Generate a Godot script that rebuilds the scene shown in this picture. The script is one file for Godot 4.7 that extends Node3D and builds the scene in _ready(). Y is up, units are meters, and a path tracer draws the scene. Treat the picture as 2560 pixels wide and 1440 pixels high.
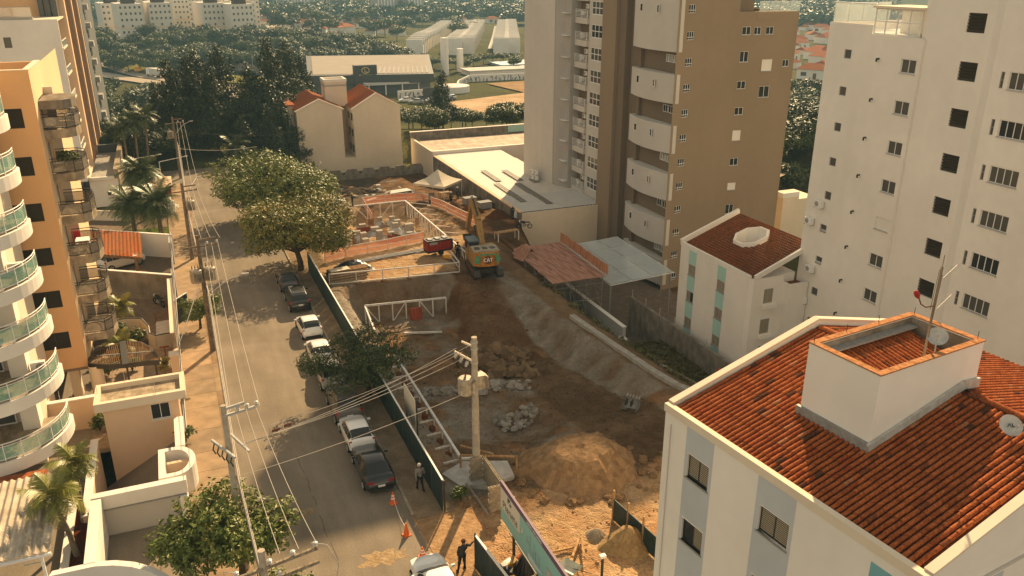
extends Node3D
var used := {}
var M := {}
var T := {}
var rng := RandomNumberGenerator.new()
var nz := FastNoiseLite.new()
var nz2 := FastNoiseLite.new()
func _ready() -> void:
	rng.seed = 7
	nz.seed = 3
	nz.frequency = 0.09
	nz.fractal_octaves = 4
	nz2.seed = 11
	nz2.frequency = 0.5
	nz2.fractal_octaves = 3
	set_camera_and_light()
	make_textures()
	make_materials()
	build_terrain()
	build_street()
	build_left_side()
	build_right_side()
	build_back()
	build_far()
	build_site()
	build_trees()
	build_vehicles()
	build_poles()
	build_small()
func set_camera_and_light() -> void:
	var cam := Camera3D.new()
	cam.name = "camera"
	cam.fov = 38.41
	cam.near = 0.5
	cam.far = 6000.0
	cam.position = Vector3(0, 28, 0)
	cam.rotation_degrees = Vector3(-21.11, -22.3, 0)
	add_child(cam)
	cam.current = true
	var sky_mat := ProceduralSkyMaterial.new()
	sky_mat.sky_top_color = Color(0.52, 0.52, 0.51)
	sky_mat.sky_horizon_color = Color(1.0, 0.93, 0.82)
	sky_mat.sky_curve = 0.55
	sky_mat.ground_bottom_color = Color(0.36, 0.32, 0.26)
	sky_mat.ground_horizon_color = Color(0.80, 0.74, 0.63)
	sky_mat.sky_energy_multiplier = 0.82
	var env := Environment.new()
	env.background_mode = Environment.BG_SKY
	env.sky = Sky.new()
	env.sky.sky_material = sky_mat
	env.tonemap_mode = Environment.TONE_MAPPER_LINEAR
	env.tonemap_exposure = 2.05
	env.fog_enabled = true
	env.fog_density = 0.0003
	env.fog_light_color = Color(0.55, 0.72, 0.80)
	env.sdfgi_enabled = true
	env.ssao_enabled = true
	env.ssil_enabled = true
	var we := WorldEnvironment.new()
	we.name = "world_environment"
	we.environment = env
	add_child(we)
	var sun := DirectionalLight3D.new()
	sun.name = "sun"
	var el := deg_to_rad(31.5)
	var d := Vector3(-0.566 * cos(el), -sin(el), 0.824 * cos(el))
	sun.basis = Basis.looking_at(d, Vector3.UP)
	sun.light_energy = 1.6
	sun.light_color = Color(1.0, 0.86, 0.66)
	sun.light_angular_distance = 0.6
	sun.shadow_enabled = true
	add_child(sun)
func numbered(n: String) -> String:
	if not used.has(n):
		used[n] = 0
		return n
	used[n] += 1
	return "%s_%03d" % [n, used[n]]
func tag(o: Node, label: String, category: String, group := "") -> void:
	o.set_meta("label", label)
	o.set_meta("category", category)
	if group != "":
		o.set_meta("group", group)
func thing(called: String, label: String, category: String, at := Vector3.ZERO, turn := 0.0, group := "") -> Node3D:
	var o := Node3D.new()
	o.name = numbered(called)
	add_child(o)
	o.position = at
	o.rotation.y = turn
	tag(o, label, category, group)
	return o
func part(p: Node, called: String, mesh: Mesh, m: Material, at := Vector3.ZERO, b := Basis()) -> MeshInstance3D:
	var o := MeshInstance3D.new()
	o.name = called
	o.mesh = mesh
	o.material_override = m
	o.transform = Transform3D(b, at)
	p.add_child(o, true)
	return o
func one(called: String, mesh: Mesh, m: Material, label: String, category: String, at := Vector3.ZERO, turn := 0.0, group := "") -> MeshInstance3D:
	var o := MeshInstance3D.new()
	o.name = numbered(called)
	o.mesh = mesh
	o.material_override = m
	add_child(o)
	o.position = at
	o.rotation.y = turn
	tag(o, label, category, group)
	return o
func structure(called: String, mesh: Mesh, m: Material) -> MeshInstance3D:
	var o := MeshInstance3D.new()
	o.name = numbered(called)
	o.mesh = mesh
	o.material_override = m
	add_child(o)
	o.set_meta("kind", "structure")
	return o
func copy(src: Node3D, at: Vector3, turn := 0.0, label := "", group := "") -> Node3D:
	var o: Node3D = src.duplicate()
	o.name = numbered(String(src.name).rstrip("0123456789_") if String(src.name).right(3).is_valid_int() else String(src.name))
	add_child(o)
	o.position = at
	o.rotation.y = turn
	if label != "":
		o.set_meta("label", label)
	if group != "":
		o.set_meta("group", group)
	return o
class MB:
	var v := PackedVector3Array()
	var n := PackedVector3Array()
	var c := PackedColorArray()
	var uv := PackedVector2Array()
	var col := Color.WHITE
	var xf := Transform3D()
	func put(p: Vector3, nn: Vector3, u := Vector2.ZERO) -> void:
		v.append(xf * p)
		n.append((xf.basis * nn).normalized())
		c.append(col)
		uv.append(u)
	func tri(a: Vector3, b: Vector3, d: Vector3) -> void:
		var nn := (b - a).cross(d - a).normalized()
		put(a, nn)
		put(d, nn)
		put(b, nn)
	func quad(a: Vector3, b: Vector3, d: Vector3, e: Vector3) -> void:
		var nn := (d - a).cross(e - b).normalized()
		put(a, nn, Vector2(0, 1))
		put(d, nn, Vector2(1, 0))
		put(b, nn, Vector2(1, 1))
		put(a, nn, Vector2(0, 1))
		put(e, nn, Vector2(0, 0))
		put(d, nn, Vector2(1, 0))
	func quadn(a: Vector3, b: Vector3, d: Vector3, e: Vector3, na: Vector3, nb: Vector3, nd: Vector3, ne: Vector3) -> void:
		put(a, na)
		put(d, nd)
		put(b, nb)
		put(a, na)
		put(e, ne)
		put(d, nd)
	func box(o: Vector3, s: Vector3, b := Basis()) -> void:
		var x := b.x * s.x * 0.5
		var y := b.y * s.y * 0.5
		var z := b.z * s.z * 0.5
		quad(o - x - y + z, o + x - y + z, o + x + y + z, o - x + y + z)
		quad(o + x - y - z, o - x - y - z, o - x + y - z, o + x + y - z)
		quad(o + x - y + z, o + x - y - z, o + x + y - z, o + x + y + z)
		quad(o - x - y - z, o - x - y + z, o - x + y + z, o - x + y - z)
		quad(o - x + y + z, o + x + y + z, o + x + y - z, o - x + y - z)
		quad(o - x - y - z, o + x - y - z, o + x - y + z, o - x - y + z)
	func span(a: Vector3, b: Vector3) -> void:
		box((a + b) * 0.5, (b - a).abs())
	func bar(a: Vector3, b: Vector3, w: float, h := -1.0) -> void:
		var d := b - a
		var l := d.length()
		if l < 0.001:
			return
		var z := d / l
		var up := Vector3.UP if absf(z.y) < 0.95 else Vector3.RIGHT
		var x := up.cross(z).normalized()
		var y := z.cross(x)
		box((a + b) * 0.5, Vector3(w, h if h > 0.0 else w, l), Basis(x, y, z))
	func tube(p: Array, r: Variant, sides := 6, caps := true) -> void:
		var k := p.size()
		var rings := []
		var norms := []
		var px := Vector3.ZERO
		for i in k:
			var a: Vector3 = p[maxi(i - 1, 0)]
			var b: Vector3 = p[mini(i + 1, k - 1)]
			var z := (b - a).normalized()
			if px == Vector3.ZERO:
				px = (Vector3.UP if absf(z.y) < 0.9 else Vector3.RIGHT).cross(z).normalized()
			else:
				px = (px - z * px.dot(z)).normalized()
			var py := z.cross(px)
			var rad: float = r if (r is float or r is int) else r[i]
			var ring := []
			var nr := []
			for j in sides:
				var t := TAU * j / sides
				var dir := px * cos(t) + py * sin(t)
				ring.append(p[i] + dir * rad)
				nr.append(dir)
			rings.append(ring)
			norms.append(nr)
		for i in k - 1:
			for j in sides:
				var q := (j + 1) % sides
				quadn(rings[i][j], rings[i][q], rings[i + 1][q], rings[i + 1][j], norms[i][j], norms[i][q], norms[i + 1][q], norms[i + 1][j])
		if caps:
			for j in range(1, sides - 1):
				tri(rings[0][0], rings[0][j + 1], rings[0][j])
				tri(rings[k - 1][0], rings[k - 1][j], rings[k - 1][j + 1])
	func lathe(prof: Array, sides := 12, at := Vector3.ZERO) -> void:
		for i in prof.size() - 1:
			var a: Vector2 = prof[i]
			var b: Vector2 = prof[i + 1]
			var sl := (b - a).normalized()
			for j in sides:
				var t0 := TAU * j / sides
				var t1 := TAU * (j + 1) / sides
				var d0 := Vector3(cos(t0), 0, sin(t0))
				var d1 := Vector3(cos(t1), 0, sin(t1))
				var n0 := (d0 * sl.y - Vector3.UP * sl.x).normalized()
				var n1 := (d1 * sl.y - Vector3.UP * sl.x).normalized()
				quadn(at + d1 * a.x + Vector3.UP * a.y, at + d0 * a.x + Vector3.UP * a.y, at + d0 * b.x + Vector3.UP * b.y, at + d1 * b.x + Vector3.UP * b.y, n1, n0, n0, n1)
	func prism(poly: PackedVector2Array, y0: float, y1: float) -> void:  # x,z outline
		var idx := Geometry2D.triangulate_polygon(poly)
		for i in range(0, idx.size(), 3):
			var a := poly[idx[i]]
			var b := poly[idx[i + 1]]
			var d := poly[idx[i + 2]]
			if (b - a).cross(d - a) > 0.0:
				var tmp := b
				b = d
				d = tmp
			tri(Vector3(a.x, y1, a.y), Vector3(b.x, y1, b.y), Vector3(d.x, y1, d.y))
			tri(Vector3(a.x, y0, a.y), Vector3(d.x, y0, d.y), Vector3(b.x, y0, b.y))
		var cw := Geometry2D.is_polygon_clockwise(poly)
		for i in poly.size():
			var a := poly[i]
			var b := poly[(i + 1) % poly.size()]
			if cw:
				quad(Vector3(a.x, y0, a.y), Vector3(b.x, y0, b.y), Vector3(b.x, y1, b.y), Vector3(a.x, y1, a.y))
			else:
				quad(Vector3(b.x, y0, b.y), Vector3(a.x, y0, a.y), Vector3(a.x, y1, a.y), Vector3(b.x, y1, b.y))
	func loft(secs: Array, closed := true) -> void:  # rings of equal count, smooth across
		var k := secs.size()
		var m: int = secs[0].size()
		var nn := []
		for i in k:
			var row := []
			for j in m:
				var ja := (j - 1 + m) % m if closed else maxi(j - 1, 0)
				var jb := (j + 1) % m if closed else mini(j + 1, m - 1)
				var du: Vector3 = secs[i][jb] - secs[i][ja]
				var dv: Vector3 = secs[mini(i + 1, k - 1)][j] - secs[maxi(i - 1, 0)][j]
				row.append(du.cross(dv).normalized())
			nn.append(row)
		for i in k - 1:
			for j in (m if closed else m - 1):
				var q := (j + 1) % m
				quadn(secs[i][j], secs[i][q], secs[i + 1][q], secs[i + 1][j], nn[i][j], nn[i][q], nn[i + 1][q], nn[i + 1][j])
	func mesh() -> ArrayMesh:
		var arr := []
		arr.resize(Mesh.ARRAY_MAX)
		arr[Mesh.ARRAY_VERTEX] = v
		arr[Mesh.ARRAY_NORMAL] = n
		arr[Mesh.ARRAY_COLOR] = c
		arr[Mesh.ARRAY_TEX_UV] = uv
		var am := ArrayMesh.new()
		if v.size() > 0:
			am.add_surface_from_arrays(Mesh.PRIMITIVE_TRIANGLES, arr)
		return am
func boxm(s: Vector3) -> ArrayMesh:
	var b := MB.new()
	b.box(Vector3.ZERO, s)
	return b.mesh()
func spanm(a: Vector3, c: Vector3) -> ArrayMesh:
	var b := MB.new()
	b.span(a, c)
	return b.mesh()
func noise_bytes(size: int, freq: float, oct: int, sd: int, stretch := 1) -> PackedByteArray:
	var f := FastNoiseLite.new()
	f.noise_type = FastNoiseLite.TYPE_SIMPLEX_SMOOTH
	f.seed = sd
	f.frequency = freq
	f.fractal_octaves = oct
	var im := f.get_seamless_image(size, size / stretch)
	im.convert(Image.FORMAT_L8)
	if stretch > 1:
		im.resize(size, size, Image.INTERPOLATE_CUBIC)
	return im.get_data()
func mixtex(key: String, layers: Array, lo: float, hi: float, a := Color.WHITE, b := Color.WHITE, size := 512, power := 1.0) -> void:
	var bytes := []
	var total := 0.0
	for l in layers:
		bytes.append(noise_bytes(size, l[0], l[1], l[2], l[4] if l.size() > 4 else 1))
		total += l[3]
	var out := PackedByteArray()
	out.resize(size * size * 3)
	var lut := PackedByteArray()
	lut.resize(256 * 3)
	for i in 256:
		var t := clampf((i / 255.0 - 0.5) * 1.7 + 0.5, 0.0, 1.0)
		t = pow(t, power)
		var s := lerpf(lo, hi, t)
		var cc := b.lerp(a, t) * s
		cc = cc.linear_to_srgb()
		lut[i * 3] = int(clampf(cc.r, 0, 1) * 255.0)
		lut[i * 3 + 1] = int(clampf(cc.g, 0, 1) * 255.0)
		lut[i * 3 + 2] = int(clampf(cc.b, 0, 1) * 255.0)
	for i in size * size:
		var s := 0.0
		for k in bytes.size():
			s += bytes[k][i] * layers[k][3]
		var q := int(s / total)
		out[i * 3] = lut[q * 3]
		out[i * 3 + 1] = lut[q * 3 + 1]
		out[i * 3 + 2] = lut[q * 3 + 2]
	var im := Image.create_from_data(size, size, false, Image.FORMAT_RGB8, out)
	T[key] = ImageTexture.create_from_image(im)
func make_textures() -> void:
	mixtex("plaster", [[0.004, 3, 1, 1.0], [0.03, 3, 2, 0.6], [0.02, 2, 3, 0.35, 8]], 0.90, 1.0)
	mixtex("stain", [[0.008, 4, 4, 1.2], [0.02, 4, 5, 0.8, 4], [0.09, 3, 6, 0.5]], 0.5, 1.0, Color(1, 1, 1), Color(0.85, 0.8, 0.72))
	mixtex("asphalt", [[0.005, 4, 7, 1.2], [0.2, 2, 8, 1.0], [0.03, 3, 9, 0.7, 8]], 0.62, 1.0)
	mixtex("dirt", [[0.006, 5, 10, 1.2], [0.06, 4, 11, 1.0], [0.25, 2, 12, 0.6]], 0.55, 1.05, Color(1, 0.97, 0.92), Color(0.95, 0.85, 0.72))
	mixtex("concrete", [[0.008, 4, 13, 1.0], [0.12, 3, 14, 0.8]], 0.62, 1.0)
	mixtex("wood", [[0.03, 3, 15, 1.0, 16], [0.2, 2, 16, 0.4, 8]], 0.5, 1.0, Color(1, 1, 1), Color(0.9, 0.8, 0.7))
	mixtex("fine", [[0.22, 3, 17, 1.0]], 0.55, 1.0)
	mixtex("tile", [[0.012, 4, 18, 1.0], [0.15, 2, 19, 0.7]], 0.45, 1.0, Color(1, 1, 1), Color(0.75, 0.65, 0.6))
	mixtex("grass", [[0.01, 4, 20, 1.0], [0.2, 3, 21, 1.0]], 0.35, 1.0, Color(1, 1, 0.9), Color(0.75, 0.9, 0.6))
	mixtex("bump_rough", [[0.02, 5, 22, 1.0], [0.12, 3, 23, 0.6]], 0.0, 1.0)
	mixtex("bump_fine", [[0.12, 4, 24, 1.0]], 0.0, 1.0)
func mk(key: String, lin: Color, rough := 0.85, tex := "", scale := 0.12, bump := "", bscale := 0.0) -> StandardMaterial3D:
	var m := StandardMaterial3D.new()
	m.resource_name = key
	var s := lin.linear_to_srgb()
	s.a = lin.a
	m.albedo_color = s
	m.roughness = rough
	m.metallic_specular = 0.4 if rough < 0.75 else 0.12
	if tex != "":
		m.albedo_texture = T[tex]
		m.uv1_triplanar = true
		m.uv1_world_triplanar = true
		m.uv1_triplanar_sharpness = 6.0
		m.uv1_scale = Vector3.ONE * scale
	if bump != "":
		m.heightmap_enabled = true
		m.heightmap_texture = T[bump]
		m.heightmap_scale = bscale
	M[key] = m
	return m
func vcol(m: StandardMaterial3D) -> void:
	m.vertex_color_use_as_albedo = true
func glass(key: String, lin: Color, a: float) -> void:
	var m := mk(key, lin, 0.05)
	var s := m.albedo_color
	s.a = a
	m.albedo_color = s
	m.transparency = BaseMaterial3D.TRANSPARENCY_ALPHA
	m.metallic_specular = 0.6
func make_materials() -> void:
	mk("asphalt", Color(0.27, 0.225, 0.17), 0.92, "asphalt", 0.07, "bump_fine", 0.3)
	mk("asphalt_dark", Color(0.17, 0.15, 0.125), 0.92, "asphalt", 0.09)
	mk("sidewalk", Color(0.40, 0.28, 0.17), 0.9, "concrete", 0.11, "bump_fine", 0.3)
	mk("kerb", Color(0.42, 0.36, 0.28), 0.9, "stain", 0.2)
	vcol(mk("soil", Color(1, 1, 1), 0.95, "dirt", 0.14, "bump_rough", 16.0))
	vcol(mk("soil_fine", Color(1, 1, 1), 0.95, "dirt", 0.4, "bump_rough", 5.0))
	vcol(mk("rock", Color(1, 1, 1), 0.93, "dirt", 0.5, "bump_rough", 3.0))
	mk("concrete", Color(0.42, 0.39, 0.34), 0.9, "concrete", 0.25)
	mk("concrete_white", Color(0.58, 0.56, 0.52), 0.9, "concrete", 0.3)
	mk("concrete_dirty", Color(0.30, 0.265, 0.22), 0.95, "stain", 0.12, "bump_rough", 1.0)
	mk("plaster_white", Color(0.80, 0.755, 0.68), 0.85, "plaster", 0.06)
	mk("plaster_cream", Color(0.72, 0.62, 0.48), 0.85, "plaster", 0.06)
	mk("plaster_grey", Color(0.56, 0.53, 0.48), 0.85, "plaster", 0.05)
	mk("plaster_grey_dark", Color(0.40, 0.38, 0.35), 0.85, "plaster", 0.05)
	mk("plaster_orange", Color(0.70, 0.43, 0.22), 0.85, "plaster", 0.05)
	mk("plaster_orange_sunlit", Color(0.80, 0.58, 0.36), 0.85, "plaster", 0.05)  # paler copy of the orange plaster, sunlight put into the street side colour
	mk("plaster_peach", Color(0.75, 0.54, 0.36), 0.85, "plaster", 0.07)
	mk("plaster_brown", Color(0.29, 0.22, 0.15), 0.85, "plaster", 0.05)
	mk("plaster_brown_dark", Color(0.20, 0.155, 0.11), 0.85, "plaster", 0.05)
	mk("plaster_blue", Color(0.50, 0.53, 0.55), 0.85, "plaster", 0.08)
	mk("plaster_teal", Color(0.40, 0.62, 0.56), 0.85, "plaster", 0.08)
	mk("paint_teal", Color(0.20, 0.42, 0.46), 0.8, "plaster", 0.1)
	mk("stone_brown", Color(0.10, 0.056, 0.032), 0.7, "stain", 0.2)
	M["stone_brown"].metallic_specular = 0.1
	M["stone_brown"].roughness = 1.0
	mk("dark_slate", Color(0.10, 0.105, 0.105), 0.7, "plaster", 0.1)
	mk("fascia_dirty", Color(0.46, 0.38, 0.28), 0.95, "stain", 0.25)
	mk("frame_white", Color(0.75, 0.74, 0.70), 0.5)
	mk("frame_dark", Color(0.035, 0.033, 0.03), 0.5)
	mk("frame_grey", Color(0.30, 0.29, 0.27), 0.5)
	mk("shutter_dark", Color(0.055, 0.045, 0.032), 0.6)
	mk("shutter_light", Color(0.52, 0.45, 0.33), 0.7)
	mk("blind_white", Color(0.72, 0.69, 0.62), 0.8)
	mk("pane_dark", Color(0.03, 0.032, 0.032), 0.08)
	mk("pane_mid", Color(0.09, 0.085, 0.075), 0.1)
	glass("glass_green", Color(0.30, 0.55, 0.45), 0.45)
	glass("glass_clear", Color(0.75, 0.85, 0.82), 0.25)
	glass("glass_canopy", Color(0.62, 0.70, 0.70), 0.45)
	mk("steel_white", Color(0.78, 0.76, 0.72), 0.45, "concrete", 0.6)
	mk("steel_rail", Color(0.70, 0.66, 0.60), 0.5, "concrete", 0.8)
	mk("steel_dark", Color(0.04, 0.036, 0.03), 0.5)
	mk("steel_grey", Color(0.32, 0.31, 0.29), 0.5, "concrete", 0.8)
	mk("galvanised", Color(0.55, 0.54, 0.50), 0.45, "concrete", 0.5)
	mk("rust", Color(0.20, 0.085, 0.04), 0.9, "dirt", 0.8)
	mk("fence_green", Color(0.028, 0.055, 0.055), 0.6, "stain", 0.3)
	mk("fence_red", Color(0.24, 0.06, 0.035), 0.8)
	mk("plywood_pink", Color(0.48, 0.27, 0.20), 0.85, "wood", 0.3)
	mk("plywood_pale", Color(0.46, 0.36, 0.25), 0.85, "wood", 0.3)
	mk("timber", Color(0.52, 0.34, 0.18), 0.85, "wood", 0.5)
	mk("timber_dark", Color(0.24, 0.15, 0.08), 0.85, "wood", 0.5)
	mk("timber_grey", Color(0.36, 0.31, 0.24), 0.9, "wood", 0.4)
	vcol(mk("clay", Color(1, 1, 1), 0.8, "tile", 1.3, "bump_fine", 0.3))
	mk("clay_dark", Color(0.30, 0.10, 0.035), 0.85, "tile", 0.5, "bump_rough", 2.0)
	mk("clay_far", Color(0.46, 0.15, 0.06), 0.85, "tile", 0.4)
	mk("roof_sheet", Color(0.58, 0.53, 0.45), 0.6, "plaster", 0.2)
	mk("roof_sheet_cool", Color(0.50, 0.48, 0.44), 0.55, "plaster", 0.2)
	mk("roof_skylight", Color(0.22, 0.195, 0.15), 0.6, "stain", 0.3)
	mk("fibre_cement", Color(0.66, 0.58, 0.47), 0.9, "stain", 0.15)
	mk("mulch", Color(0.13, 0.035, 0.018), 1.0, "fine", 0.8, "bump_rough", 4.0)
	mk("grass", Color(0.13, 0.15, 0.03), 1.0, "grass", 0.3, "bump_fine", 3.0)
	mk("canvas", Color(0.62, 0.54, 0.42), 0.85, "plaster", 0.3)
	mk("tarp_black", Color(0.018, 0.018, 0.02), 0.3, "", 0.1)
	mk("plastic_black", Color(0.02, 0.02, 0.02), 0.6)
	mk("rubber", Color(0.02, 0.019, 0.018), 0.85)
	mk("rim_metal", Color(0.45, 0.45, 0.44), 0.3)
	M["rim_metal"].metallic = 0.7
	mk("plate_white", Color(0.7, 0.7, 0.68), 0.5)
	mk("lamp_red", Color(0.32, 0.015, 0.012), 0.25)
	mk("lamp_clear", Color(0.7, 0.7, 0.68), 0.15)
	for cc in [["paint_white", Color(0.78, 0.77, 0.74)], ["paint_black", Color(0.012, 0.012, 0.013)], ["paint_graphite", Color(0.05, 0.047, 0.043)], ["paint_silver", Color(0.42, 0.41, 0.385)], ["paint_brown", Color(0.10, 0.085, 0.07)]]:
		var m := mk(cc[0], cc[1], 0.35)
		m.clearcoat_enabled = true
		m.clearcoat = 0.8
		m.clearcoat_roughness = 0.08
	mk("cat_yellow", Color(0.42, 0.25, 0.08), 0.5, "stain", 0.6)
	mk("cat_orange", Color(0.62, 0.25, 0.03), 0.5, "stain", 0.7)
	mk("cat_green", Color(0.14, 0.42, 0.24), 0.6, "stain", 0.7)
	mk("cat_top", Color(0.48, 0.42, 0.32), 0.8, "stain", 0.5)
	mk("generator_red", Color(0.34, 0.025, 0.018), 0.45, "stain", 0.6)
	mk("cone_orange", Color(0.75, 0.14, 0.02), 0.55)
	glass("mesh_orange", Color(0.85, 0.40, 0.22), 0.42)
	M["mesh_orange"].roughness = 0.6
	mk("pole_concrete", Color(0.50, 0.44, 0.35), 0.9, "concrete", 0.4)
	mk("pole_wood", Color(0.25, 0.20, 0.15), 0.95, "stain", 0.5)
	mk("wire", Color(0.42, 0.38, 0.33), 0.6)
	mk("wire_dark", Color(0.05, 0.045, 0.04), 0.7)
	mk("insulator", Color(0.12, 0.04, 0.025), 0.2)
	mk("porcelain", Color(0.5, 0.49, 0.46), 0.2)
	mk("transformer", Color(0.50, 0.44, 0.34), 0.5, "stain", 0.5)
	mk("bark", Color(0.12, 0.085, 0.055), 0.95, "stain", 0.6, "bump_rough", 3.0)
	mk("palm_bark", Color(0.26, 0.21, 0.15), 0.95, "stain", 0.5)
	var lf := mk("leaf", Color(1, 1, 1), 0.55)
	vcol(lf)
	lf.backlight_enabled = true
	lf.backlight = Color(0.10, 0.12, 0.02)
	var lp := mk("leaf_palm", Color(1, 1, 1), 0.45)
	vcol(lp)
	lp.backlight_enabled = true
	lp.backlight = Color(0.12, 0.14, 0.03)
	vcol(mk("paint_any", Color(1, 1, 1), 0.8, "plaster", 0.2))
	vcol(mk("cloth", Color(1, 1, 1), 0.9, "fine", 2.0))
	mk("red_plastic", Color(0.6, 0.02, 0.015), 0.4)
	mk("cloth_white", Color(0.8, 0.79, 0.76), 0.9)
	mk("purple", Color(0.13, 0.075, 0.13), 0.6)
	mk("board_teal", Color(0.25, 0.50, 0.46), 0.6)
	mk("board_cream", Color(0.62, 0.58, 0.48), 0.6)
	mk("ink_dark", Color(0.06, 0.06, 0.06), 0.7)
	mk("ink_white", Color(0.8, 0.78, 0.74), 0.7)
	mk("brick_red", Color(0.36, 0.12, 0.06), 0.9, "stain", 0.5)
	mk("sign_red", Color(0.5, 0.02, 0.015), 0.5)
	mk("sign_yellow", Color(0.72, 0.36, 0.02), 0.6)
func floor_y(z: float) -> float:
	if z < -56.0:
		return -3.0
	if z < -44.0:
		return lerpf(-3.0, -1.3, (z + 56.0) / 12.0)
	return lerpf(-1.3, 0.0, clampf((z + 44.0) / 7.0, 0.0, 1.0))
func ridge_x(z: float) -> float:
	return 30.0 + maxf(0.0, z + 60.0) * 0.085
func terrain_y(x: float, z: float) -> float:
	var d := sqrt(x * x + z * z)
	var y := -0.06
	if x < -1.9 and z > -66.5 and d < 90.0:
		y = -3.6
	if x > 9.3 and z < -20.0 and z > -150.0 and x < 100.0:
		var back := -4.5 * smoothstep(82.0, 135.0, -z)
		y = minf(0.0, back)
		var rough := nz.get_noise_2d(x * 3.0, z * 3.0) * 0.35 + nz2.get_noise_2d(x * 2.0, z * 2.0) * 0.2
		var xr := ridge_x(z)
		if z > -100.0:
			var right := -4.6 * smoothstep(xr + 1.2, xr + 7.0, x) - 0.9 * smoothstep(xr - 8.0, xr, x) * smoothstep(40.0, 48.0, -z)
			right *= 1.0 - smoothstep(76.0, 90.0, -z) * (1.0 - smoothstep(38.0, 41.0, x))
			y = minf(y, right)
		if x > 37.2 and x < 75.0 and z < -62.4 and z > -100.0:
			y = -7.0
		if z > -74.0 and z < -36.0 and x > 12.0 and x < xr:
			var f := floor_y(z) + rough * 0.7
			var left := smoothstep(12.3, 14.2, x)
			var bankr := 1.0 - smoothstep(xr - 2.4, xr - 0.3, x + rough * 1.2)
			var back_t := smoothstep(-73.8, -71.6, z + rough * 0.7)
			var heap := smoothstep(21.5, 23.5, x + rough)
			var slope := lerpf(0.0, -3.0, clampf((z + 71.5) / 11.5, 0.0, 1.0))
			var t := left * back_t
			var ff := lerpf(f, maxf(f, slope + rough), heap)
			y = lerpf(y, ff, t * bankr)
			var lane := 25.6 - (z + 70.0) * 0.02 + sin(z * 0.12) * 0.9
			for off in [-1.1, 1.1]:
				y -= 0.16 * exp(-pow((x - lane - off) / 0.33, 2.0)) * (0.6 + 0.4 * sin(z * 9.0)) * bankr * t
			var sc := Vector2((x - 19.0) / 3.2, (z + 46.0) / 3.6).length()
			if sc < 1.0:
				y -= 0.9 * (1.0 - sc * sc)
		elif z <= -74.0 and x < 40.0:
			if z < -84.0 and z > -112.0:
				var inx := smoothstep(12.5, 14.5, x) * (1.0 - smoothstep(26.5, 30.5, x + rough))
				var inz := smoothstep(-110.0, -105.0, z) * (1.0 - smoothstep(-87.0, -85.0, z))
				y += (-2.2 + rough) * inx * inz
			y += rough * 0.25 * smoothstep(12.0, 14.0, x)
		else:
			y += rough * 0.3 * smoothstep(11.5, 13.0, x) * (1.0 - smoothstep(37.0, 38.0, x))
		if z > -36.0 and x > 13.0 and x < 30.0:
			for q in [-0.9, 0.9]:
				y -= 0.07 * exp(-pow((z + 33.0 + q + sin(x * 0.3) * 0.8) / 0.28, 2.0)) * (0.7 + 0.3 * sin(x * 10.0))
		if x > 12.3 and x < 14.5 and z > -36.0 and z < -25.0:
			y = rough * 0.1 - 0.03
	if d > 140.0:
		var far := -9.5 - 2.5 * smoothstep(300.0, 500.0, d) + 95.0 * pow(smoothstep(750.0, 3800.0, d), 1.15)
		far += 9.0 * exp(-pow((x - 5.0) / 110.0, 2.0)) * smoothstep(340.0, 430.0, d) * (1.0 - smoothstep(600.0, 800.0, d))
		far += nz.get_noise_2d(x * 0.05, z * 0.05) * 30.0 * smoothstep(900.0, 1800.0, d)
		y = lerpf(y, far, smoothstep(142.0, 225.0, d))
	return y
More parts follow.
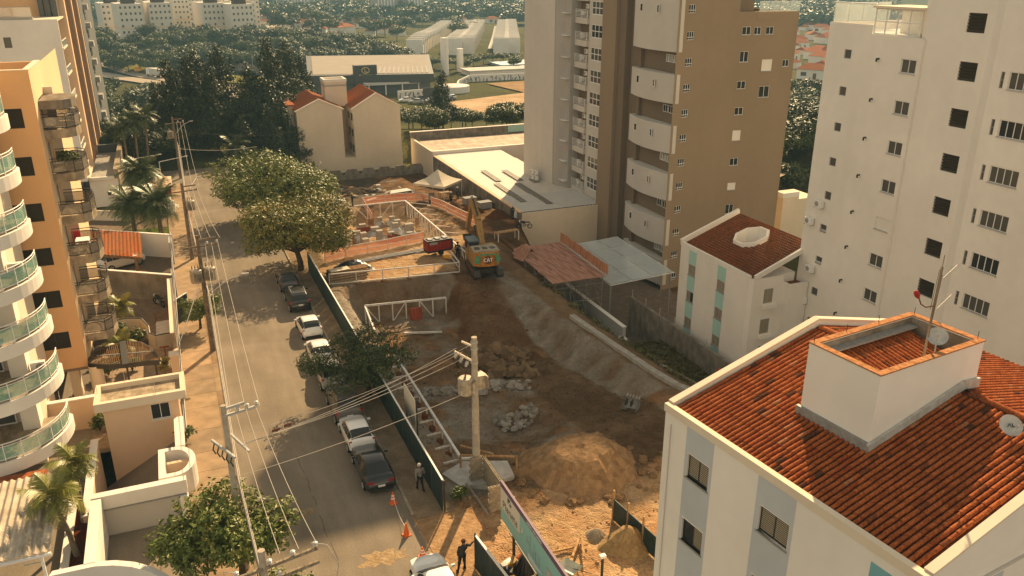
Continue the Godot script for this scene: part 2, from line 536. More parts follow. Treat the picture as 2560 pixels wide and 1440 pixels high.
func terrain_col(x: float, z: float) -> Color:
	var d := sqrt(x * x + z * z)
	var a := nz.get_noise_2d(x * 1.3, z * 1.3)
	var b := nz2.get_noise_2d(x * 0.6, z * 0.6)
	var soil := Color(0.21, 0.145, 0.09)
	var grey := Color(0.31, 0.285, 0.245)
	var clay := Color(0.42, 0.235, 0.12)
	var tan := Color(0.50, 0.36, 0.22)
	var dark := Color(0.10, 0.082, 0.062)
	if d > 330.0 and x < 105.0:
		return Color(0.035, 0.045, 0.016)
	if d > 140.0 or x < 9.3 or x > 60.0:
		var g := Color(0.075, 0.085, 0.03).lerp(Color(0.13, 0.125, 0.045), clampf(a * 1.5 + 0.4, 0, 1))
		return g
	var xr := ridge_x(z)
	var c := soil
	if z > -36.5 + a * 2.0:
		c = tan.lerp(clay, clampf(b * 1.2 + 0.25, 0, 0.7))
	elif z > -74.0:
		c = soil.lerp(grey, clampf(a * 2.2 + b * 0.8 + 0.15, 0, 1))
		c = c.lerp(clay, clampf(-b * 1.6 - 0.25, 0, 0.6))
		if x < 14.3 + a:
			c = grey.lerp(clay, clampf(a * 2.0, 0, 0.6))
		if x > 22.0 + a * 2.0 and z < -58.0 + a * 6.0 and x < xr - 1.0:
			c = Color(0.17, 0.098, 0.055).lerp(soil, clampf(b + 0.3, 0, 1))
		if x > 23.0 and x < 29.5 and z > -58.0:
			c = Color(0.15, 0.10, 0.06).lerp(soil, clampf(a * 2.0 + 0.4, 0, 1))
		if x > xr - 2.8 and x < xr and z < -46.0:
			c = grey.lerp(soil, clampf(b * 1.4 + 0.2, 0, 1))
		if x >= xr:
			c = Color(0.24, 0.165, 0.10).lerp(Color(0.10, 0.085, 0.035), clampf((x - xr - 1.5) * 0.3 + a, 0, 1))
		if z < -71.0 and x < 23.5:
			c = grey.lerp(Color(0.22, 0.15, 0.095), clampf(a * 2.0 + 0.45, 0, 1))
	else:
		c = tan.lerp(clay, clampf(b + 0.2, 0, 0.6))
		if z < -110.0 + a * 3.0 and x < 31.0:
			c = dark.lerp(Color(0.17, 0.13, 0.10), clampf(b + 0.4, 0, 1))  # cast shadow painted into the ground colour of this debris strip
		if x > 29.5 + a * 2.0:
			c = Color(0.13, 0.085, 0.05).lerp(clay, clampf(b * 1.3, 0, 1))
		if z > -82.0 and x > 25.0 + a:
			c = Color(0.20, 0.13, 0.08)
		if x < 12.5 and z < -80.0:
			c = Color(0.20, 0.16, 0.10)
	return c
func axis_list(bounds: Array) -> PackedFloat32Array:
	var out := PackedFloat32Array()
	for b in bounds:
		var t: float = b[0]
		while t < b[1] - b[2] * 0.5:
			out.append(t)
			t += b[2]
	out.append(bounds[-1][1])
	return out
func build_terrain() -> void:
	var xs := axis_list([[-3000, -600, 200], [-600, -120, 40], [-120, -12, 9], [-12, 9.3, 2.1], [9.3, 12.0, 0.9], [12.0, 39.0, 0.4], [39.0, 60.0, 1.5], [60, 140, 8], [140, 500, 30], [500, 4000, 175]])
	var zs := axis_list([[-4200, -900, 150], [-900, -260, 20], [-260, -140, 8], [-140, -112, 2], [-112, -36.0, 0.42], [-36.0, -20.0, 0.8], [-20.0, 60.0, 20]])
	var nx := xs.size()
	var nzz := zs.size()
	var pts := PackedVector3Array()
	var cols := PackedColorArray()
	pts.resize(nx * nzz)
	cols.resize(nx * nzz)
	for j in nzz:
		for i in nx:
			pts[j * nx + i] = Vector3(xs[i], terrain_y(xs[i], zs[j]), zs[j])
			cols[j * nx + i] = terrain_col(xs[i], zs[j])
	var nrm := PackedVector3Array()
	nrm.resize(nx * nzz)
	var idx := PackedInt32Array()
	for j in nzz:
		for i in nx:
			var du := pts[j * nx + mini(i + 1, nx - 1)] - pts[j * nx + maxi(i - 1, 0)]
			var dv := pts[mini(j + 1, nzz - 1) * nx + i] - pts[maxi(j - 1, 0) * nx + i]
			nrm[j * nx + i] = dv.cross(du).normalized()
			if i < nx - 1 and j < nzz - 1:
				var q := j * nx + i
				idx.append_array(PackedInt32Array([q, q + 1, q + nx + 1, q, q + nx + 1, q + nx]))
	var arr := []
	arr.resize(Mesh.ARRAY_MAX)
	arr[Mesh.ARRAY_VERTEX] = pts
	arr[Mesh.ARRAY_NORMAL] = nrm
	arr[Mesh.ARRAY_COLOR] = cols
	arr[Mesh.ARRAY_INDEX] = idx
	var am := ArrayMesh.new()
	am.add_surface_from_arrays(Mesh.PRIMITIVE_TRIANGLES, arr)
	structure("terrain", am, M.soil)
func sheet(called: String, a: Vector2, b: Vector2, y: float, m: Material, thick := 0.2) -> MeshInstance3D:
	return structure(called, spanm(Vector3(a.x, y - thick, a.y), Vector3(b.x, y, b.y)), m)
func build_street() -> void:
	sheet("street", Vector2(0.95, -122.0), Vector2(9.25, 12.0), 0.0, M.asphalt, 0.1)
	sheet("cross_street", Vector2(-70.0, -131.0), Vector2(9.25, -122.0), -0.002, M.asphalt, 0.1)
	structure("kerb", spanm(Vector3(0.80, -0.1, -121.5), Vector3(0.953, 0.13, 12.0)), M.kerb)
	structure("kerb", spanm(Vector3(9.247, -0.1, -121.5), Vector3(9.40, 0.11, -37.0)), M.kerb)
	structure("kerb", spanm(Vector3(9.247, -0.1, -26.0), Vector3(9.40, 0.11, 12.0)), M.kerb)
	var b := MB.new()
	var z := 10.0
	rng.seed = 31
	var base := structure("footpath", spanm(Vector3(-1.95, -0.1, -121.5), Vector3(0.80, 0.105, 12.0)), M.kerb)
	var vm := mk("slab", Color(1, 1, 1), 0.9, "concrete", 0.16, "bump_fine", 0.3)
	vcol(vm)
	while z > -121.0:
		var l := rng.randf_range(1.6, 3.6)
		b = MB.new()
		var t := rng.randf()
		b.col = Color(0.47, 0.33, 0.20).lerp(Color(0.34, 0.25, 0.165), t)
		b.span(Vector3(-1.93, 0.09, z - l + 0.015), Vector3(0.35, 0.128, z - 0.015))
		part(base, "paving_slab", b.mesh(), vm)
		b = MB.new()
		b.col = Color(0.40, 0.29, 0.18).lerp(Color(0.30, 0.20, 0.12), rng.randf())
		b.span(Vector3(0.365, 0.09, z - l + 0.015), Vector3(0.785, 0.122, z - 0.015))
		part(base, "paving_slab", b.mesh(), vm)
		z -= l
	b = MB.new()
	var rs := structure("footpath", spanm(Vector3(9.40, -0.1, -121.5), Vector3(11.6, 0.075, -36.6)), M.sidewalk_dust if M.has("sidewalk_dust") else mk("sidewalk_dust", Color(0.30, 0.235, 0.165), 0.95, "dirt", 0.2, "bump_fine", 0.8))
	rs.set_meta("kind", "structure")
	var seam := MB.new()
	rng.seed = 5
	var px := 4.3
	for k in 26:
		var zz := -46.0 + k * 0.5
		var nx := px + rng.randf_range(-0.06, 0.075)
		if nz2.get_noise_2d(zz * 2.0, 7.0) > -0.1:
			seam.quad(Vector3(px - 0.02, 0.004, zz), Vector3(nx - 0.02, 0.004, zz + 0.5), Vector3(nx + 0.02, 0.004, zz + 0.5), Vector3(px + 0.02, 0.004, zz))
		px = nx
	structure("tar_seam", seam.mesh(), mk("tar", Color(0.13, 0.11, 0.09), 0.9, "asphalt", 0.3))
	for pp in [[Vector2(6.9, -34.3), 1.1, 0.55, Color(0.46, 0.35, 0.22)], [Vector2(3.9, -39.6), 0.5, 0.3, Color(0.36, 0.29, 0.2)], [Vector2(8.6, -31.0), 0.9, 1.6, Color(0.42, 0.31, 0.19)], [Vector2(6.0, -30.0), 1.5, 0.6, Color(0.40, 0.31, 0.2)]]:
		var sp := MB.new()
		sp.col = pp[3]
		var poly := PackedVector2Array()
		for k in 22:
			var t := TAU * k / 22
			var r := 1.0 + nz2.get_noise_2d(cos(t) * 3.0 + pp[0].x, sin(t) * 3.0 + pp[0].y) * 0.9
			poly.append(pp[0] + Vector2(cos(t) * pp[1], sin(t) * pp[2]) * r)
		sp.prism(poly, -0.01, 0.004)
		structure("dust_patch", sp.mesh(), M.soil_fine)
	var gp := MB.new()
	gp.col = Color(0.47, 0.31, 0.18)
	gp.prism(PackedVector2Array([Vector2(9.42, -36.6), Vector2(11.6, -36.6), Vector2(12.4, -36.0), Vector2(12.6, -20.0), Vector2(9.42, -20.0)]), -0.1, 0.02)
	structure("gate_apron", gp.mesh(), M.soil_fine)
const FZ := 0.0
const FNX := -PI / 2
const FPX := PI / 2
func facade(p: Node, called: String, org: Vector3, th: float, w: float, h: float, holes: Array, m: Material, depth := 0.15) -> MeshInstance3D:
	var b := MB.new()
	var us := [0.0, w]
	var vs := [0.0, h]
	for r in holes:
		us.append_array([r.position.x, r.end.x])
		vs.append_array([r.position.y, r.end.y])
	us.sort()
	vs.sort()
	for i in us.size() - 1:
		if us[i + 1] - us[i] < 0.001:
			continue
		var v0: float = 0.0
		var open := false
		for j in vs.size() - 1:
			if vs[j + 1] - vs[j] < 0.001:
				continue
			var mid := Vector2((us[i] + us[i + 1]) * 0.5, (vs[j] + vs[j + 1]) * 0.5)
			var hole := false
			for r in holes:
				if r.has_point(mid):
					hole = true
					break
			if not hole and not open:
				v0 = vs[j]
				open = true
			if hole and open:
				b.quad(Vector3(us[i], v0, 0), Vector3(us[i + 1], v0, 0), Vector3(us[i + 1], vs[j], 0), Vector3(us[i], vs[j], 0))
				open = false
		if open:
			b.quad(Vector3(us[i], v0, 0), Vector3(us[i + 1], v0, 0), Vector3(us[i + 1], h, 0), Vector3(us[i], h, 0))
	for r in holes:
		var a := Vector3(r.position.x, r.position.y, 0)
		var c := Vector3(r.end.x, r.end.y, 0)
		var k := Vector3(0, 0, -depth)
		var a2 := Vector3(c.x, a.y, 0)
		var c2 := Vector3(a.x, c.y, 0)
		b.quad(a + k, a2 + k, a2, a)
		b.quad(c2, c, c + k, c2 + k)
		b.quad(a + k, a, c2, c2 + k)
		b.quad(a2, a2 + k, c + k, c)
	return part(p, called, b.mesh(), m, org, Basis(Vector3.UP, th))
var win_cache := {}
func frame_mesh(w: float, h: float, nx: int, ny: int, t: float, d := 0.06) -> ArrayMesh:
	var key := "f%.2f_%.2f_%d_%d_%.3f" % [w, h, nx, ny, t]
	if not win_cache.has(key):
		var b := MB.new()
		b.span(Vector3(0, 0, 0), Vector3(w, t, d))
		b.span(Vector3(0, h - t, 0), Vector3(w, h, d))
		b.span(Vector3(0, t, 0), Vector3(t, h - t, d))
		b.span(Vector3(w - t, t, 0), Vector3(w, h - t, d))
		for i in range(1, nx):
			var x := w * i / nx
			b.span(Vector3(x - t * 0.5, t, 0.005), Vector3(x + t * 0.5, h - t, d - 0.005))
		for j in range(1, ny):
			var y := h * j / ny
			b.span(Vector3(t, y - t * 0.45, 0.01), Vector3(w - t, y + t * 0.45, d - 0.01))
		win_cache[key] = b.mesh()
	return win_cache[key]
func pane_mesh(w: float, h: float) -> ArrayMesh:
	var key := "p%.2f_%.2f" % [w, h]
	if not win_cache.has(key):
		var b := MB.new()
		b.span(Vector3(0, 0, 0), Vector3(w, h, 0.012))
		win_cache[key] = b.mesh()
	return win_cache[key]
func slats_mesh(w: float, h: float, pitch: float) -> ArrayMesh:
	var key := "s%.2f_%.2f_%.2f" % [w, h, pitch]
	if not win_cache.has(key):
		var b := MB.new()
		var k := int(h / pitch)
		for i in k:
			var y := (i + 0.5) * h / k
			b.box(Vector3(w * 0.5, y, 0.02), Vector3(w, h / k * 0.95, 0.012), Basis(Vector3.RIGHT, 0.55))
		win_cache[key] = b.mesh()
	return win_cache[key]
func win(p: Node, org: Vector3, th: float, u: float, v: float, w: float, h: float, nx: int, ny: int, fm: Material, pm: Material, depth := 0.13, t := 0.045, sill: Material = null) -> MeshInstance3D:
	var bs := Basis(Vector3.UP, th)
	var f := part(p, "window", frame_mesh(w, h, nx, ny, t), fm, org + bs * Vector3(u, v, -depth), bs)
	for i in nx:
		part(f, "pane", pane_mesh(w / nx - t, h - t), pm, Vector3(i * w / nx + t * 0.5, t * 0.5, 0.02))
	if sill:
		var sm := MB.new()
		sm.span(Vector3(-0.06, -0.07, 0.0), Vector3(w + 0.06, 0.0, depth + 0.06))
		part(f, "sill", sm.mesh(), sill)
	return f
func shutter_win(p: Node, org: Vector3, th: float, u: float, v: float, w: float, h: float, fm: Material, sm: Material, leaves := 2, depth := 0.13, open_leaf := -1, sill: Material = null) -> void:
	var bs := Basis(Vector3.UP, th)
	var f := part(p, "window", frame_mesh(w, h, leaves, 1, 0.05), fm, org + bs * Vector3(u, v, -depth), bs)
	for i in leaves:
		if i == open_leaf:
			part(f, "pane", pane_mesh(w / leaves - 0.05, h - 0.06), M.pane_dark, Vector3(i * w / leaves + 0.03, 0.03, 0.01))
		else:
			part(f, "shutter", slats_mesh(w / leaves - 0.06, h - 0.1, 0.075), sm, Vector3(i * w / leaves + 0.03, 0.05, 0.012))
			part(f, "pane", pane_mesh(w / leaves - 0.05, h - 0.06), M.pane_dark, Vector3(i * w / leaves + 0.03, 0.03, -0.014))
	if sill:
		var q := MB.new()
		q.span(Vector3(-0.05, -0.06, 0.0), Vector3(w + 0.05, 0.0, depth + 0.05))
		part(f, "sill", q.mesh(), sill)
func wb(p: Node, called: String, x0: float, y0: float, z0: float, x1: float, y1: float, z1: float, m: Material) -> MeshInstance3D:
	return part(p, called, spanm(Vector3(x0, y0, z0), Vector3(x1, y1, z1)), m)
func wallbox(p: Node, called: String, a: Vector3, c: Vector3, m: Material) -> MeshInstance3D:
	return part(p, called, spanm(a, c), m)
func build_left_side() -> void:
	balcony_tower()
	orange_building()
	white_building()
	left_yards()
func arc_pts(cx: float, cz: float, a: float, b: float, t0: float, t1: float, n: int) -> Array:
	var out := []
	for i in n + 1:
		var t := deg_to_rad(lerpf(t0, t1, float(i) / n))
		out.append(Vector2(cx + a * cos(t), cz + b * sin(t)))
	return out
func balcony_tower() -> void:
	var o := thing("apartment_tower", "cream apartment tower with stacked rounded balconies and green glass railings", "building")
	var lv := [3.0, 6.4, 9.5, 12.4, 15.25, 18.1, 20.95, 23.8]
	wb(o, "wall", -30, -0.2, -57.2, -9.75, 26.5, -50.6, M.plaster_cream)
	var path := arc_pts(-11.7, -50.0, 3.85, 4.15, -6, 90, 14)
	path.append(Vector2(-14.5, -45.9))
	path.append(Vector2(-18.0, -46.0))
	var inset := arc_pts(-11.7, -50.0, 3.70, 4.0, -6, 90, 14)
	inset.append(Vector2(-14.5, -46.05))
	inset.append(Vector2(-18.0, -46.15))
	for k in lv.size():
		var y: float = lv[k]
		var poly := PackedVector2Array(path)
		poly.append(Vector2(-18.0, -50.6))
		poly.append(Vector2(-7.95, -50.6))
		var b := MB.new()
		b.prism(poly, y - 0.75, y - 0.02)
		part(o, "balcony_slab", b.mesh(), M.plaster_white)
		b = MB.new()
		var pin := PackedVector2Array(inset)
		pin.append(Vector2(-18.0, -50.55))
		pin.append(Vector2(-8.1, -50.55))
		b.prism(pin, y - 0.022, y + 0.004)
		part(o, "balcony_floor", b.mesh(), M.fascia_dirty)
		for hh in [1.05, 0.9, 0.12]:
			b = MB.new()
			var pts := []
			for q in inset:
				pts.append(Vector3(q.x, y + hh, q.y))
			b.tube(pts, 0.032 if hh > 1.0 else 0.022, 6)
			part(o, "handrail", b.mesh(), M.frame_white)
		var i := 0
		while i < inset.size() - 1:
			var j := mini(i + 2, inset.size() - 1)
			var a: Vector2 = inset[i]
			var mid: Vector2 = inset[i + 1]
			var c: Vector2 = inset[j]
			b = MB.new()
			b.bar(Vector3(a.x, y, a.y), Vector3(a.x, y + 1.03, a.y), 0.04)
			part(o, "baluster", b.mesh(), M.frame_white)
			b = MB.new()
			for seg in [[a, mid], [mid, c]]:
				if seg[0] != seg[1]:
					b.bar(Vector3(seg[0].x, y + 0.5, seg[0].y), Vector3(seg[1].x, y + 0.5, seg[1].y), 0.012, 0.72)
			part(o, "glass_panel", b.mesh(), M.glass_green)
			i = j
		var dr := part(o, "sliding_door", frame_mesh(2.6, 2.15, 2, 1, 0.07), M.frame_white, Vector3(-13.4, y, -50.57))
		part(dr, "pane", pane_mesh(2.5, 2.05), M.pane_mid, Vector3(0.05, 0.05, 0.01))
		var db := MB.new()
		db.span(Vector3(-10.35, y, -50.6), Vector3(-9.45, y + 2.2, -49.4))
		part(o, "pillar", db.mesh(), M.plaster_white)
		if k % 2 == 1:
			var ac := part(o, "air_conditioner", boxm(Vector3(0.75, 0.55, 0.3)), M.frame_white, Vector3(-9.0, y + 0.3, -49.9))
			db = MB.new()
			db.tube([Vector3(0, 0, 0), Vector3(0, 0, 0.012)], 0.2, 14)
			part(ac, "fan_grille", db.mesh(), M.frame_grey, Vector3(0.1, 0, 0.15))
	wb(o, "terracotta_band", -18.0, 1.95, -45.85, -9.0, 2.25, -45.2, M.clay_far)
	wb(o, "parapet", -18.0, 1.2, -45.2, -8.6, 2.1, -44.2, M.plaster_white)
	var aw := thing("awning", "corrugated white awning roof over the drive beside two palms", "awning")
	var b := MB.new()
	var x0 := -13.0
	while x0 < -7.95:
		var prev := Vector3.ZERO
		for s in 9:
			var t := float(s) / 8
			var xx := x0 + 0.34 * t
			var dy := 0.055 * cos(TAU * t)
			var cur := Vector3(xx, 3.05 + dy, -43.9)
			if s > 0:
				b.quad(prev + Vector3(0, -0.25, 6.7), cur + Vector3(0, -0.25, 6.7), cur, prev)
			prev = cur
		part(aw, "roof_sheet", b.mesh(), M.fibre_cement)
		b = MB.new()
		x0 += 0.34
	wb(aw, "edge_beam", -13.0, 2.58, -37.25, -7.9, 2.72, -37.12, M.frame_white)
	for px in [-8.35, -12.4]:
		b = MB.new()
		b.bar(Vector3(px, 0, -37.35), Vector3(px, 2.6, -37.35), 0.12)
		part(aw, "post", b.mesh(), M.frame_white)
	b = MB.new()
	b.tube(arc3(Vector3(-8.75, 2.25, -37.3), 0.33, 16), 0.02, 5, false)
	b.bar(Vector3(-8.42, 2.25, -37.3), Vector3(-8.35, 2.25, -37.35), 0.03)
	one("street_mirror", b.mesh(), M.galvanised, "round traffic mirror on the awning post", "mirror")
func arc3(c: Vector3, r: float, n: int) -> Array:
	var out := []
	for i in n + 1:
		var t := TAU * i / n
		out.append(c + Vector3(cos(t) * r, sin(t) * r * 0.6, sin(t) * r * 0.8))
	return out
func orange_building() -> void:
	var o := thing("apartment_building", "ochre orange apartment block with dark shutters and side balconies", "building")
	var zf := -58.36
	var xr := -7.55
	var holes := []
	var ys := [4.05, 7.02, 9.98, 12.95, 15.92, 18.88]
	for y in ys:
		holes.append(Rect2(30 - 24 + 13.9 - 0.0, y - 2.5, 1.78, 1.2))
		holes.append(Rect2(30 - 24 + 8.9, y - 2.5, 1.78, 1.2))
	var org := Vector3(-30, 2.5, zf)
	facade(o, "front_wall", org, FZ, 22.45, 19.75, holes, M.plaster_orange, 0.14)
	for y in ys:
		shutter_win(o, org, FZ, 19.9, y - 2.5, 1.78, 1.2, M.frame_dark, M.shutter_dark, 2, 0.13, 0 if y > 15.0 and y < 16.5 else -1)
		shutter_win(o, org, FZ, 14.9, y - 2.5, 1.78, 1.2, M.frame_dark, M.shutter_dark, 2, 0.13)
	var sh := []
	for k in 6:
		sh.append(Rect2(1.7, 4.05 - 2.5 + 2.83 * k, 2.6, 2.15))
	var so := Vector3(xr, 2.5, zf)
	facade(o, "side_wall", so, FPX, 16.6, 19.75, sh, M.plaster_orange_sunlit, 0.2)
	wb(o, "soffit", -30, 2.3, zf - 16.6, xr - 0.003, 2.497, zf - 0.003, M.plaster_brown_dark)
	wb(o, "roof_floor", -30, 20.8, zf - 16.4, xr - 0.25, 21.0, zf - 0.25, M.concrete)
	wb(o, "parapet", -30, 21.0, zf - 0.28, xr - 0.002, 22.3, zf - 0.002, M.plaster_orange)
	wb(o, "parapet", xr - 0.28, 21.0, zf - 5.6, xr - 0.001, 22.302, zf - 0.281, M.plaster_orange_sunlit)
	wb(o, "parapet", -30, 20.9, zf - 5.9, xr - 0.002, 22.301, zf - 5.601, M.plaster_orange)
	wb(o, "coping", -30, 22.303, zf - 0.33, xr + 0.04, 22.36, zf + 0.03, M.plaster_cream)
	wb(o, "coping", xr - 0.33, 22.306, zf - 5.95, xr + 0.04, 22.363, zf - 0.33, M.plaster_cream)
	wb(o, "inner_wall", -30, 2.5, zf - 16.6, xr - 0.6, 20.8, zf - 0.6, M.plaster_cream)
	for px in [-8.6, -13.5, -19.0]:
		wb(o, "column", px - 0.3, -0.1, zf - 1.4, px + 0.3, 2.3, zf - 0.6, M.plaster_cream)
	wb(o, "garage_wall", -30, -0.1, zf - 8.0, -8.0, 2.3, zf - 7.6, M.concrete_dirty)
	var outer := [Vector2(xr, -59.75), Vector2(-6.2, -59.75), Vector2(-5.75, -60.3), Vector2(-5.55, -61.5), Vector2(-5.75, -62.7), Vector2(-6.2, -63.2), Vector2(xr, -63.2)]
	for k in 7:
		var yb := 3.75 + 2.83 * k
		if k == 6:
			var cb := MB.new()
			cb.prism(PackedVector2Array(outer), yb - 1.0, yb - 0.45)
			part(o, "canopy", cb.mesh(), M.concrete_dirty)
			continue
		var b := MB.new()
		b.prism(PackedVector2Array(outer), yb, yb + 0.55)
		part(o, "balcony_slab", b.mesh(), M.fascia_dirty)
		var y := yb + 0.555
		for hh in [0.98, 0.80, 0.10]:
			b = MB.new()
			for i in outer.size() - 1:
				var a: Vector2 = outer[i]
				var c: Vector2 = outer[i + 1]
				b.bar(Vector3(a.x, y + hh, a.y), Vector3(c.x, y + hh, c.y), 0.045)
			part(o, "rail", b.mesh(), M.frame_dark)
		b = MB.new()
		for i in outer.size() - 1:
			var a: Vector2 = outer[i]
			var c: Vector2 = outer[i + 1]
			b.bar(Vector3(a.x, y + 0.45, a.y), Vector3(c.x, y + 0.45, c.y), 0.008, 0.68)
		part(o, "mesh_panel", b.mesh(), M.glass_smoke if M.has("glass_smoke") else smoke())
		for i in range(1, 6):
			b = MB.new()
			b.bar(Vector3(outer[i].x, y, outer[i].y), Vector3(outer[i].x, y + 0.98, outer[i].y), 0.04)
			part(o, "baluster", b.mesh(), M.frame_dark)
		win(o, so, FPX, 1.7, 1.55 + 2.83 * k, 2.6, 2.15, 2, 1, M.frame_white, M.pane_dark, 0.18, 0.07)
		b = MB.new()
		b.prism(PackedVector2Array([Vector2(xr, -63.2), Vector2(-7.0, -63.2), Vector2(-7.0, -63.45), Vector2(xr, -63.45)]), yb + 0.55, yb + 2.83)
		part(o, "wing_wall", b.mesh(), M.plaster_cream)
	var tb := thing("balcony_table", "small table under a white cloth on the orange block balcony", "table", Vector3(-6.75, 9.97, -61.3))
	var q := MB.new()
	q.box(Vector3(0, 0.72, 0), Vector3(0.8, 0.04, 1.0))
	part(tb, "tabletop", q.mesh(), M.cloth_white)
	q = MB.new()
	for s in [[0.41, 0], [-0.41, 0]]:
		q.box(Vector3(s[0], 0.5, 0), Vector3(0.012, 0.45, 1.0))
	part(tb, "cloth_drop", q.mesh(), M.cloth_white)
	q = MB.new()
	for sx in [-0.34, 0.34]:
		for sz in [-0.42, 0.42]:
			q.bar(Vector3(sx, 0, sz), Vector3(sx, 0.7, sz), 0.04)
	part(tb, "leg", q.mesh(), M.frame_white)
	q = MB.new()
	q.box(Vector3(0, 0.42, 0), Vector3(0.42, 0.04, 0.42))
	q.box(Vector3(0, 0.7, -0.2), Vector3(0.42, 0.5, 0.04))
	for sx in [-0.18, 0.18]:
		for sz in [-0.18, 0.18]:
			q.bar(Vector3(sx, 0, sz), Vector3(sx, 0.42, sz), 0.035)
	one("garden_chair", q.mesh(), M.red_plastic, "red plastic chair beside the cloth covered balcony table", "chair", Vector3(-7.15, 9.97, -62.4))
	var chair := MB.new()
	chair.box(Vector3(0, 0.42, 0), Vector3(0.45, 0.04, 0.45))
	chair.tube([Vector3(-0.22, 0, 0.2), Vector3(-0.22, 0.65, 0.2), Vector3(-0.22, 0.68, -0.2), Vector3(-0.25, 0.95, -0.3), Vector3(0.25, 0.95, -0.3), Vector3(0.22, 0.68, -0.2), Vector3(0.22, 0.65, 0.2), Vector3(0.22, 0, 0.2)], 0.018, 5)
	chair.bar(Vector3(-0.22, 0.42, -0.2), Vector3(-0.22, 0, -0.25), 0.03)
	chair.bar(Vector3(0.22, 0.42, -0.2), Vector3(0.22, 0, -0.25), 0.03)
	for s in [[Vector3(-7.0, 18.46, -61.0), 0.6], [Vector3(-6.3, 18.46, -62.0), 2.4], [Vector3(-6.5, 15.63, -61.9), 1.2]]:
		one("balcony_chair", chair.mesh(), M.galvanised, "light metal armchair on an upper balcony of the orange block", "chair", s[0], s[1], "metal armchairs on the orange block balconies")
	potted(Vector3(-6.6, 15.63, -60.6), 0.95, "leafy potted shrub on a balcony of the orange block")
func smoke() -> StandardMaterial3D:
	glass("glass_smoke", Color(0.25, 0.21, 0.17), 0.5)
	return M.glass_smoke
func white_building() -> void:
	var o := thing("office_tower", "tall white building with brown fins behind the orange block", "building")
	var holes := []
	for k in 6:
		holes.append(Rect2(40 - 16.3, 17.0 - 3.0 * k, 0.75, 1.15))
	var org := Vector3(-50, 3.8, -112)
	facade(o, "front_wall", org, FZ, 39.5, 18.8, holes.map(func(r): return Rect2(r.position.x + 10, r.position.y - 1.2, r.size.x, r.size.y)), M.plaster_white, 0.1)
	for k in 6:
		win(o, org, FZ, 33.7, 15.8 - 3.0 * k, 0.75, 1.15, 1, 1, M.frame_dark, M.pane_mid, 0.09)
	wb(o, "core", -50, 3.8, -128, -11.3, 22.4, -112.2, M.plaster_grey)
	wb(o, "soffit", -50, 3.6, -128, -10.502, 3.797, -112.002, M.plaster_white)
	wb(o, "side_fin", -11.299, 3.8, -112.3, -10.5, 22.6, -112.002, M.plaster_white)
	wb(o, "top_slab", -50, 22.402, -128, -10.503, 22.6, -112.301, M.plaster_cream)
	wb(o, "ledge", -11.298, 3.8, -119.0, -10.2, 4.0, -112.301, M.plaster_cream)
	for k in 6:
		var y := 4.6 + 3.0 * k
		var f := part(o, "window", frame_mesh(4.2, 1.7, 3, 1, 0.05), M.frame_dark, Vector3(-11.29, y + 0.6, -112.8), Basis(Vector3.UP, FPX))
		part(f, "pane", pane_mesh(4.1, 1.6), M.pane_dark, Vector3(0.05, 0.05, 0.02))
		wb(o, "balcony_ledge", -11.28, y - 0.4, -117.6, -10.4, y - 0.2, -112.31, M.plaster_cream)
		wb(o, "balcony_rail", -10.5, y + 0.55, -117.5, -10.42, y + 0.62, -112.4, M.frame_white)
		wb(o, "glass_panel", -10.47, y - 0.2, -117.5, -10.45, y + 0.55, -112.4, M.glass_clear)
	wb(o, "fin_edge", -11.3, 3.0, -121.6, -10.2, 40, -120.2, M.plaster_peach)
	wb(o, "brown_fin", -11.3, 3.2, -130.5, -10.35, 40, -121.602, M.stone_brown)
	wb(o, "fin_edge", -11.3, 3.1, -131.6, -10.2, 40, -130.502, M.plaster_peach)
	wb(o, "brown_fin", -11.3, 3.2, -140.5, -10.36, 40, -131.602, M.stone_brown)
	wb(o, "fin_edge", -11.3, 3.1, -141.4, -10.22, 40, -140.502, M.plaster_peach)
	wb(o, "upper_storey", -50, 22.602, -127, -12.4, 40, -119.5, M.plaster_orange)
	var up := Vector3(-12.4, 22.6, -119.4)
	for k in 3:
		wb(o, "dark_mullion", -12.9 + k * 0.75, 22.602, -119.3 + k * 0.15, -12.35 + k * 0.75, 40, -118.4 + k * 0.15, M.dark_slate)
	wb(o, "terrace_upstand", -50, 22.601, -112.8, -13.0, 22.9, -112.25, M.plaster_grey_dark)
	for k in 8:
		wb(o, "terrace_glass", -29.0 + k * 2.0, 22.95, -112.5, -27.05 + k * 2.0, 23.95, -112.47, M.glass_clear)
	wb(o, "terrace_rail", -50, 23.951, -112.53, -12.95, 24.0, -112.45, M.frame_grey)
	wb(o, "lobby_glass", -50, -0.1, -120, -11.5, 3.6, -112.8, M.pane_dark)
	var d := thing("slate_tower", "dark slate grey tower with small stacked balconies behind the brown fins", "building")
	wb(d, "wall", -45, -6, -185, -11.2, 24.2, -156, M.dark_slate)
	wb(d, "roof_hut", -16, 24.2, -175, -12.5, 25.6, -165, M.dark_slate)
	for k in 8:
		var y := 0.5 + 3.0 * k
		wb(d, "balcony_slab", -11.199, y, -166.5, -10.5, y + 0.9, -164, M.plaster_grey_dark)
		wb(d, "window", -11.199, y + 1.4, -167.5, -11.1, y + 2.7, -164.5, M.pane_mid)
	var a := thing("annex_block", "low cream annex with stained parapet beside the white building", "building")
	wb(a, "wall", -10.45, -0.1, -131, -7.2, 3.4, -113.2, M.plaster_white)
	wb(a, "parapet", -7.55, 3.4, -131, -7.201, 4.6, -113.2, M.fascia_dirty)
	wb(a, "parapet", -10.45, 3.4, -131.0, -7.551, 4.601, -130.6, M.dark_slate)
	wb(a, "side_wall", -7.199, -0.1, -131, -7.0, 4.55, -113.2, M.fascia_dirty)
	wb(a, "terrace_floor", -10.44, 3.401, -130.6, -7.551, 3.46, -113.3, M.concrete)
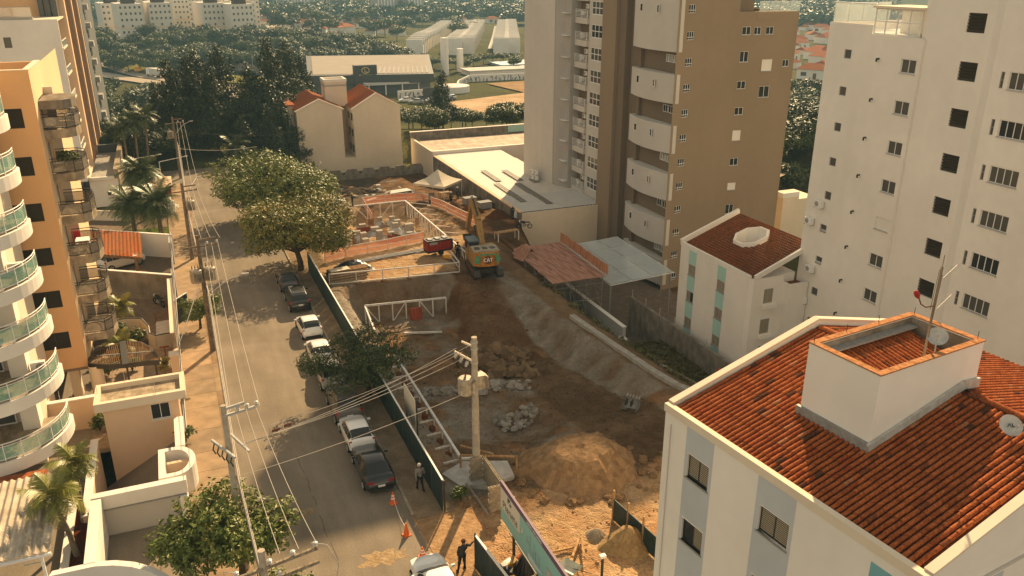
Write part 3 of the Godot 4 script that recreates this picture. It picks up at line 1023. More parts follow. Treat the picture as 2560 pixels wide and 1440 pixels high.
	wb(a, "front_parapet", -10.449, 3.402, -113.29, -7.552, 3.75, -113.0, M.plaster_white)
	wb(a, "electric_box", -8.6, 1.4, -113.199, -8.1, 1.9, -113.05, M.steel_dark)
func wall_line(p: Node, called: String, a: Vector2, c: Vector2, y0: float, y1: float, t: float, m: Material) -> MeshInstance3D:
	var b := MB.new()
	var d := Vector3(c.x - a.x, 0, c.y - a.y)
	var l := d.length()
	var z := d / l
	var x := Vector3.UP.cross(z)
	b.box(Vector3((a.x + c.x) * 0.5, (y0 + y1) * 0.5, (a.y + c.y) * 0.5), Vector3(t, y1 - y0, l), Basis(x, Vector3.UP, z))
	return part(p, called, b.mesh(), m)
func left_yards() -> void:
	sheet("driveway", Vector2(-30, -66.0), Vector2(-7.4, -25.0), 0.0, M.asphalt, 0.3)
	sheet("yard", Vector2(-7.4, -66.4), Vector2(-1.95, -51.0), 0.01, mk("yard_paving", Color(0.42, 0.31, 0.21), 0.9, "concrete", 0.35, "bump_fine", 0.5), 0.3)
	sheet("yard", Vector2(-14, -112.0), Vector2(-1.95, -66.4), 0.0, mk("yard_brown", Color(0.22, 0.16, 0.11), 0.9, "concrete", 0.3), 0.2)
	var b := MB.new()
	b.quad(Vector3(-2.1, 0.0, -42.4), Vector3(-2.1, 0.0, -50.7), Vector3(-7.0, -2.7, -50.7), Vector3(-7.0, -2.7, -42.4))
	structure("garage_ramp", b.mesh(), M.asphalt)
	sheet("ramp_edge", Vector2(-2.1, -51.0), Vector2(-1.94, -25.0), 0.1, M.kerb, 0.4)
	sheet("yard", Vector2(-7.0, -42.0), Vector2(-2.1, -25.0), -0.35, M.asphalt, 0.3)
	var o := thing("gatehouse", "peach gatehouse with flat stained roof above the garage ramp", "building")
	var hole := [Rect2(2.65, 4.33, 1.12, 1.07)]
	var org := Vector3(-6.3, -2.8, -50.7)
	facade(o, "front_wall", org, FZ, 4.3, 5.6, hole, M.plaster_peach, 0.1)
	win(o, org, FZ, 2.65, 4.33, 1.12, 1.07, 2, 1, M.frame_white, M.pane_dark, 0.09, 0.04, M.plaster_white)
	wb(o, "body", -6.3, -2.8, -53.0, -2.002, 2.79, -50.85, M.plaster_peach)
	wb(o, "roof_slab", -6.7, 2.8, -53.2, -1.5, 3.02, -50.45, M.fascia_dirty)
	wb(o, "parapet", -6.72, 2.78, -50.75, -1.48, 3.35, -50.43, M.plaster_cream)
	wb(o, "parapet", -6.72, 2.78, -53.22, -1.48, 3.35, -52.95, M.plaster_cream)
	wb(o, "parapet", -6.72, 2.781, -52.949, -6.42, 3.351, -50.751, M.plaster_cream)
	wb(o, "parapet", -1.78, 2.781, -52.949, -1.48, 3.351, -50.751, M.plaster_cream)
	for s in [Vector3(-5.0, 3.35, -53.08), Vector3(-3.2, 3.35, -50.6), Vector3(-6.57, 3.35, -52.0)]:
		b = MB.new()
		b.tube([s, s + Vector3(0, 0.75, 0)], 0.015, 5)
		part(o, "wire_post", b.mesh(), M.galvanised)
	var w := thing("ramp_wall", "peach wall with pale coping along the garage ramp, left of the gatehouse", "wall")
	wb(w, "wall", -7.2, -2.8, -50.7, -6.9, 0.85, -42.4, M.plaster_peach)
	wb(w, "coping", -7.27, 0.852, -50.7, -6.83, 0.93, -42.4, M.plaster_white)
	w = thing("ramp_wall", "tall grey wall with white top band in front of the ramp", "wall")
	wb(w, "wall", -6.9, -2.8, -42.4, -2.0, 1.3, -42.05, M.plaster_grey)
	wb(w, "top_band", -6.6, 1.35, -42.42, -1.9, 2.15, -41.95, M.plaster_white)
	wb(w, "ledge", -6.6, 1.29, -42.1, -2.0, 1.34, -41.88, M.steel_grey)
	wb(w, "pillar", -2.35, -0.3, -42.06, -1.9, 1.28, -41.7, M.plaster_white)
	w = thing("planter_wall", "broad white wall between planter bed and grey ramp wall", "wall")
	wb(w, "wall", -6.6, -0.3, -41.9, -6.1, 2.1, -36.5, M.plaster_white)
	w = thing("entrance_wall", "curved white entrance wall at the foot of the palms", "wall")
	var outer := [Vector2(-7.9, -36.6), Vector2(-6.0, -36.55), Vector2(-5.2, -36.3), Vector2(-4.4, -35.85), Vector2(-3.6, -35.15), Vector2(-2.9, -34.2), Vector2(-2.5, -33.0)]
	var poly := PackedVector2Array(outer)
	var inner := outer.duplicate()
	inner.reverse()
	for q in inner:
		poly.append(q + Vector2(-0.12, 0.34))
	b = MB.new()
	b.prism(poly, -0.4, 2.1)
	part(w, "wall", b.mesh(), M.plaster_white)
	b = MB.new()
	b.box(Vector3.ZERO, Vector3(0.42, 0.3, 0.02))
	part(w, "notice", b.mesh(), M.plate_white, Vector3(-3.72, 1.6, -34.92), Basis(Vector3.UP, 0.75))
	var tm := TextMesh.new()
	tm.text = "PARE"
	tm.font = SystemFont.new()
	tm.font_size = 12
	tm.pixel_size = 0.0085
	tm.depth = 0.004
	part(w, "lettering", tm, M.sign_red, Vector3(-3.712, 1.6, -34.905), Basis(Vector3.UP, 0.75))
	var p := thing("planter_bed", "planter of red mulch edged in white beside the awning", "planter")
	wb(p, "border", -8.05, -0.1, -44.6, -7.65, 0.62, -37.4, M.plaster_white)
	wb(p, "border", -7.65, -0.1, -37.8, -6.6, 0.621, -37.4, M.plaster_white)
	wb(p, "border", -7.65, -0.1, -44.6, -6.6, 0.619, -44.2, M.plaster_white)
	wb(p, "mulch", -7.65, -0.1, -44.2, -6.6, 0.5, -37.8, M.mulch)
	var e := thing("bin_enclosure", "white D shaped masonry enclosure bulging onto the footpath", "enclosure")
	var ring := arc_pts(-2.45, -45.1, 1.1, 1.6, -90, 90, 14)
	var ins := arc_pts(-2.45, -45.1, 0.75, 1.25, 90, -90, 14)
	b = MB.new()
	var pl := PackedVector2Array(ring)
	pl.append_array(PackedVector2Array(ins))
	b.prism(pl, 0.0, 1.6)
	part(e, "curved_wall", b.mesh(), M.plaster_white)
	wb(e, "straight_wall", -3.35, -0.6, -46.7, -3.0, 1.6, -43.5, M.plaster_white)
	wb(e, "end_wall", -3.0, -0.2, -43.85, -2.45, 1.598, -43.5, M.plaster_white)
	wb(e, "end_wall", -3.0, -0.2, -46.7, -2.45, 1.598, -46.35, M.plaster_white)
	wb(e, "cross_wall", -3.0, 0.0, -45.6, -1.75, 1.3, -45.35, M.plaster_peach)
	wb(e, "floor", -3.0, -0.2, -46.3, -1.75, 0.55, -43.9, M.concrete)
	var rw := thing("street_wall", "low peach wall with wide white coping between gatehouse and bin enclosure", "wall")
	wb(rw, "wall", -2.3, -0.5, -50.4, -1.95, 1.5, -46.75, M.plaster_peach)
	wb(rw, "coping", -2.4, 1.502, -50.4, -1.85, 1.6, -46.75, M.plaster_white)
	var bw := thing("garden_wall", "beige garden wall with pale coping and wire posts beside the gatehouse", "wall")
	wb(bw, "wall", -11.5, -0.1, -54.3, -6.75, 2.15, -54.05, M.plaster_peach)
	wb(bw, "coping", -11.5, 2.152, -54.36, -6.75, 2.23, -53.99, M.plaster_white)
	for k in 4:
		b = MB.new()
		b.tube([Vector3(-9.0 + k * 0.7, 2.2, -54.2), Vector3(-9.0 + k * 0.7, 2.9, -54.2)], 0.016, 5)
		part(bw, "wire_post", b.mesh(), M.galvanised)
	var g := thing("pergola", "dark half moon slatted pergola over the block entrance", "pergola")
	var back := [Vector2(-7.55, -58.5), Vector2(-7.2, -59.6), Vector2(-6.0, -60.55), Vector2(-5.0, -60.75), Vector2(-4.2, -60.3), Vector2(-3.5, -59.0), Vector2(-3.0, -57.0)]
	var front := [Vector2(-7.5, -58.0), Vector2(-6.9, -57.55), Vector2(-6.2, -57.2), Vector2(-5.2, -56.95), Vector2(-4.2, -56.85), Vector2(-3.5, -56.75), Vector2(-3.0, -56.6)]
	for cv in [back, front]:
		b = MB.new()
		for i in cv.size() - 1:
			b.bar(Vector3(cv[i].x, 2.75, cv[i].y), Vector3(cv[i + 1].x, 2.75, cv[i + 1].y), 0.1, 0.35)
		part(g, "rim_beam", b.mesh(), M.steel_dark)
	for k in 48:
		var t := (k + 0.5) / 48.0 * 6.0
		var i := int(t)
		var fr := t - i
		var A: Vector2 = back[i].lerp(back[i + 1], fr)
		var C: Vector2 = front[i].lerp(front[i + 1], fr)
		b = MB.new()
		b.bar(Vector3(A.x, 2.9, A.y), Vector3(C.x, 2.9, C.y), 0.035, 0.07)
		part(g, "slat", b.mesh(), M.timber_dark)
	b = MB.new()
	b.bar(Vector3(-5.4, 2.98, -60.7), Vector3(-5.1, 2.98, -56.6), 0.42, 0.08)
	part(g, "centre_beam", b.mesh(), M.steel_dark)
	b = MB.new()
	b.bar(Vector3(-7.0, 2.94, -58.9), Vector3(-3.3, 2.94, -58.2), 0.08, 0.05)
	part(g, "cross_beam", b.mesh(), M.steel_grey)
	for s in [Vector2(-5.1, -57.1), Vector2(-3.3, -57.0)]:
		b = MB.new()
		b.bar(Vector3(s.x, 0, s.y), Vector3(s.x, 2.7, s.y), 0.12)
		part(g, "post", b.mesh(), M.steel_dark)
	b = MB.new()
	b.lathe([Vector2(0.45, 0.0), Vector2(0.45, 2.7)], 20, Vector3(-7.1, 0, -58.0))
	part(g, "round_column", b.mesh(), M.plaster_cream)
	var gp := thing("gate_pillar", "square peach gate pillar next to the pergola", "pillar")
	wb(gp, "shaft", -2.35, 0, -58.6, -1.7, 2.45, -57.9, M.plaster_peach)
	wb(gp, "cap", -2.42, 2.452, -58.67, -1.63, 2.55, -57.83, M.plaster_cream)
	gp = thing("street_wall", "tan street wall of the orange block lined with cables", "wall")
	wb(gp, "wall", -2.2, 0, -75.2, -1.9, 2.3, -62.5, M.fascia_dirty)
	wb(gp, "coping", -2.26, 2.302, -75.2, -1.84, 2.38, -62.5, M.plaster_cream)
	wb(gp, "low_wall", -2.2, 0, -62.4, -1.9, 1.1, -58.7, M.plaster_peach)
	gp = thing("retaining_wall", "curved low retaining wall round the entrance garden", "wall")
	var cw := [Vector2(-7.4, -69.5), Vector2(-5.6, -69.8), Vector2(-4.5, -69.3), Vector2(-4.0, -67.5), Vector2(-3.9, -65.9), Vector2(-3.4, -65.2), Vector2(-2.2, -65.3)]
	b = MB.new()
	for i in cw.size() - 1:
		b.bar(Vector3(cw[i].x, 0.6, cw[i].y), Vector3(cw[i + 1].x, 0.6, cw[i + 1].y), 0.22, 1.2)
	part(gp, "wall", b.mesh(), M.plaster_cream)
	b = MB.new()
	for i in cw.size() - 1:
		b.bar(Vector3(cw[i].x, 1.24, cw[i].y), Vector3(cw[i + 1].x, 1.24, cw[i + 1].y), 0.12, 0.06)
	part(gp, "rail", b.mesh(), M.steel_dark)
	var st := thing("stair", "short pale stair with rusty handrails in the block yard", "stair")
	for k in 6:
		wallbox(st, "tread", Vector3(-3.4, 0.0, -70.5 + k * 0.34), Vector3(-2.3, 0.16 * (k + 1), -70.5 + (k + 1) * 0.34 - 0.002), M.concrete_white)
	wb(st, "landing", -3.4, 0.0, -68.46, -2.3, 0.97, -66.0, M.concrete_white)
	for xx in [-3.4, -2.35]:
		b = MB.new()
		b.bar(Vector3(xx, 1.0, -70.4), Vector3(xx, 1.9, -68.4), 0.05)
		for k in 4:
			b.bar(Vector3(xx, 0.16 + k * 0.27, -70.3 + k * 0.6), Vector3(xx, 1.05 + k * 0.27, -70.3 + k * 0.6), 0.04)
		part(st, "handrail", b.mesh(), M.rust)
	b = MB.new()
	b.tube([Vector3(-2.8, 0, -62.4), Vector3(-2.8, 1.4, -62.4)], 0.05, 8)
	b.bar(Vector3(-3.15, 1.35, -62.4), Vector3(-2.45, 1.35, -62.4), 0.1)
	one("fire_hydrant_pipe", b.mesh(), M.brick_red, "rusty red pipe with cross arm in the yard", "pipe")
	var nw := thing("party_wall", "water stained brown party wall behind the parked motorcycle", "wall")
	wall_line(nw, "wall", Vector2(-1.75, -75.4), Vector2(-12, -82.2), 0, 2.55, 0.2, M.concrete_dirty)
	wall_line(nw, "coping", Vector2(-1.75, -75.4), Vector2(-12, -82.2), 2.552, 2.62, 0.26, M.plaster_white)
	nw = thing("party_wall", "smooth white party wall beside the tiled carport", "wall")
	wall_line(nw, "wall", Vector2(-1.55, -88.5), Vector2(-12, -95.4), 0, 2.45, 0.2, M.plaster_white)
	wall_line(nw, "coping", Vector2(-1.55, -88.5), Vector2(-12, -95.4), 2.452, 2.53, 0.28, M.plaster_white)
	var cp := thing("carport", "carport with bright orange clay tile roof over a white car", "carport")
	var A0 := Vector3(-4.55, 2.65, -89.9)
	var A1 := Vector3(-9.4, 2.65, -93.1)
	var B0 := Vector3(-4.35, 2.25, -82.6)
	var B1 := Vector3(-9.2, 2.25, -85.8)
	rng.seed = 77
	for i in 14:
		for j in 20:
			var p0 := A0.lerp(A1, i / 14.0).lerp(B0.lerp(B1, i / 14.0), j / 20.0)
			var p1 := A0.lerp(A1, i / 14.0).lerp(B0.lerp(B1, i / 14.0), (j + 1.04) / 20.0)
			var q0 := A0.lerp(A1, (i + 0.96) / 14.0).lerp(B0.lerp(B1, (i + 0.96) / 14.0), j / 20.0)
			var q1 := A0.lerp(A1, (i + 0.96) / 14.0).lerp(B0.lerp(B1, (i + 0.96) / 14.0), (j + 1.04) / 20.0)
			b = MB.new()
			var tn := rng.randf()
			b.col = Color(0.55, 0.15, 0.035).lerp(Color(0.45, 0.16, 0.05), tn) if rng.randf() > 0.08 else Color(0.28, 0.19, 0.08)
			var up := Vector3(0, 0.05, 0)
			var m0 := (p0 + q0) * 0.5 + up
			var m1 := (p1 + q1) * 0.5 + up * 1.6
			b.quad(p0, m0, m1, p1 + up * 0.4)
			b.quad(m0, q0, q1 + up * 0.4, m1)
			part(cp, "roof_tile", b.mesh(), M.clay)
	b = MB.new()
	b.bar(B0 + Vector3(0, -0.12, 0), B1 + Vector3(0, -0.12, 0), 0.14, 0.2)
	b.bar(A0 + Vector3(0, -0.12, 0), B0 + Vector3(0, -0.12, 0), 0.12, 0.16)
	part(cp, "eaves_beam", b.mesh(), M.timber_dark)
	for s in [B0.lerp(B1, 0.12), B0.lerp(B1, 0.9), A0.lerp(A1, 0.1)]:
		b = MB.new()
		b.bar(Vector3(s.x, 0, s.z), Vector3(s.x, 2.3, s.z), 0.26)
		part(cp, "post", b.mesh(), M.timber_dark)
	var sw := thing("street_wall", "narrow grey street wall with meter boxes at the carport plot", "wall")
	wb(sw, "wall", -1.9, 0, -88.3, -1.6, 2.4, -86.0, M.plaster_grey_dark)
	wb(sw, "wall", -1.9, 0, -78.0, -1.6, 2.3, -75.6, M.plaster_grey_dark)
	b = MB.new()
	for k in 40:
		b.bar(Vector3(-1.75, 0.1, -78.1 - k * 0.195), Vector3(-1.75, 2.1, -78.1 - k * 0.195), 0.03)
	b.bar(Vector3(-1.75, 2.1, -78.0), Vector3(-1.75, 2.1, -86.0), 0.05)
	b.bar(Vector3(-1.75, 0.15, -78.0), Vector3(-1.75, 0.15, -86.0), 0.05)
	one("sliding_gate", b.mesh(), M.steel_dark, "barred dark sliding gate in front of the carport", "gate")
	sheet("lawn", Vector2(-7.0, -100.5), Vector2(-1.95, -93.5), 0.06, M.grass, 0.1)
	var sh := thing("garden_shed", "small shed with orange sheet roof and brick walls past the palms", "shed")
	wb(sh, "wall", -3.4, 0, -116.5, -1.2, 2.2, -111.2, M.brick_red)
	wb(sh, "roof", -3.7, 2.202, -116.8, -1.0, 2.35, -110.9, M.plaster_peach)
	wb(sh, "low_wall", -3.2, 0, -111.1, -1.3, 1.1, -106.0, M.plaster_white)
	wb(sh, "opening", -2.4, 0.9, -111.21, -1.7, 1.7, -111.12, M.pane_dark)
	wb(sh, "opening", -2.5, 0.1, -106.01, -1.6, 0.8, -105.95, M.pane_dark)
	var fw := thing("garden_wall", "cream garden wall behind the leafy palms", "wall")
	wall_line(fw, "wall", Vector2(-6.9, -113.0), Vector2(-3.6, -111.0), 0, 1.8, 0.2, M.plaster_cream)
	wall_line(fw, "wall", Vector2(-10.3, -107.0), Vector2(-5.5, -104.5), 0, 1.2, 0.2, M.plaster_cream)
	var sg := thing("gate_canopy", "open dark green gate leaf beside the small street tree", "gate")
	b = MB.new()
	b.bar(Vector3(-1.8, 1.2, -69.5), Vector3(-0.8, 1.2, -71.0), 0.06, 2.2)
	part(sg, "leaf", b.mesh(), M.fence_green)
	b = MB.new()
	b.bar(Vector3(-1.82, 2.33, -69.5), Vector3(-0.78, 2.33, -71.0), 0.12, 0.06)
	part(sg, "top_rail", b.mesh(), M.frame_white)
	for pp in [[Vector3(-6.5, 0, -68.0), 1.3, "bushy green shrub in the block entrance garden"], [Vector3(-4.8, 0, -66.8), 0.9, "dark leafy hedge plant inside the curved retaining wall"], [Vector3(-5.2, 0, -62.0), 0.8, "green shrub under the pergola slats"], [Vector3(-6.8, 0, -61.8), 0.9, "broad leaved plant beside the round pergola column"], [Vector3(-7.0, 0, -53.4), 0.8, "dark shrub in the corner by the garden wall"], [Vector3(-1.9, 0.1, -49.6), 0.75, "narrow bush squeezed beside the low peach wall"], [Vector3(-5.6, -0.3, -37.6), 0.8, "dark shrub inside the curved entrance wall"]]:
		potted(pp[0], pp[1], pp[2], false)
func build_right_side() -> void:
	brown_tower()
	mid_building()
	white_tower()
	tiled_building()
	court_and_walls()
func prism_part(p: Node, called: String, poly: Array, y0: float, y1: float, m: Material) -> MeshInstance3D:
	var b := MB.new()
	b.prism(PackedVector2Array(poly), y0, y1)
	return part(p, called, b.mesh(), m)
func ac_unit(p: Node, at: Vector3, th: float) -> void:
	var bs := Basis(Vector3.UP, th)
	var u := part(p, "air_conditioner", boxm(Vector3(0.8, 0.56, 0.3)), M.frame_white, at, bs)
	var b := MB.new()
	b.tube([Vector3(0, 0, 0), Vector3(0, 0, 0.015)], 0.21, 14)
	part(u, "fan_grille", b.mesh(), M.frame_grey, Vector3(-0.12, 0, 0.15))
	b = MB.new()
	b.span(Vector3(-0.4, -0.34, -0.16), Vector3(-0.34, -0.28, 0.16))
	b.span(Vector3(0.34, -0.34, -0.16), Vector3(0.4, -0.28, 0.16))
	part(u, "bracket", b.mesh(), M.frame_grey)
func brown_tower() -> void:
	var o := thing("apartment_tower", "brown and grey apartment tower with curved pale panels and grid windows", "building")
	prism_part(o, "core_wall", [Vector2(51.0, -88.0), Vector2(66, -88.0), Vector2(66, -112), Vector2(51.0, -112)], -7.2, 38.4, M.plaster_brown_dark)
	prism_part(o, "wing_wall", [Vector2(50.75, -77.6), Vector2(60.2, -77.6), Vector2(60.2, -87.99), Vector2(50.75, -87.99)], -7.2, 32.4, M.plaster_brown_dark)
	prism_part(o, "wing_wall", [Vector2(60.201, -77.8), Vector2(65.2, -77.8), Vector2(65.2, -87.98), Vector2(60.201, -87.98)], -7.2, 23.2, M.plaster_brown)
	var yb := -7.2
	var fa := Vector3(50.0, yb, -76.5)
	var ang := 0.16
	var wa := 4.6
	var hs := []
	for k in 14:
		hs.append(Rect2(1.35, -6.2 + 2.7 * k - yb + 0.2, 0.95, 0.85))
	facade(o, "front_wall", fa, ang, wa, 39.6, hs, M.plaster_brown, 0.12)
	var bs := Basis(Vector3.UP, ang)
	for k in 14:
		var v := -6.2 + 2.7 * k - yb + 0.2
		win(o, fa, ang, 1.35, v, 0.95, 0.85, 3, 1, M.frame_white, M.pane_dark, 0.11, 0.04)
		var leaf := part(o, "awning_sash", frame_mesh(0.9, 0.6, 3, 1, 0.04, 0.03), M.frame_white, fa + bs * Vector3(1.37, v + 0.25, 0.02), bs * Basis(Vector3.RIGHT, -0.95))
		part(leaf, "pane", pane_mesh(0.82, 0.52), M.glass_clear, Vector3(0.04, 0.04, 0.01))
	var fb := fa + bs * Vector3(wa, 0, 0)
	facade(o, "front_wall", fb, 0.0, 3.6, 39.6, [], M.plaster_brown, 0.1)
	var fc := fb + Vector3(3.6, 0, 0)
	var cw := 65.4 - fc.x
	var wins := []
	for k in 10:
		var y := 22.2 - 2.88 * k
		wins.append(Rect2(0.5, y - yb - 0.9, 1.05, 0.85 if k % 3 != 1 else 1.15))
	wins.append(Rect2(3.3, 18.4 - yb - 1.0, 1.3, 1.25))
	wins.append(Rect2(3.3, 15.5 - yb - 1.0, 1.3, 1.25))
	wins.append(Rect2(1.95, 22.2 - yb - 0.9, 0.85, 0.8))
	wins.append(Rect2(3.4, 22.2 - yb - 0.9, 0.95, 0.8))
	wins.append(Rect2(5.9, 18.6 - yb - 0.8, 0.8, 0.75))
	facade(o, "front_wall", fc, -0.12, cw / cos(0.12), 30.9, wins, M.plaster_brown, 0.12)
	for i in wins.size():
		var r: Rect2 = wins[i]
		var blind: bool = i == 4 or i == 6 or i == 10
		win(o, fc, -0.12, r.position.x, r.position.y, r.size.x, r.size.y, 2, 1, M.frame_white, M.blind_white if blind else M.pane_dark, 0.11, 0.045, M.frame_grey)
	var be := fc + Basis(Vector3.UP, -0.12) * Vector3(cw / cos(0.12), 0, 0)
	prism_part(o, "front_block", [Vector2(60.2, -77.6), Vector2(60.2, -76.95), Vector2(65.2, -76.35), Vector2(65.2, -77.79)], 22.9, 23.69, M.plaster_brown)
	prism_part(o, "end_wall", [Vector2(be.x - 0.25, be.z - 0.02), Vector2(be.x - 0.002, be.z), Vector2(be.x - 0.002, -88), Vector2(be.x - 0.25, -88)], yb, 23.69, M.plaster_brown)
	for k in 4:
		var g := part(o, "terrace_glass", boxm(Vector3(1.2, 1.0, 0.015)), M.glass_clear, Vector3(60.95 + 1.25 * k, 24.2, -76.75 + 0.14 * k), Basis(Vector3.UP, -0.12))
		part(g, "rail", boxm(Vector3(1.22, 0.05, 0.05)), M.frame_white, Vector3(0, 0.52, 0))
	var pz0 := -85.7
	var pz1 := -76.55
	var tops := [28.2, 22.85, 17.5, 12.1, 6.8, 1.5, -3.3]
	for i in tops.size():
		var y1: float = tops[i]
		var y0 := y1 - 3.05
		if i == 1:
			y0 = 19.8
			y1 = 25.2
		if i == 0:
			y0 = 28.0
			y1 = 32.3
		var front := []
		var ring := []
		for k in 13:
			var t := k / 12.0
			ring.append(Vector2(50.15 - 0.75 * sin(PI * t), lerpf(pz0, pz1, t)))
		var poly := ring.duplicate()
		poly.append(Vector2(50.74, pz1))
		poly.append(Vector2(50.74, pz0))
		prism_part(o, "curved_panel", poly, y0, y1, M.plaster_grey)
		for wz in [-83.3, -79.6]:
			var t: float = (wz - pz0) / (pz1 - pz0)
			var wx := 50.15 - 0.75 * sin(PI * t)
			var th := FNX + 0.75 * PI * cos(PI * t) / (pz1 - pz0)
			var f := part(o, "window", frame_mesh(0.5, 0.85, 1, 1, 0.06), M.frame_white, Vector3(wx - 0.045, y1 - 1.55, wz - 0.25), Basis(Vector3.UP, th))
			part(f, "pane", pane_mesh(0.42, 0.77), M.pane_dark, Vector3(0.04, 0.04, 0.03))
		if i > 0:
			for wz in [-79.0, -77.9]:
				var f := part(o, "window", frame_mesh(0.95, 0.8, 2, 1, 0.05), M.frame_white, Vector3(50.745, y0 - 1.2, wz - 0.45), Basis(Vector3.UP, FNX))
				part(f, "pane", pane_mesh(0.85, 0.7), M.pane_dark if (i + int(wz)) % 2 else M.glass_clear, Vector3(0.05, 0.05, 0.012))
			wb(o, "loggia_pier", 50.3, y0 - 2.3, -84.6, 50.745, y0 - 0.002, -84.1, M.plaster_brown_dark)
	prism_part(o, "column", [Vector2(49.6, -92.3), Vector2(49.6, -88.9), Vector2(51.2, -88.9), Vector2(51.2, -92.3)], yb, 38.4, M.plaster_brown)
	prism_part(o, "recess_wall", [Vector2(50.0, -88.89), Vector2(50.0, -87.2), Vector2(50.74, -87.2), Vector2(50.74, -88.89)], yb, 38.3, M.plaster_brown_dark)
	var go := Vector3(50.4, yb, -97.0)
	var gh := []
	for k in 15:
		gh.append(Rect2(0.35, 0.65 - yb + 2.755 * k - 2.755 * 2, 3.9, 1.62))
	facade(o, "grey_wall", go, FNX, 4.69, 45.5, gh, M.plaster_grey, 0.12)
	for k in 15:
		win(o, go, FNX, 0.35, gh[k].position.y, 3.9, 1.62, 4, 2, M.frame_white, M.pane_mid if k % 3 else M.pane_dark, 0.11, 0.1)
	prism_part(o, "niche_wall", [Vector2(51.3, -100.7), Vector2(51.3, -97.0), Vector2(52, -97.0), Vector2(52, -100.7)], yb, 42.2, M.plaster_grey_dark)
	prism_part(o, "niche_cheek", [Vector2(50.4, -97.25), Vector2(50.4, -97.0), Vector2(51.3, -97.0), Vector2(51.3, -97.25)], yb, 42.2, M.plaster_grey)
	for k in 11:
		var y := 0.2 + 2.755 * k
		wb(o, "ledge", 50.1, y - 0.75, -100.6, 51.3, y, -97.26, M.plaster_grey)
		var b := MB.new()
		for r in 6:
			b.bar(Vector3(50.14, y + 0.16 + 0.16 * r, -100.55), Vector3(50.14, y + 0.16 + 0.16 * r, -97.3), 0.045)
			b.bar(Vector3(50.14, y + 0.16 + 0.16 * r, -97.3), Vector3(51.2, y + 0.16 + 0.16 * r, -97.3), 0.045)
		for zz in [-100.55, -98.9, -97.3]:
			b.bar(Vector3(50.14, y, zz), Vector3(50.14, y + 1.0, zz), 0.06)
		part(o, "railing", b.mesh(), M.frame_white)
		ac_unit(o, Vector3(50.8, y + 0.5, -99.8), FNX)
		if k % 3 != 1:
			ac_unit(o, Vector3(50.9, y + 1.35, -98.6), FNX)
	prism_part(o, "rear_shaft", [Vector2(49.6, -101.2), Vector2(48.6, -102.6), Vector2(48.6, -103.4), Vector2(52, -103.4), Vector2(52, -100.7), Vector2(49.6, -100.7)], yb, 42.2, M.plaster_grey_dark)
	prism_part(o, "rear_shaft", [Vector2(48.5, -103.401), Vector2(47.75, -105.6), Vector2(47.2, -110.5), Vector2(60, -110.5), Vector2(60, -103.401)], yb, 49.6, M.plaster_grey)
	for k in 12:
		wb(o, "joint_ledge", 48.9, 0.6 + 2.755 * k, -102.5, 49.55, 0.68 + 2.755 * k, -100.75, M.frame_white)
		var f := part(o, "window", frame_mesh(0.45, 1.3, 1, 1, 0.05), M.frame_grey, Vector3(49.0, 1.0 + 2.755 * k, -102.12), Basis(Vector3.UP, FNX + 0.62))
		part(f, "pane", pane_mesh(0.38, 1.2), M.pane_dark, Vector3(0.03, 0.05, 0.02))
	var rb := MB.new()
	for k in 34:
		rb.bar(Vector3(51.2 + k * 0.28, 38.4, -88.2), Vector3(51.2 + k * 0.28, 39.8, -88.2), 0.09)
	rb.bar(Vector3(51.1, 39.8, -88.2), Vector3(60.8, 39.8, -88.2), 0.12)
	part(o, "roof_railing", rb.mesh(), M.frame_white)
	var acs := thing("condenser_rack", "two pale condenser units stacked against the grey tower base", "air conditioner", Vector3(46.6, -0.4, -106.0))
	for k in 2:
		ac_unit(acs, Vector3(0.25 * k, 0.75, 0.75 * k), FNX)
		ac_unit(acs, Vector3(0.25 * k, 1.5, 0.75 * k), FNX)
	part(acs, "stand", spanm(Vector3(-0.3, 0, -0.5), Vector3(0.6, 0.4, 1.3)), M.steel_grey)
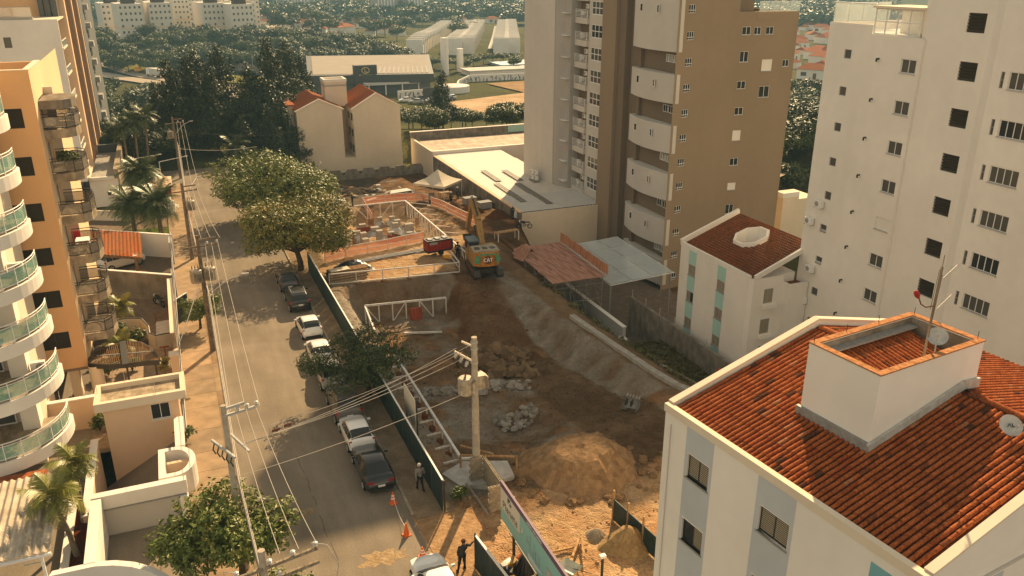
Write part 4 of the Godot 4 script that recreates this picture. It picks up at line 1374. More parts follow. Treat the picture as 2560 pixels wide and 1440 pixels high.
func mid_building() -> void:
	var o := thing("apartment_house", "low white apartment house with pale teal stripes and mossy clay roof", "building")
	var yb := -4.6
	var org := Vector3(42.6, yb, -62.1)
	var L := 10.1
	var hs := []
	for u in [1.4, 5.85]:
		for k in 3:
			hs.append(Rect2(u, (1.5 if k == 0 else (-1.1 if k == 1 else -3.75)) - yb, 1.12, 1.05))
	facade(o, "side_wall", org, FNX, L, 8.6, hs, M.plaster_white, 0.1)
	for i in hs.size():
		var r: Rect2 = hs[i]
		shutter_win(o, org, FNX, r.position.x, r.position.y, r.size.x, r.size.y, M.frame_grey, M.shutter_light, 2, 0.09, 1 if i == 1 else -1, M.frame_grey)
	for u in [1.36, 5.81]:
		var segs := [[3.85, 2.58], [1.46, -0.02], [-1.14, -2.67], [-3.8, -4.5]]
		for s in segs:
			wb(o, "teal_stripe", 42.594, s[1], org.z + u, 42.62, s[0], org.z + u + 1.2, M.plaster_teal)
	prism_part(o, "corner_wall", [Vector2(42.602, -52.0), Vector2(42.9, -51.7), Vector2(43.6, -51.7), Vector2(43.6, -52.2), Vector2(42.602, -52.2)], yb, 4.0, M.plaster_white)
	var fo := Vector3(42.9, yb, -51.69)
	var fw := [Rect2(0.1, 2.5 - yb, 0.62, 0.6), Rect2(1.15, 1.65 - yb, 0.95, 1.3), Rect2(0.0, -0.2 - yb, 0.7, 0.62), Rect2(1.1, -1.15 - yb, 0.95, 1.35), Rect2(0.1, -2.8 - yb, 0.6, 0.55), Rect2(1.2, -3.6 - yb, 0.55, 1.3)]
	facade(o, "front_wall", fo, FZ, 3.1, 8.6, fw.slice(0, 1) + fw.slice(1, 2) + fw.slice(3), M.plaster_white, 0.1)
	for i in fw.size():
		if i == 2:
			continue
		var r: Rect2 = fw[i]
		if i in [1, 3]:
			shutter_win(o, fo, FZ, r.position.x, r.position.y, r.size.x, r.size.y, M.frame_grey, M.shutter_light, 2, 0.09)
		else:
			win(o, fo, FZ, r.position.x, r.position.y, r.size.x, r.size.y, 1, 1, M.frame_grey, M.pane_dark, 0.09)
	wb(o, "window_box", 43.9, 1.25, -51.68, 45.4, 1.45, -51.3, M.plaster_white)
	wb(o, "window_box", 43.9, -1.55, -51.68, 45.4, -1.35, -51.3, M.plaster_white)
	wb(o, "bay_wall", 46.0, yb, -57, 47.9, 3.0, -50.9, M.plaster_white)
	wb(o, "bay_roof", 46.15, 3.002, -56.9, 47.8, 3.1, -51.1, M.clay_dark)
	wb(o, "bay_parapet", 46.0, 3.003, -51.1, 47.9, 3.35, -50.9, M.plaster_white)
	wb(o, "bay_parapet", 46.0, 3.004, -56.9, 46.15, 3.352, -51.101, M.plaster_white)
	ac_unit(o, Vector3(43.9, -3.9, -51.45), FZ)
	wb(o, "body", 42.8, yb, -62.0, 47.5, 3.9, -52.2, M.plaster_white)
	var r00 := Vector3(42.75, 4.05, -62.0)
	var r01 := Vector3(42.75, 4.05, -51.9)
	var r10 := Vector3(49.3, 6.1, -62.6)
	var r11 := Vector3(49.3, 6.1, -52.6)
	var b := MB.new()
	rng.seed = 12
	for i in 44:
		var t0 := i / 44.0
		var t1 := (i + 1) / 44.0
		for j in 22:
			var s0 := j / 22.0
			var s1 := (j + 1.02) / 22.0
			b.col = Color(0.30, 0.095, 0.035).lerp(Color(0.17, 0.065, 0.03), rng.randf())
			var p0 := r00.lerp(r01, t0).lerp(r10.lerp(r11, t0), s0)
			var p1 := r00.lerp(r01, t1).lerp(r10.lerp(r11, t1), s0)
			var q0 := r00.lerp(r01, t0).lerp(r10.lerp(r11, t0), s1)
			var q1 := r00.lerp(r01, t1).lerp(r10.lerp(r11, t1), s1)
			var cc := (p0 + q1) * 0.5
			if Vector2((cc.x - 46.9) / 1.55, (cc.z + 57.6) / 1.55).length() < 1.0:
				continue
			var up := Vector3(0, 0.06 + 0.02 * rng.randf(), 0)
			var m0 := (p0 + p1) * 0.5 + up
			var m1 := (q0 + q1) * 0.5 + up * 0.5
			b.quad(p0, m0, m1, q0)
			b.quad(m0, p1, q1, m1)
	var rp := part(o, "roof_tiles", b.mesh(), M.clay)
	rp.set_meta("kind", "stuff")
	wb(o, "parapet", 42.58, 3.9, -62.2, 42.76, 4.28, -51.9, M.plaster_white)
	b = MB.new()
	b.bar(Vector3(42.6, 4.2, -62.15), Vector3(49.3, 6.3, -62.75), 0.25, 0.5)
	part(o, "parapet", b.mesh(), M.plaster_white)
	b = MB.new()
	b.bar(Vector3(43.0, 4.1, -51.75), Vector3(49.3, 6.1, -52.4), 0.22, 0.42)
	part(o, "parapet", b.mesh(), M.plaster_white)
	b = MB.new()
	var oct := []
	for k in 9:
		var t := TAU * (k + 0.5) / 8
		oct.append(Vector3(46.9 + cos(t) * 1.6, 0, -57.6 + sin(t) * 1.6))
	for k in 8:
		var a: Vector3 = oct[k]
		var c: Vector3 = oct[k + 1]
		var ya := 4.05 + (a.x - 42.75) * 0.313 + 0.32
		var yc := 4.05 + (c.x - 42.75) * 0.313 + 0.32
		var ia := Vector3(46.9, 0, -57.6).lerp(a, 0.86)
		var ic := Vector3(46.9, 0, -57.6).lerp(c, 0.86)
		a.y = ya
		c.y = yc
		ia.y = ya
		ic.y = yc
		b.quad(ia, a, c, ic)
		b.quad(Vector3(a.x, ya - 0.9, a.z), Vector3(c.x, yc - 0.9, c.z), c, a)
		b.quad(Vector3(ic.x, yc - 2.4, ic.z), Vector3(ia.x, ya - 2.4, ia.z), ia, ic)
	part(o, "light_well", b.mesh(), M.plaster_white)
	var ch := thing("barbecue_flue", "tall sooty brick flue in the gap between white buildings", "chimney", Vector3(47.0, -4.4, -48.0))
	b = MB.new()
	b.box(Vector3(0, 0.8, 0), Vector3(1.1, 1.6, 1.0))
	part(ch, "hearth", b.mesh(), M.timber_dark)
	b = MB.new()
	b.lathe([Vector2(0.6, 1.6), Vector2(0.36, 2.1), Vector2(0.36, 3.7)], 10)
	part(ch, "flue", b.mesh(), M.brick_red)
	b = MB.new()
	b.lathe([Vector2(0.05, 4.05), Vector2(0.48, 3.85), Vector2(0.42, 3.7)], 10)
	part(ch, "cap", b.mesh(), M.steel_dark)
func white_tower() -> void:
	var o := thing("apartment_tower", "white apartment tower with louvred stair windows and glazed roof terrace", "building")
	var yb := -6.0
	var org := Vector3(48.0, yb, -52.45)
	var hs := []
	for k in 11:
		hs.append(Rect2(1.9, 21.65 - 2.75 * k - yb, 0.72, 0.68))
	facade(o, "side_wall", org, FNX, 4.4, 30.2, hs, M.plaster_white, 0.14)
	for k in 11:
		var r: Rect2 = hs[k]
		if k in [5, 6]:
			var sash := part(o, "awning_sash", frame_mesh(0.7, 0.66, 1, 1, 0.05, 0.03), M.frame_grey, Vector3(47.97, r.position.y + yb + 0.1, org.z + 1.9), Basis(Vector3.UP, FNX) * Basis(Vector3.RIGHT, -0.8))
			part(sash, "pane", pane_mesh(0.62, 0.58), M.glass_clear, Vector3(0.04, 0.04, 0.01))
		win(o, org, FNX, r.position.x, r.position.y, r.size.x, r.size.y, 1, 1, M.frame_grey, M.pane_mid, 0.13, 0.05)
	var o2 := Vector3(47.82, yb, -48.05)
	var h2 := []
	for k in 10:
		h2.append(Rect2(3.2, 21.2 - 2.85 * k - yb, 1.3, 0.95))
	facade(o, "side_wall", o2, FNX, 4.75, 29.6, h2, M.plaster_white, 0.14)
	for k in 10:
		win(o, o2, FNX, 3.2, h2[k].position.y, 1.3, 0.95, 2, 1, M.frame_white, M.blind_white if k == 4 else M.pane_mid, 0.13, 0.05, M.plaster_grey)
		var b := MB.new()
		b.tube([Vector3(47.85, 21.95 - 2.85 * k, -46.9 - 0.05 * k), Vector3(47.6, 21.95 - 2.85 * k, -46.9 - 0.05 * k), Vector3(47.6, 21.75 - 2.85 * k, -46.9 - 0.05 * k)], 0.07, 7)
		part(o, "vent_pipe", b.mesh(), M.plastic_black)
	wb(o, "return", 47.825, yb, -48.3, 48.2, 23.55, -48.052, M.plaster_white)
	wb(o, "return", 47.825, yb, -43.302, 48.2, 23.58, -43.2, M.plaster_white)
	var o3 := Vector3(48.0, yb, -43.3)
	var h3 := []
	for k in 11:
		h3.append(Rect2(3.05, 24.2 - 3.0 * k - yb, 1.35, 1.2))
	facade(o, "side_wall", o3, FNX, 5.0, 50.0, h3, M.plaster_white, 0.25)
	for k in 11:
		var y: float = h3[k].position.y + yb
		var f := part(o, "louvre_window", spanm(Vector3(0, 0, 0), Vector3(1.35, 1.2, 0.02)), M.shutter_dark, Vector3(48.24, y, o3.z + 3.05), Basis(Vector3.UP, FNX))
		for s in 6:
			var b := MB.new()
			b.box(Vector3(0.675, 0.1 + 0.2 * s, 0.14), Vector3(1.33, 0.22, 0.03), Basis(Vector3.RIGHT, 0.6))
			part(f, "louvre", b.mesh(), M.shutter_dark)
	var o4 := Vector3(48.0, yb, -38.3)
	facade(o, "side_wall", o4, FNX - 0.55, 1.2, 50.0, [], M.plaster_white, 0.1)
	var o5 := o4 + Basis(Vector3.UP, FNX - 0.55) * Vector3(1.2, 0, 0)
	var h5 := []
	for k in 10:
		h5.append(Rect2(0.62, 21.15 - 2.87 * k - yb, 0.26, 1.0))
		h5.append(Rect2(1.2, 21.15 - 2.87 * k - yb, 2.0, 1.05))
	facade(o, "side_wall", o5, FNX, 22.0, 50.0, h5, M.plaster_white, 0.14)
	for k in 10:
		win(o, o5, FNX, 0.62, h5[k * 2].position.y, 0.26, 1.0, 1, 2, M.frame_grey, M.pane_mid, 0.1, 0.05)
		win(o, o5, FNX, 1.2, h5[k * 2 + 1].position.y, 2.0, 1.05, 4, 1, M.frame_white, M.pane_mid if k % 3 != 1 else M.pane_dark, 0.13, 0.05, M.plaster_grey)
	prism_part(o, "body", [Vector2(48.28, -52.3), Vector2(60, -52.3), Vector2(60, -43.32), Vector2(48.28, -43.32)], yb, 23.6, M.plaster_white)
	prism_part(o, "body", [Vector2(48.6, -43.31), Vector2(60, -43.31), Vector2(60, -14), Vector2(48.9, -14)], yb, 44.0, M.plaster_white)
	wb(o, "end_wall", 48.002, yb, -52.46, 60, 24.2, -52.301, M.plaster_white)
	wb(o, "step_wall", 48.002, 23.6, -43.6, 60, 44.0, -43.302, M.plaster_white)
	for k in 3:
		wb(o, "terrace_glass", 48.1, 24.25, -52.3 + k * 1.4, 48.12, 25.6, -50.95 + k * 1.4, M.glass_clear)
	wb(o, "terrace_rail", 48.05, 25.6, -52.4, 48.17, 25.68, -48.1, M.frame_white)
	for k in 4:
		wb(o, "terrace_glass", 48.2 + k * 1.4, 24.25, -52.3, 49.55 + k * 1.4, 25.6, -52.28, M.glass_canopy)
	var gr := part(o, "glass_room", frame_mesh(4.2, 1.8, 4, 2, 0.09), M.frame_white, Vector3(48.05, 23.6, -48.0), Basis(Vector3.UP, FNX))
	part(gr, "pane", pane_mesh(4.1, 1.7), M.glass_clear, Vector3(0.05, 0.05, 0.02))
	part(gr, "roof_beam", spanm(Vector3(-0.1, 1.8, -3.0), Vector3(4.4, 1.95, 0.3)), M.plaster_cream)
	part(gr, "back_wall", spanm(Vector3(0, 0, -2.6), Vector3(4.4, 1.8, -2.5)), M.plaster_white)
	for s in [[-50.75, 10.2], [-51.6, 8.55], [-50.8, 4.6], [-51.15, 1.7], [-49.85, -0.1], [-51.0, -3.6]]:
		ac_unit(o, Vector3(47.75, s[1], s[0]), FNX)
	wb(o, "window_planter", 47.3, 24.3, -34.6, 47.55, 24.7, -33.4, M.plaster_grey)
func tile_mesh(r: float, l: float) -> ArrayMesh:
	var b := MB.new()
	var k := 6
	for j in k:
		var t0 := PI * j / k
		var t1 := PI * (j + 1) / k
		var a := Vector3(0, sin(t0) * r, cos(t0) * r)
		var c := Vector3(0, sin(t1) * r, cos(t1) * r)
		var na := Vector3(0, sin(t0), cos(t0))
		var nc := Vector3(0, sin(t1), cos(t1))
		var s := 0.86
		b.quadn(a, Vector3(l, a.y * s, a.z * s), Vector3(l, c.y * s, c.z * s), c, na, na, nc, nc)
		b.tri(Vector3(0, 0, 0), a, c)
	return b.mesh()
func tile_colour() -> Color:
	var t := rng.randf()
	var c := Color(0.54, 0.165, 0.055).lerp(Color(0.38, 0.11, 0.038), rng.randf())
	if t < 0.05:
		c = Color(0.14, 0.06, 0.035)
	elif t < 0.07:
		c = Color(0.50, 0.22, 0.11)
	elif t < 0.22:
		c = Color(0.40, 0.10, 0.035)
	return c
func tiled_building() -> void:
	var th := deg_to_rad(7.0)
	var o := thing("apartment_house", "white block with blue grey stripes and sunlit clay tile roof", "building", Vector3(15.93, 0, -23.4), th)
	var D := 11.0
	var W := 15.0
	var ye := 12.3
	var org := Vector3(0, 0, 0)
	var hs := []
	for k in 4:
		hs.append(Rect2(1.4, 10.2 - 2.85 * k, 1.15, 1.0))
		hs.append(Rect2(5.05, 10.2 - 2.85 * k, 1.3, 1.0))
		if k > 0:
			hs.append(Rect2(9.0, 10.2 - 2.85 * k, 1.3, 1.0))
	facade(o, "side_wall", org, FNX, D, ye, hs, M.plaster_white, 0.16)
	var i := 0
	for r in hs:
		shutter_win(o, org, FNX, r.position.x, r.position.y, r.size.x, r.size.y, M.frame_dark, M.shutter_light, 2, 0.15, 0 if i == 2 else -1, M.steel_grey)
		i += 1
	for u in [[1.25, 2.7], [4.85, 6.5]]:
		for k in 5:
			var y1: float = ye - 0.02 if k == 0 else 10.14 - 2.85 * (k - 1)
			var y0 := 11.24 - 2.85 * k
			if k > 0:
				y0 = 10.2 - 2.85 * k + 1.06
			wallbox(o, "blue_stripe", Vector3(-0.008, maxf(y0, 0.05), u[0]), Vector3(0.02, y1, u[1]), M.plaster_blue)
	for k in 4:
		for u in [[1.25, 1.38], [2.57, 2.7], [4.85, 5.03], [6.37, 6.5]]:
			wb(o, "blue_stripe", -0.0085, 10.141 - 2.85 * k, u[0], 0.02, 11.239 - 2.85 * k, u[1], M.plaster_blue)
	wb(o, "teal_panel", -0.009, 10.6, 9.35, 0.02, 11.95, D - 0.01, M.paint_teal)
	facade(o, "front_wall", Vector3(0, 0, D), FZ, W, ye, [], M.plaster_white, 0.1)
	wb(o, "teal_panel", 0.01, 10.6, D - 0.02, 0.7, 11.95, D + 0.008, M.paint_teal)
	wb(o, "blue_stripe", 2.5, 0.1, D - 0.02, 4.0, 11.2, D + 0.007, M.plaster_blue)
	wb(o, "string_course", 0.2, 11.35, D - 0.02, W, 11.45, D + 0.06, M.plaster_grey)
	wb(o, "back_wall", 0.02, 0, -0.02, W, ye, 0.2, M.plaster_white)
	wb(o, "body", 0.3, 0, 0.2, W, 12.0, D - 0.25, M.plaster_grey)
	var b := MB.new()
	b.tube([Vector3(-0.06, 11.9, 0.35), Vector3(-0.06, 0.1, 0.35)], 0.05, 8)
	part(o, "downpipe", b.mesh(), M.plaster_white)
	wb(o, "parapet", -0.04, ye, -0.06, 0.2, 12.62, D + 0.05, M.plaster_cream)
	var sl := 0.235
	var xr := 7.7
	var yr := ye + 0.1 + xr * sl
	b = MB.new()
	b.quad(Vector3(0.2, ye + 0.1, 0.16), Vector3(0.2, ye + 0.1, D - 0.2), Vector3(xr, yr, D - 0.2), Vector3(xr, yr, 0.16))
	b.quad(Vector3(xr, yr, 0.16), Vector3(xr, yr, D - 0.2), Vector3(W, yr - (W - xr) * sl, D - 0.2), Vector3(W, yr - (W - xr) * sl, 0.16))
	part(o, "roof_deck", b.mesh(), mk("clay_pan_shade", Color(0.17, 0.06, 0.03), 0.95, "tile", 0.8))  # pan colour darkened to carry the shade in the grooves between tiles
	for e in [[-0.06, 0.16], [D - 0.2, D + 0.05]]:
		for s in [[0.2, ye + 0.32, xr, yr + 0.3], [xr, yr + 0.3, W, yr + 0.3 - (W - xr) * sl]]:
			b = MB.new()
			var pz: float = (e[0] + e[1]) * 0.5
			b.quad(Vector3(s[0], ye - 0.3, e[1]), Vector3(s[2], ye - 0.3, e[1]), Vector3(s[2], s[3], e[1]), Vector3(s[0], s[1], e[1]))
			b.quad(Vector3(s[2], ye - 0.3, e[0]), Vector3(s[0], ye - 0.3, e[0]), Vector3(s[0], s[1], e[0]), Vector3(s[2], s[3], e[0]))
			part(o, "gable_parapet", b.mesh(), M.plaster_white)
			b = MB.new()
			b.bar(Vector3(s[0], s[1] + 0.03, pz), Vector3(s[2], s[3] + 0.03, pz), 0.3, 0.08)
			part(o, "coping", b.mesh(), M.plaster_cream)
	var tm := tile_mesh(0.082, 0.43)
	var step := 0.365
	var pitch := 0.212
	var bs := Basis(Vector3.BACK, atan(sl))
	var bs2 := Basis(Vector3.UP, PI) * Basis(Vector3.BACK, atan(sl))
	var places := []
	rng.seed = 99
	var nz_ := int((D - 0.45) / pitch)
	var nx_ := int((xr - 0.25) / (step * cos(atan(sl))))
	for r in nz_:
		for c in nx_:
			var x := 0.27 + c * step * cos(atan(sl))
			var z := 0.3 + r * pitch
			if x > 2.8 and x < 8.6 and z > 3.45 and z < 6.6:
				continue
			var y := ye + 0.1 + x * sl + 0.012 * (c % 2) + rng.randf() * 0.008
			places.append([Transform3D(bs * Basis(Vector3.UP, rng.randf_range(-0.02, 0.02)), Vector3(x, y, z)), z * 2.0 + (4.0 - absf(x - 3.0)), tile_colour()])
		for c in int((W - xr) / (step * cos(atan(sl)))):
			var x := xr + 0.4 + c * step * cos(atan(sl))
			var z := 0.3 + r * pitch
			if x < 8.8 and z > 3.45 and z < 6.6:
				continue
			places.append([Transform3D(bs2, Vector3(x + 0.1, yr - (x + 0.1 - xr) * sl + 0.03, z)), -10.0, tile_colour()])
	places.sort_custom(func(a, c): return a[1] > c[1])
	var tones := []
	for k in 10:
		var mm := mk("clay_tone", Color(0.54, 0.165, 0.055).lerp(Color(0.38, 0.11, 0.038), k / 9.0) if k != 6 else Color(0.26, 0.09, 0.04), 0.8, "tile", 1.3, "bump_fine", 0.3)
		tones.append(mm)
	var count := 0
	var rest := []
	for pl in places:
		if count < 300:
			part(o, "roof_tile", tm, tones[rng.randi() % 10 if rng.randf() > 0.3 else 1], pl[0].origin, pl[0].basis)
			count += 1
		else:
			rest.append(pl)
	multi(o, "roof_tiles", tm, M.clay, rest)
	for k in 26:
		b = MB.new()
		b.xf = Transform3D(Basis(Vector3.UP, -PI / 2), Vector3.ZERO)
		var z := 0.3 + k * 0.41
		if z > 3.1 and z < 6.7:
			continue
		part(o, "ridge_tile", tile_mesh(0.15, 0.46), tones[k % 10], Vector3(xr, yr - 0.02, z), Basis(Vector3.UP, -PI / 2))
	var x0 := 3.1
	var x1 := 8.5
	var z0 := 3.6
	var z1 := 6.5
	var yt := 15.9
	wb(o, "tank_wall", x0, 12.4, z1 - 0.2, x1, yt, z1, M.plaster_white)
	wb(o, "tank_wall", x0, 12.4, z0, x0 + 0.2, yt - 0.001, z1 - 0.2, M.plaster_white)
	wb(o, "tank_wall", x1 - 0.2, 12.4, z0, x1, yt - 0.001, z1 - 0.2, M.plaster_white)
	wb(o, "tank_wall", x0 + 0.2, 12.4, z0, x1 - 0.2, yt - 0.002, z0 + 0.2, M.plaster_white)
	for seg in [[Vector3(x0 - 0.03, yt, z1 - 0.22), Vector3(x1 + 0.03, yt + 0.05, z1 + 0.03)], [Vector3(x0 - 0.03, yt + 0.001, z0 - 0.03), Vector3(x0 + 0.23, yt + 0.051, z1 - 0.22)], [Vector3(x1 - 0.23, yt + 0.001, z0 - 0.03), Vector3(x1 + 0.03, yt + 0.051, z1 - 0.22)], [Vector3(x0 + 0.23, yt + 0.002, z0 - 0.03), Vector3(x1 - 0.23, yt + 0.052, z0 + 0.23)]]:
		wallbox(o, "tank_coping", seg[0], seg[1], mk("coping_rust", Color(0.55, 0.26, 0.12), 0.9, "stain", 0.9))
	wb(o, "inner_lining", x0 + 0.201, 14.0, z0 + 0.201, x1 - 0.201, yt - 0.05, z0 + 0.24, M.concrete_dirty)
	wb(o, "inner_lining", x1 - 0.24, 14.0, z0 + 0.241, x1 - 0.201, yt - 0.05, z1 - 0.21, M.concrete_dirty)
	wb(o, "flashing", x0 - 0.12, 12.9, z0 - 0.1, x0 - 0.002, 13.45, z1 + 0.1, M.steel_grey)
	b = MB.new()
	b.bar(Vector3(x0 - 0.1, 13.28, z1 + 0.06), Vector3(xr, 14.42, z1 + 0.06), 0.1, 0.34)
	b.bar(Vector3(xr, 14.42, z1 + 0.06), Vector3(x1 + 0.1, 14.32, z1 + 0.06), 0.1, 0.34)
	part(o, "flashing", b.mesh(), M.galvanised)
	var bt := Basis(Vector3.BACK, 0.04) * Basis(Vector3.UP, PI / 2) * Basis(Vector3.BACK, 0.2)
	rng.seed = 5
	var tcount := 0
	for c in 23:
		for r in 6:
			var p := Vector3(x0 + 0.32 + c * 0.205, 15.02 + (2.5 - r * 0.41) * 0.2, z1 - 0.25 - r * 0.4)
			p.y = 15.0 + r * 0.075
			part(o, "tank_roof_tile", tm, tones[tcount % 10], p, Basis(Vector3.UP, PI / 2) * Basis(Vector3.BACK, 0.19))
			tcount += 1
	wb(o, "tank_roof_deck", x0 + 0.2, 14.8, z0 + 0.2, x1 - 0.2, 14.98, z1 - 0.2, M.clay_dark)
	b = MB.new()
	b.bar(Vector3(x0 + 0.3, 15.62, z0 + 0.4), Vector3(x1 - 0.3, 15.62, z0 + 0.4), 0.35, 0.06)
	part(o, "gutter", b.mesh(), M.steel_grey)
	var T0 := Transform3D(Basis(Vector3.UP, th), Vector3(15.93, 0, -23.4))
	var mast := thing("antenna_mast", "tall rusty antenna mast with red beacon arm on the tank box", "mast", T0 * Vector3(6.35, 15.2, z1 - 0.75))
	b = MB.new()
	b.tube([Vector3(0, 0, 0), Vector3(0.05, 3.6, 0)], 0.045, 7)
	b.tube([Vector3(0.05, 3.6, 0), Vector3(0.06, 4.0, 0)], 0.015, 5)
	b.tube([Vector3(-0.12, 2.1, 0), Vector3(-0.05, 3.5, 0)], 0.012, 5)
	part(mast, "pole", b.mesh(), M.timber_grey)
	b = MB.new()
	b.tube([Vector3(0.04, 2.2, 0), Vector3(-0.35, 2.2, 0), Vector3(-0.6, 2.35, 0), Vector3(-0.75, 2.6, 0)], 0.022, 6)
	part(mast, "beacon_arm", b.mesh(), M.rust)
	b = MB.new()
	b.lathe([Vector2(0.05, -0.14), Vector2(0.1, 0.0), Vector2(0.085, 0.14), Vector2(0.0, 0.2)], 10)
	part(mast, "beacon", b.mesh(), M.lamp_red, Vector3(-0.85, 2.72, 0), Basis(Vector3.BACK, 0.6))
	satellite(T0 * Vector3(6.6, 15.9, z1 - 0.55), 0.34, -0.9, "grey satellite dish clamped to the antenna mast")
	satellite(T0 * Vector3(6.6, 13.95, 8.9), 0.36, -0.5, "grey satellite dish with dark logo on the shaded tiles", true)
	var an := thing("tv_aerial", "thin yagi television aerial on a leaning pole behind the tank box", "antenna", T0 * Vector3(x1 + 0.35, 13.9, z0 + 0.6))
	b = MB.new()
	b.tube([Vector3(0, 0, 0), Vector3(0.25, 3.6, -0.1)], 0.025, 6)
	part(an, "pole", b.mesh(), M.timber_grey)
	for lv in [3.5, 2.3]:
		b = MB.new()
		b.bar(Vector3(0.2, lv, 0), Vector3(1.2, lv + 0.3, -0.3), 0.02)
		for k in 6:
			var c := Vector3(0.25 + k * 0.18, lv + 0.02 + k * 0.054, -0.02 - k * 0.054)
			b.bar(c + Vector3(0.05, 0.15, 0.22), c - Vector3(0.05, 0.15, 0.22), 0.012)
		part(an, "elements", b.mesh(), M.galvanised)
	for k in 5:
		var q := [Vector3(x0 + 0.1, yt + 0.05, z0 + 0.1), Vector3(x0 + 1.8, yt + 0.05, z0 + 0.05), Vector3(x0 + 3.5, yt + 0.05, z0 + 0.05), Vector3(x1 - 0.1, yt + 0.05, z0 + 0.2), Vector3(x1 - 0.1, yt + 0.05, z1 - 0.2)][k] as Vector3
		b = MB.new()
		b.tube([q, q + Vector3(0, 0.28, 0)], 0.012, 5)
		part(o, "lightning_stub", b.mesh(), M.steel_dark)
func multi(p: Node, called: String, mesh: Mesh, m: Material, places: Array) -> void:
	var mm := MultiMesh.new()
	mm.transform_format = MultiMesh.TRANSFORM_3D
	mm.use_colors = true
	mm.mesh = mesh
	mm.instance_count = places.size()
	for i in places.size():
		mm.set_instance_transform(i, places[i][0])
		mm.set_instance_color(i, places[i][2])
	var mi := MultiMeshInstance3D.new()
	mi.name = called
	mi.multimesh = mm
	mi.material_override = m
	mi.set_meta("kind", "stuff")
	p.add_child(mi, true)
func satellite(at: Vector3, r: float, turn: float, label: String, marked := false) -> void:
	var o := thing("satellite_dish", label, "satellite dish", at, turn)
	var b := MB.new()
	var prof := []
	for k in 7:
		var t := k / 6.0
		prof.append(Vector2(r * t, 0.16 * r * t * t * 2.0))
	b.lathe(prof, 20)
	var tilt := Basis(Vector3.RIGHT, 0.75)
	part(o, "reflector", b.mesh(), M.galvanised, Vector3(0, 0.35, 0), tilt)
	b = MB.new()
	b.tube([Vector3(0, -0.4, 0.05), Vector3(0, 0.3, 0)], 0.03, 6)
	part(o, "stand", b.mesh(), M.steel_grey)
	b = MB.new()
	b.tube([Vector3(0, 0.02, r), Vector3(0, 0.3, r * 0.75), Vector3(0, 0.48, r * 0.45)], 0.014, 5)
	b.box(Vector3(0, 0.5, r * 0.4), Vector3(0.07, 0.14, 0.07))
	part(o, "feed_arm", b.mesh(), M.galvanised, Vector3(0, 0.35, 0), tilt)
	if marked:
		b = MB.new()
		b.bar(Vector3(-0.1, 0.07, 0.06), Vector3(-0.02, 0.07, -0.06), 0.025, 0.01)
		b.bar(Vector3(-0.02, 0.07, -0.06), Vector3(0.02, 0.07, 0.06), 0.025, 0.01)
		b.bar(Vector3(0.06, 0.07, -0.07), Vector3(0.06, 0.07, 0.07), 0.03, 0.01)
		b.bar(Vector3(0.06, 0.07, 0), Vector3(0.13, 0.07, 0.06), 0.025, 0.01)
		part(o, "mark", b.mesh(), M.ink_dark, Vector3(0, 0.36, 0), tilt)
func build_canopy_label() -> String:
	return "milky glass canopy on thin purlins beside the plywood deck"
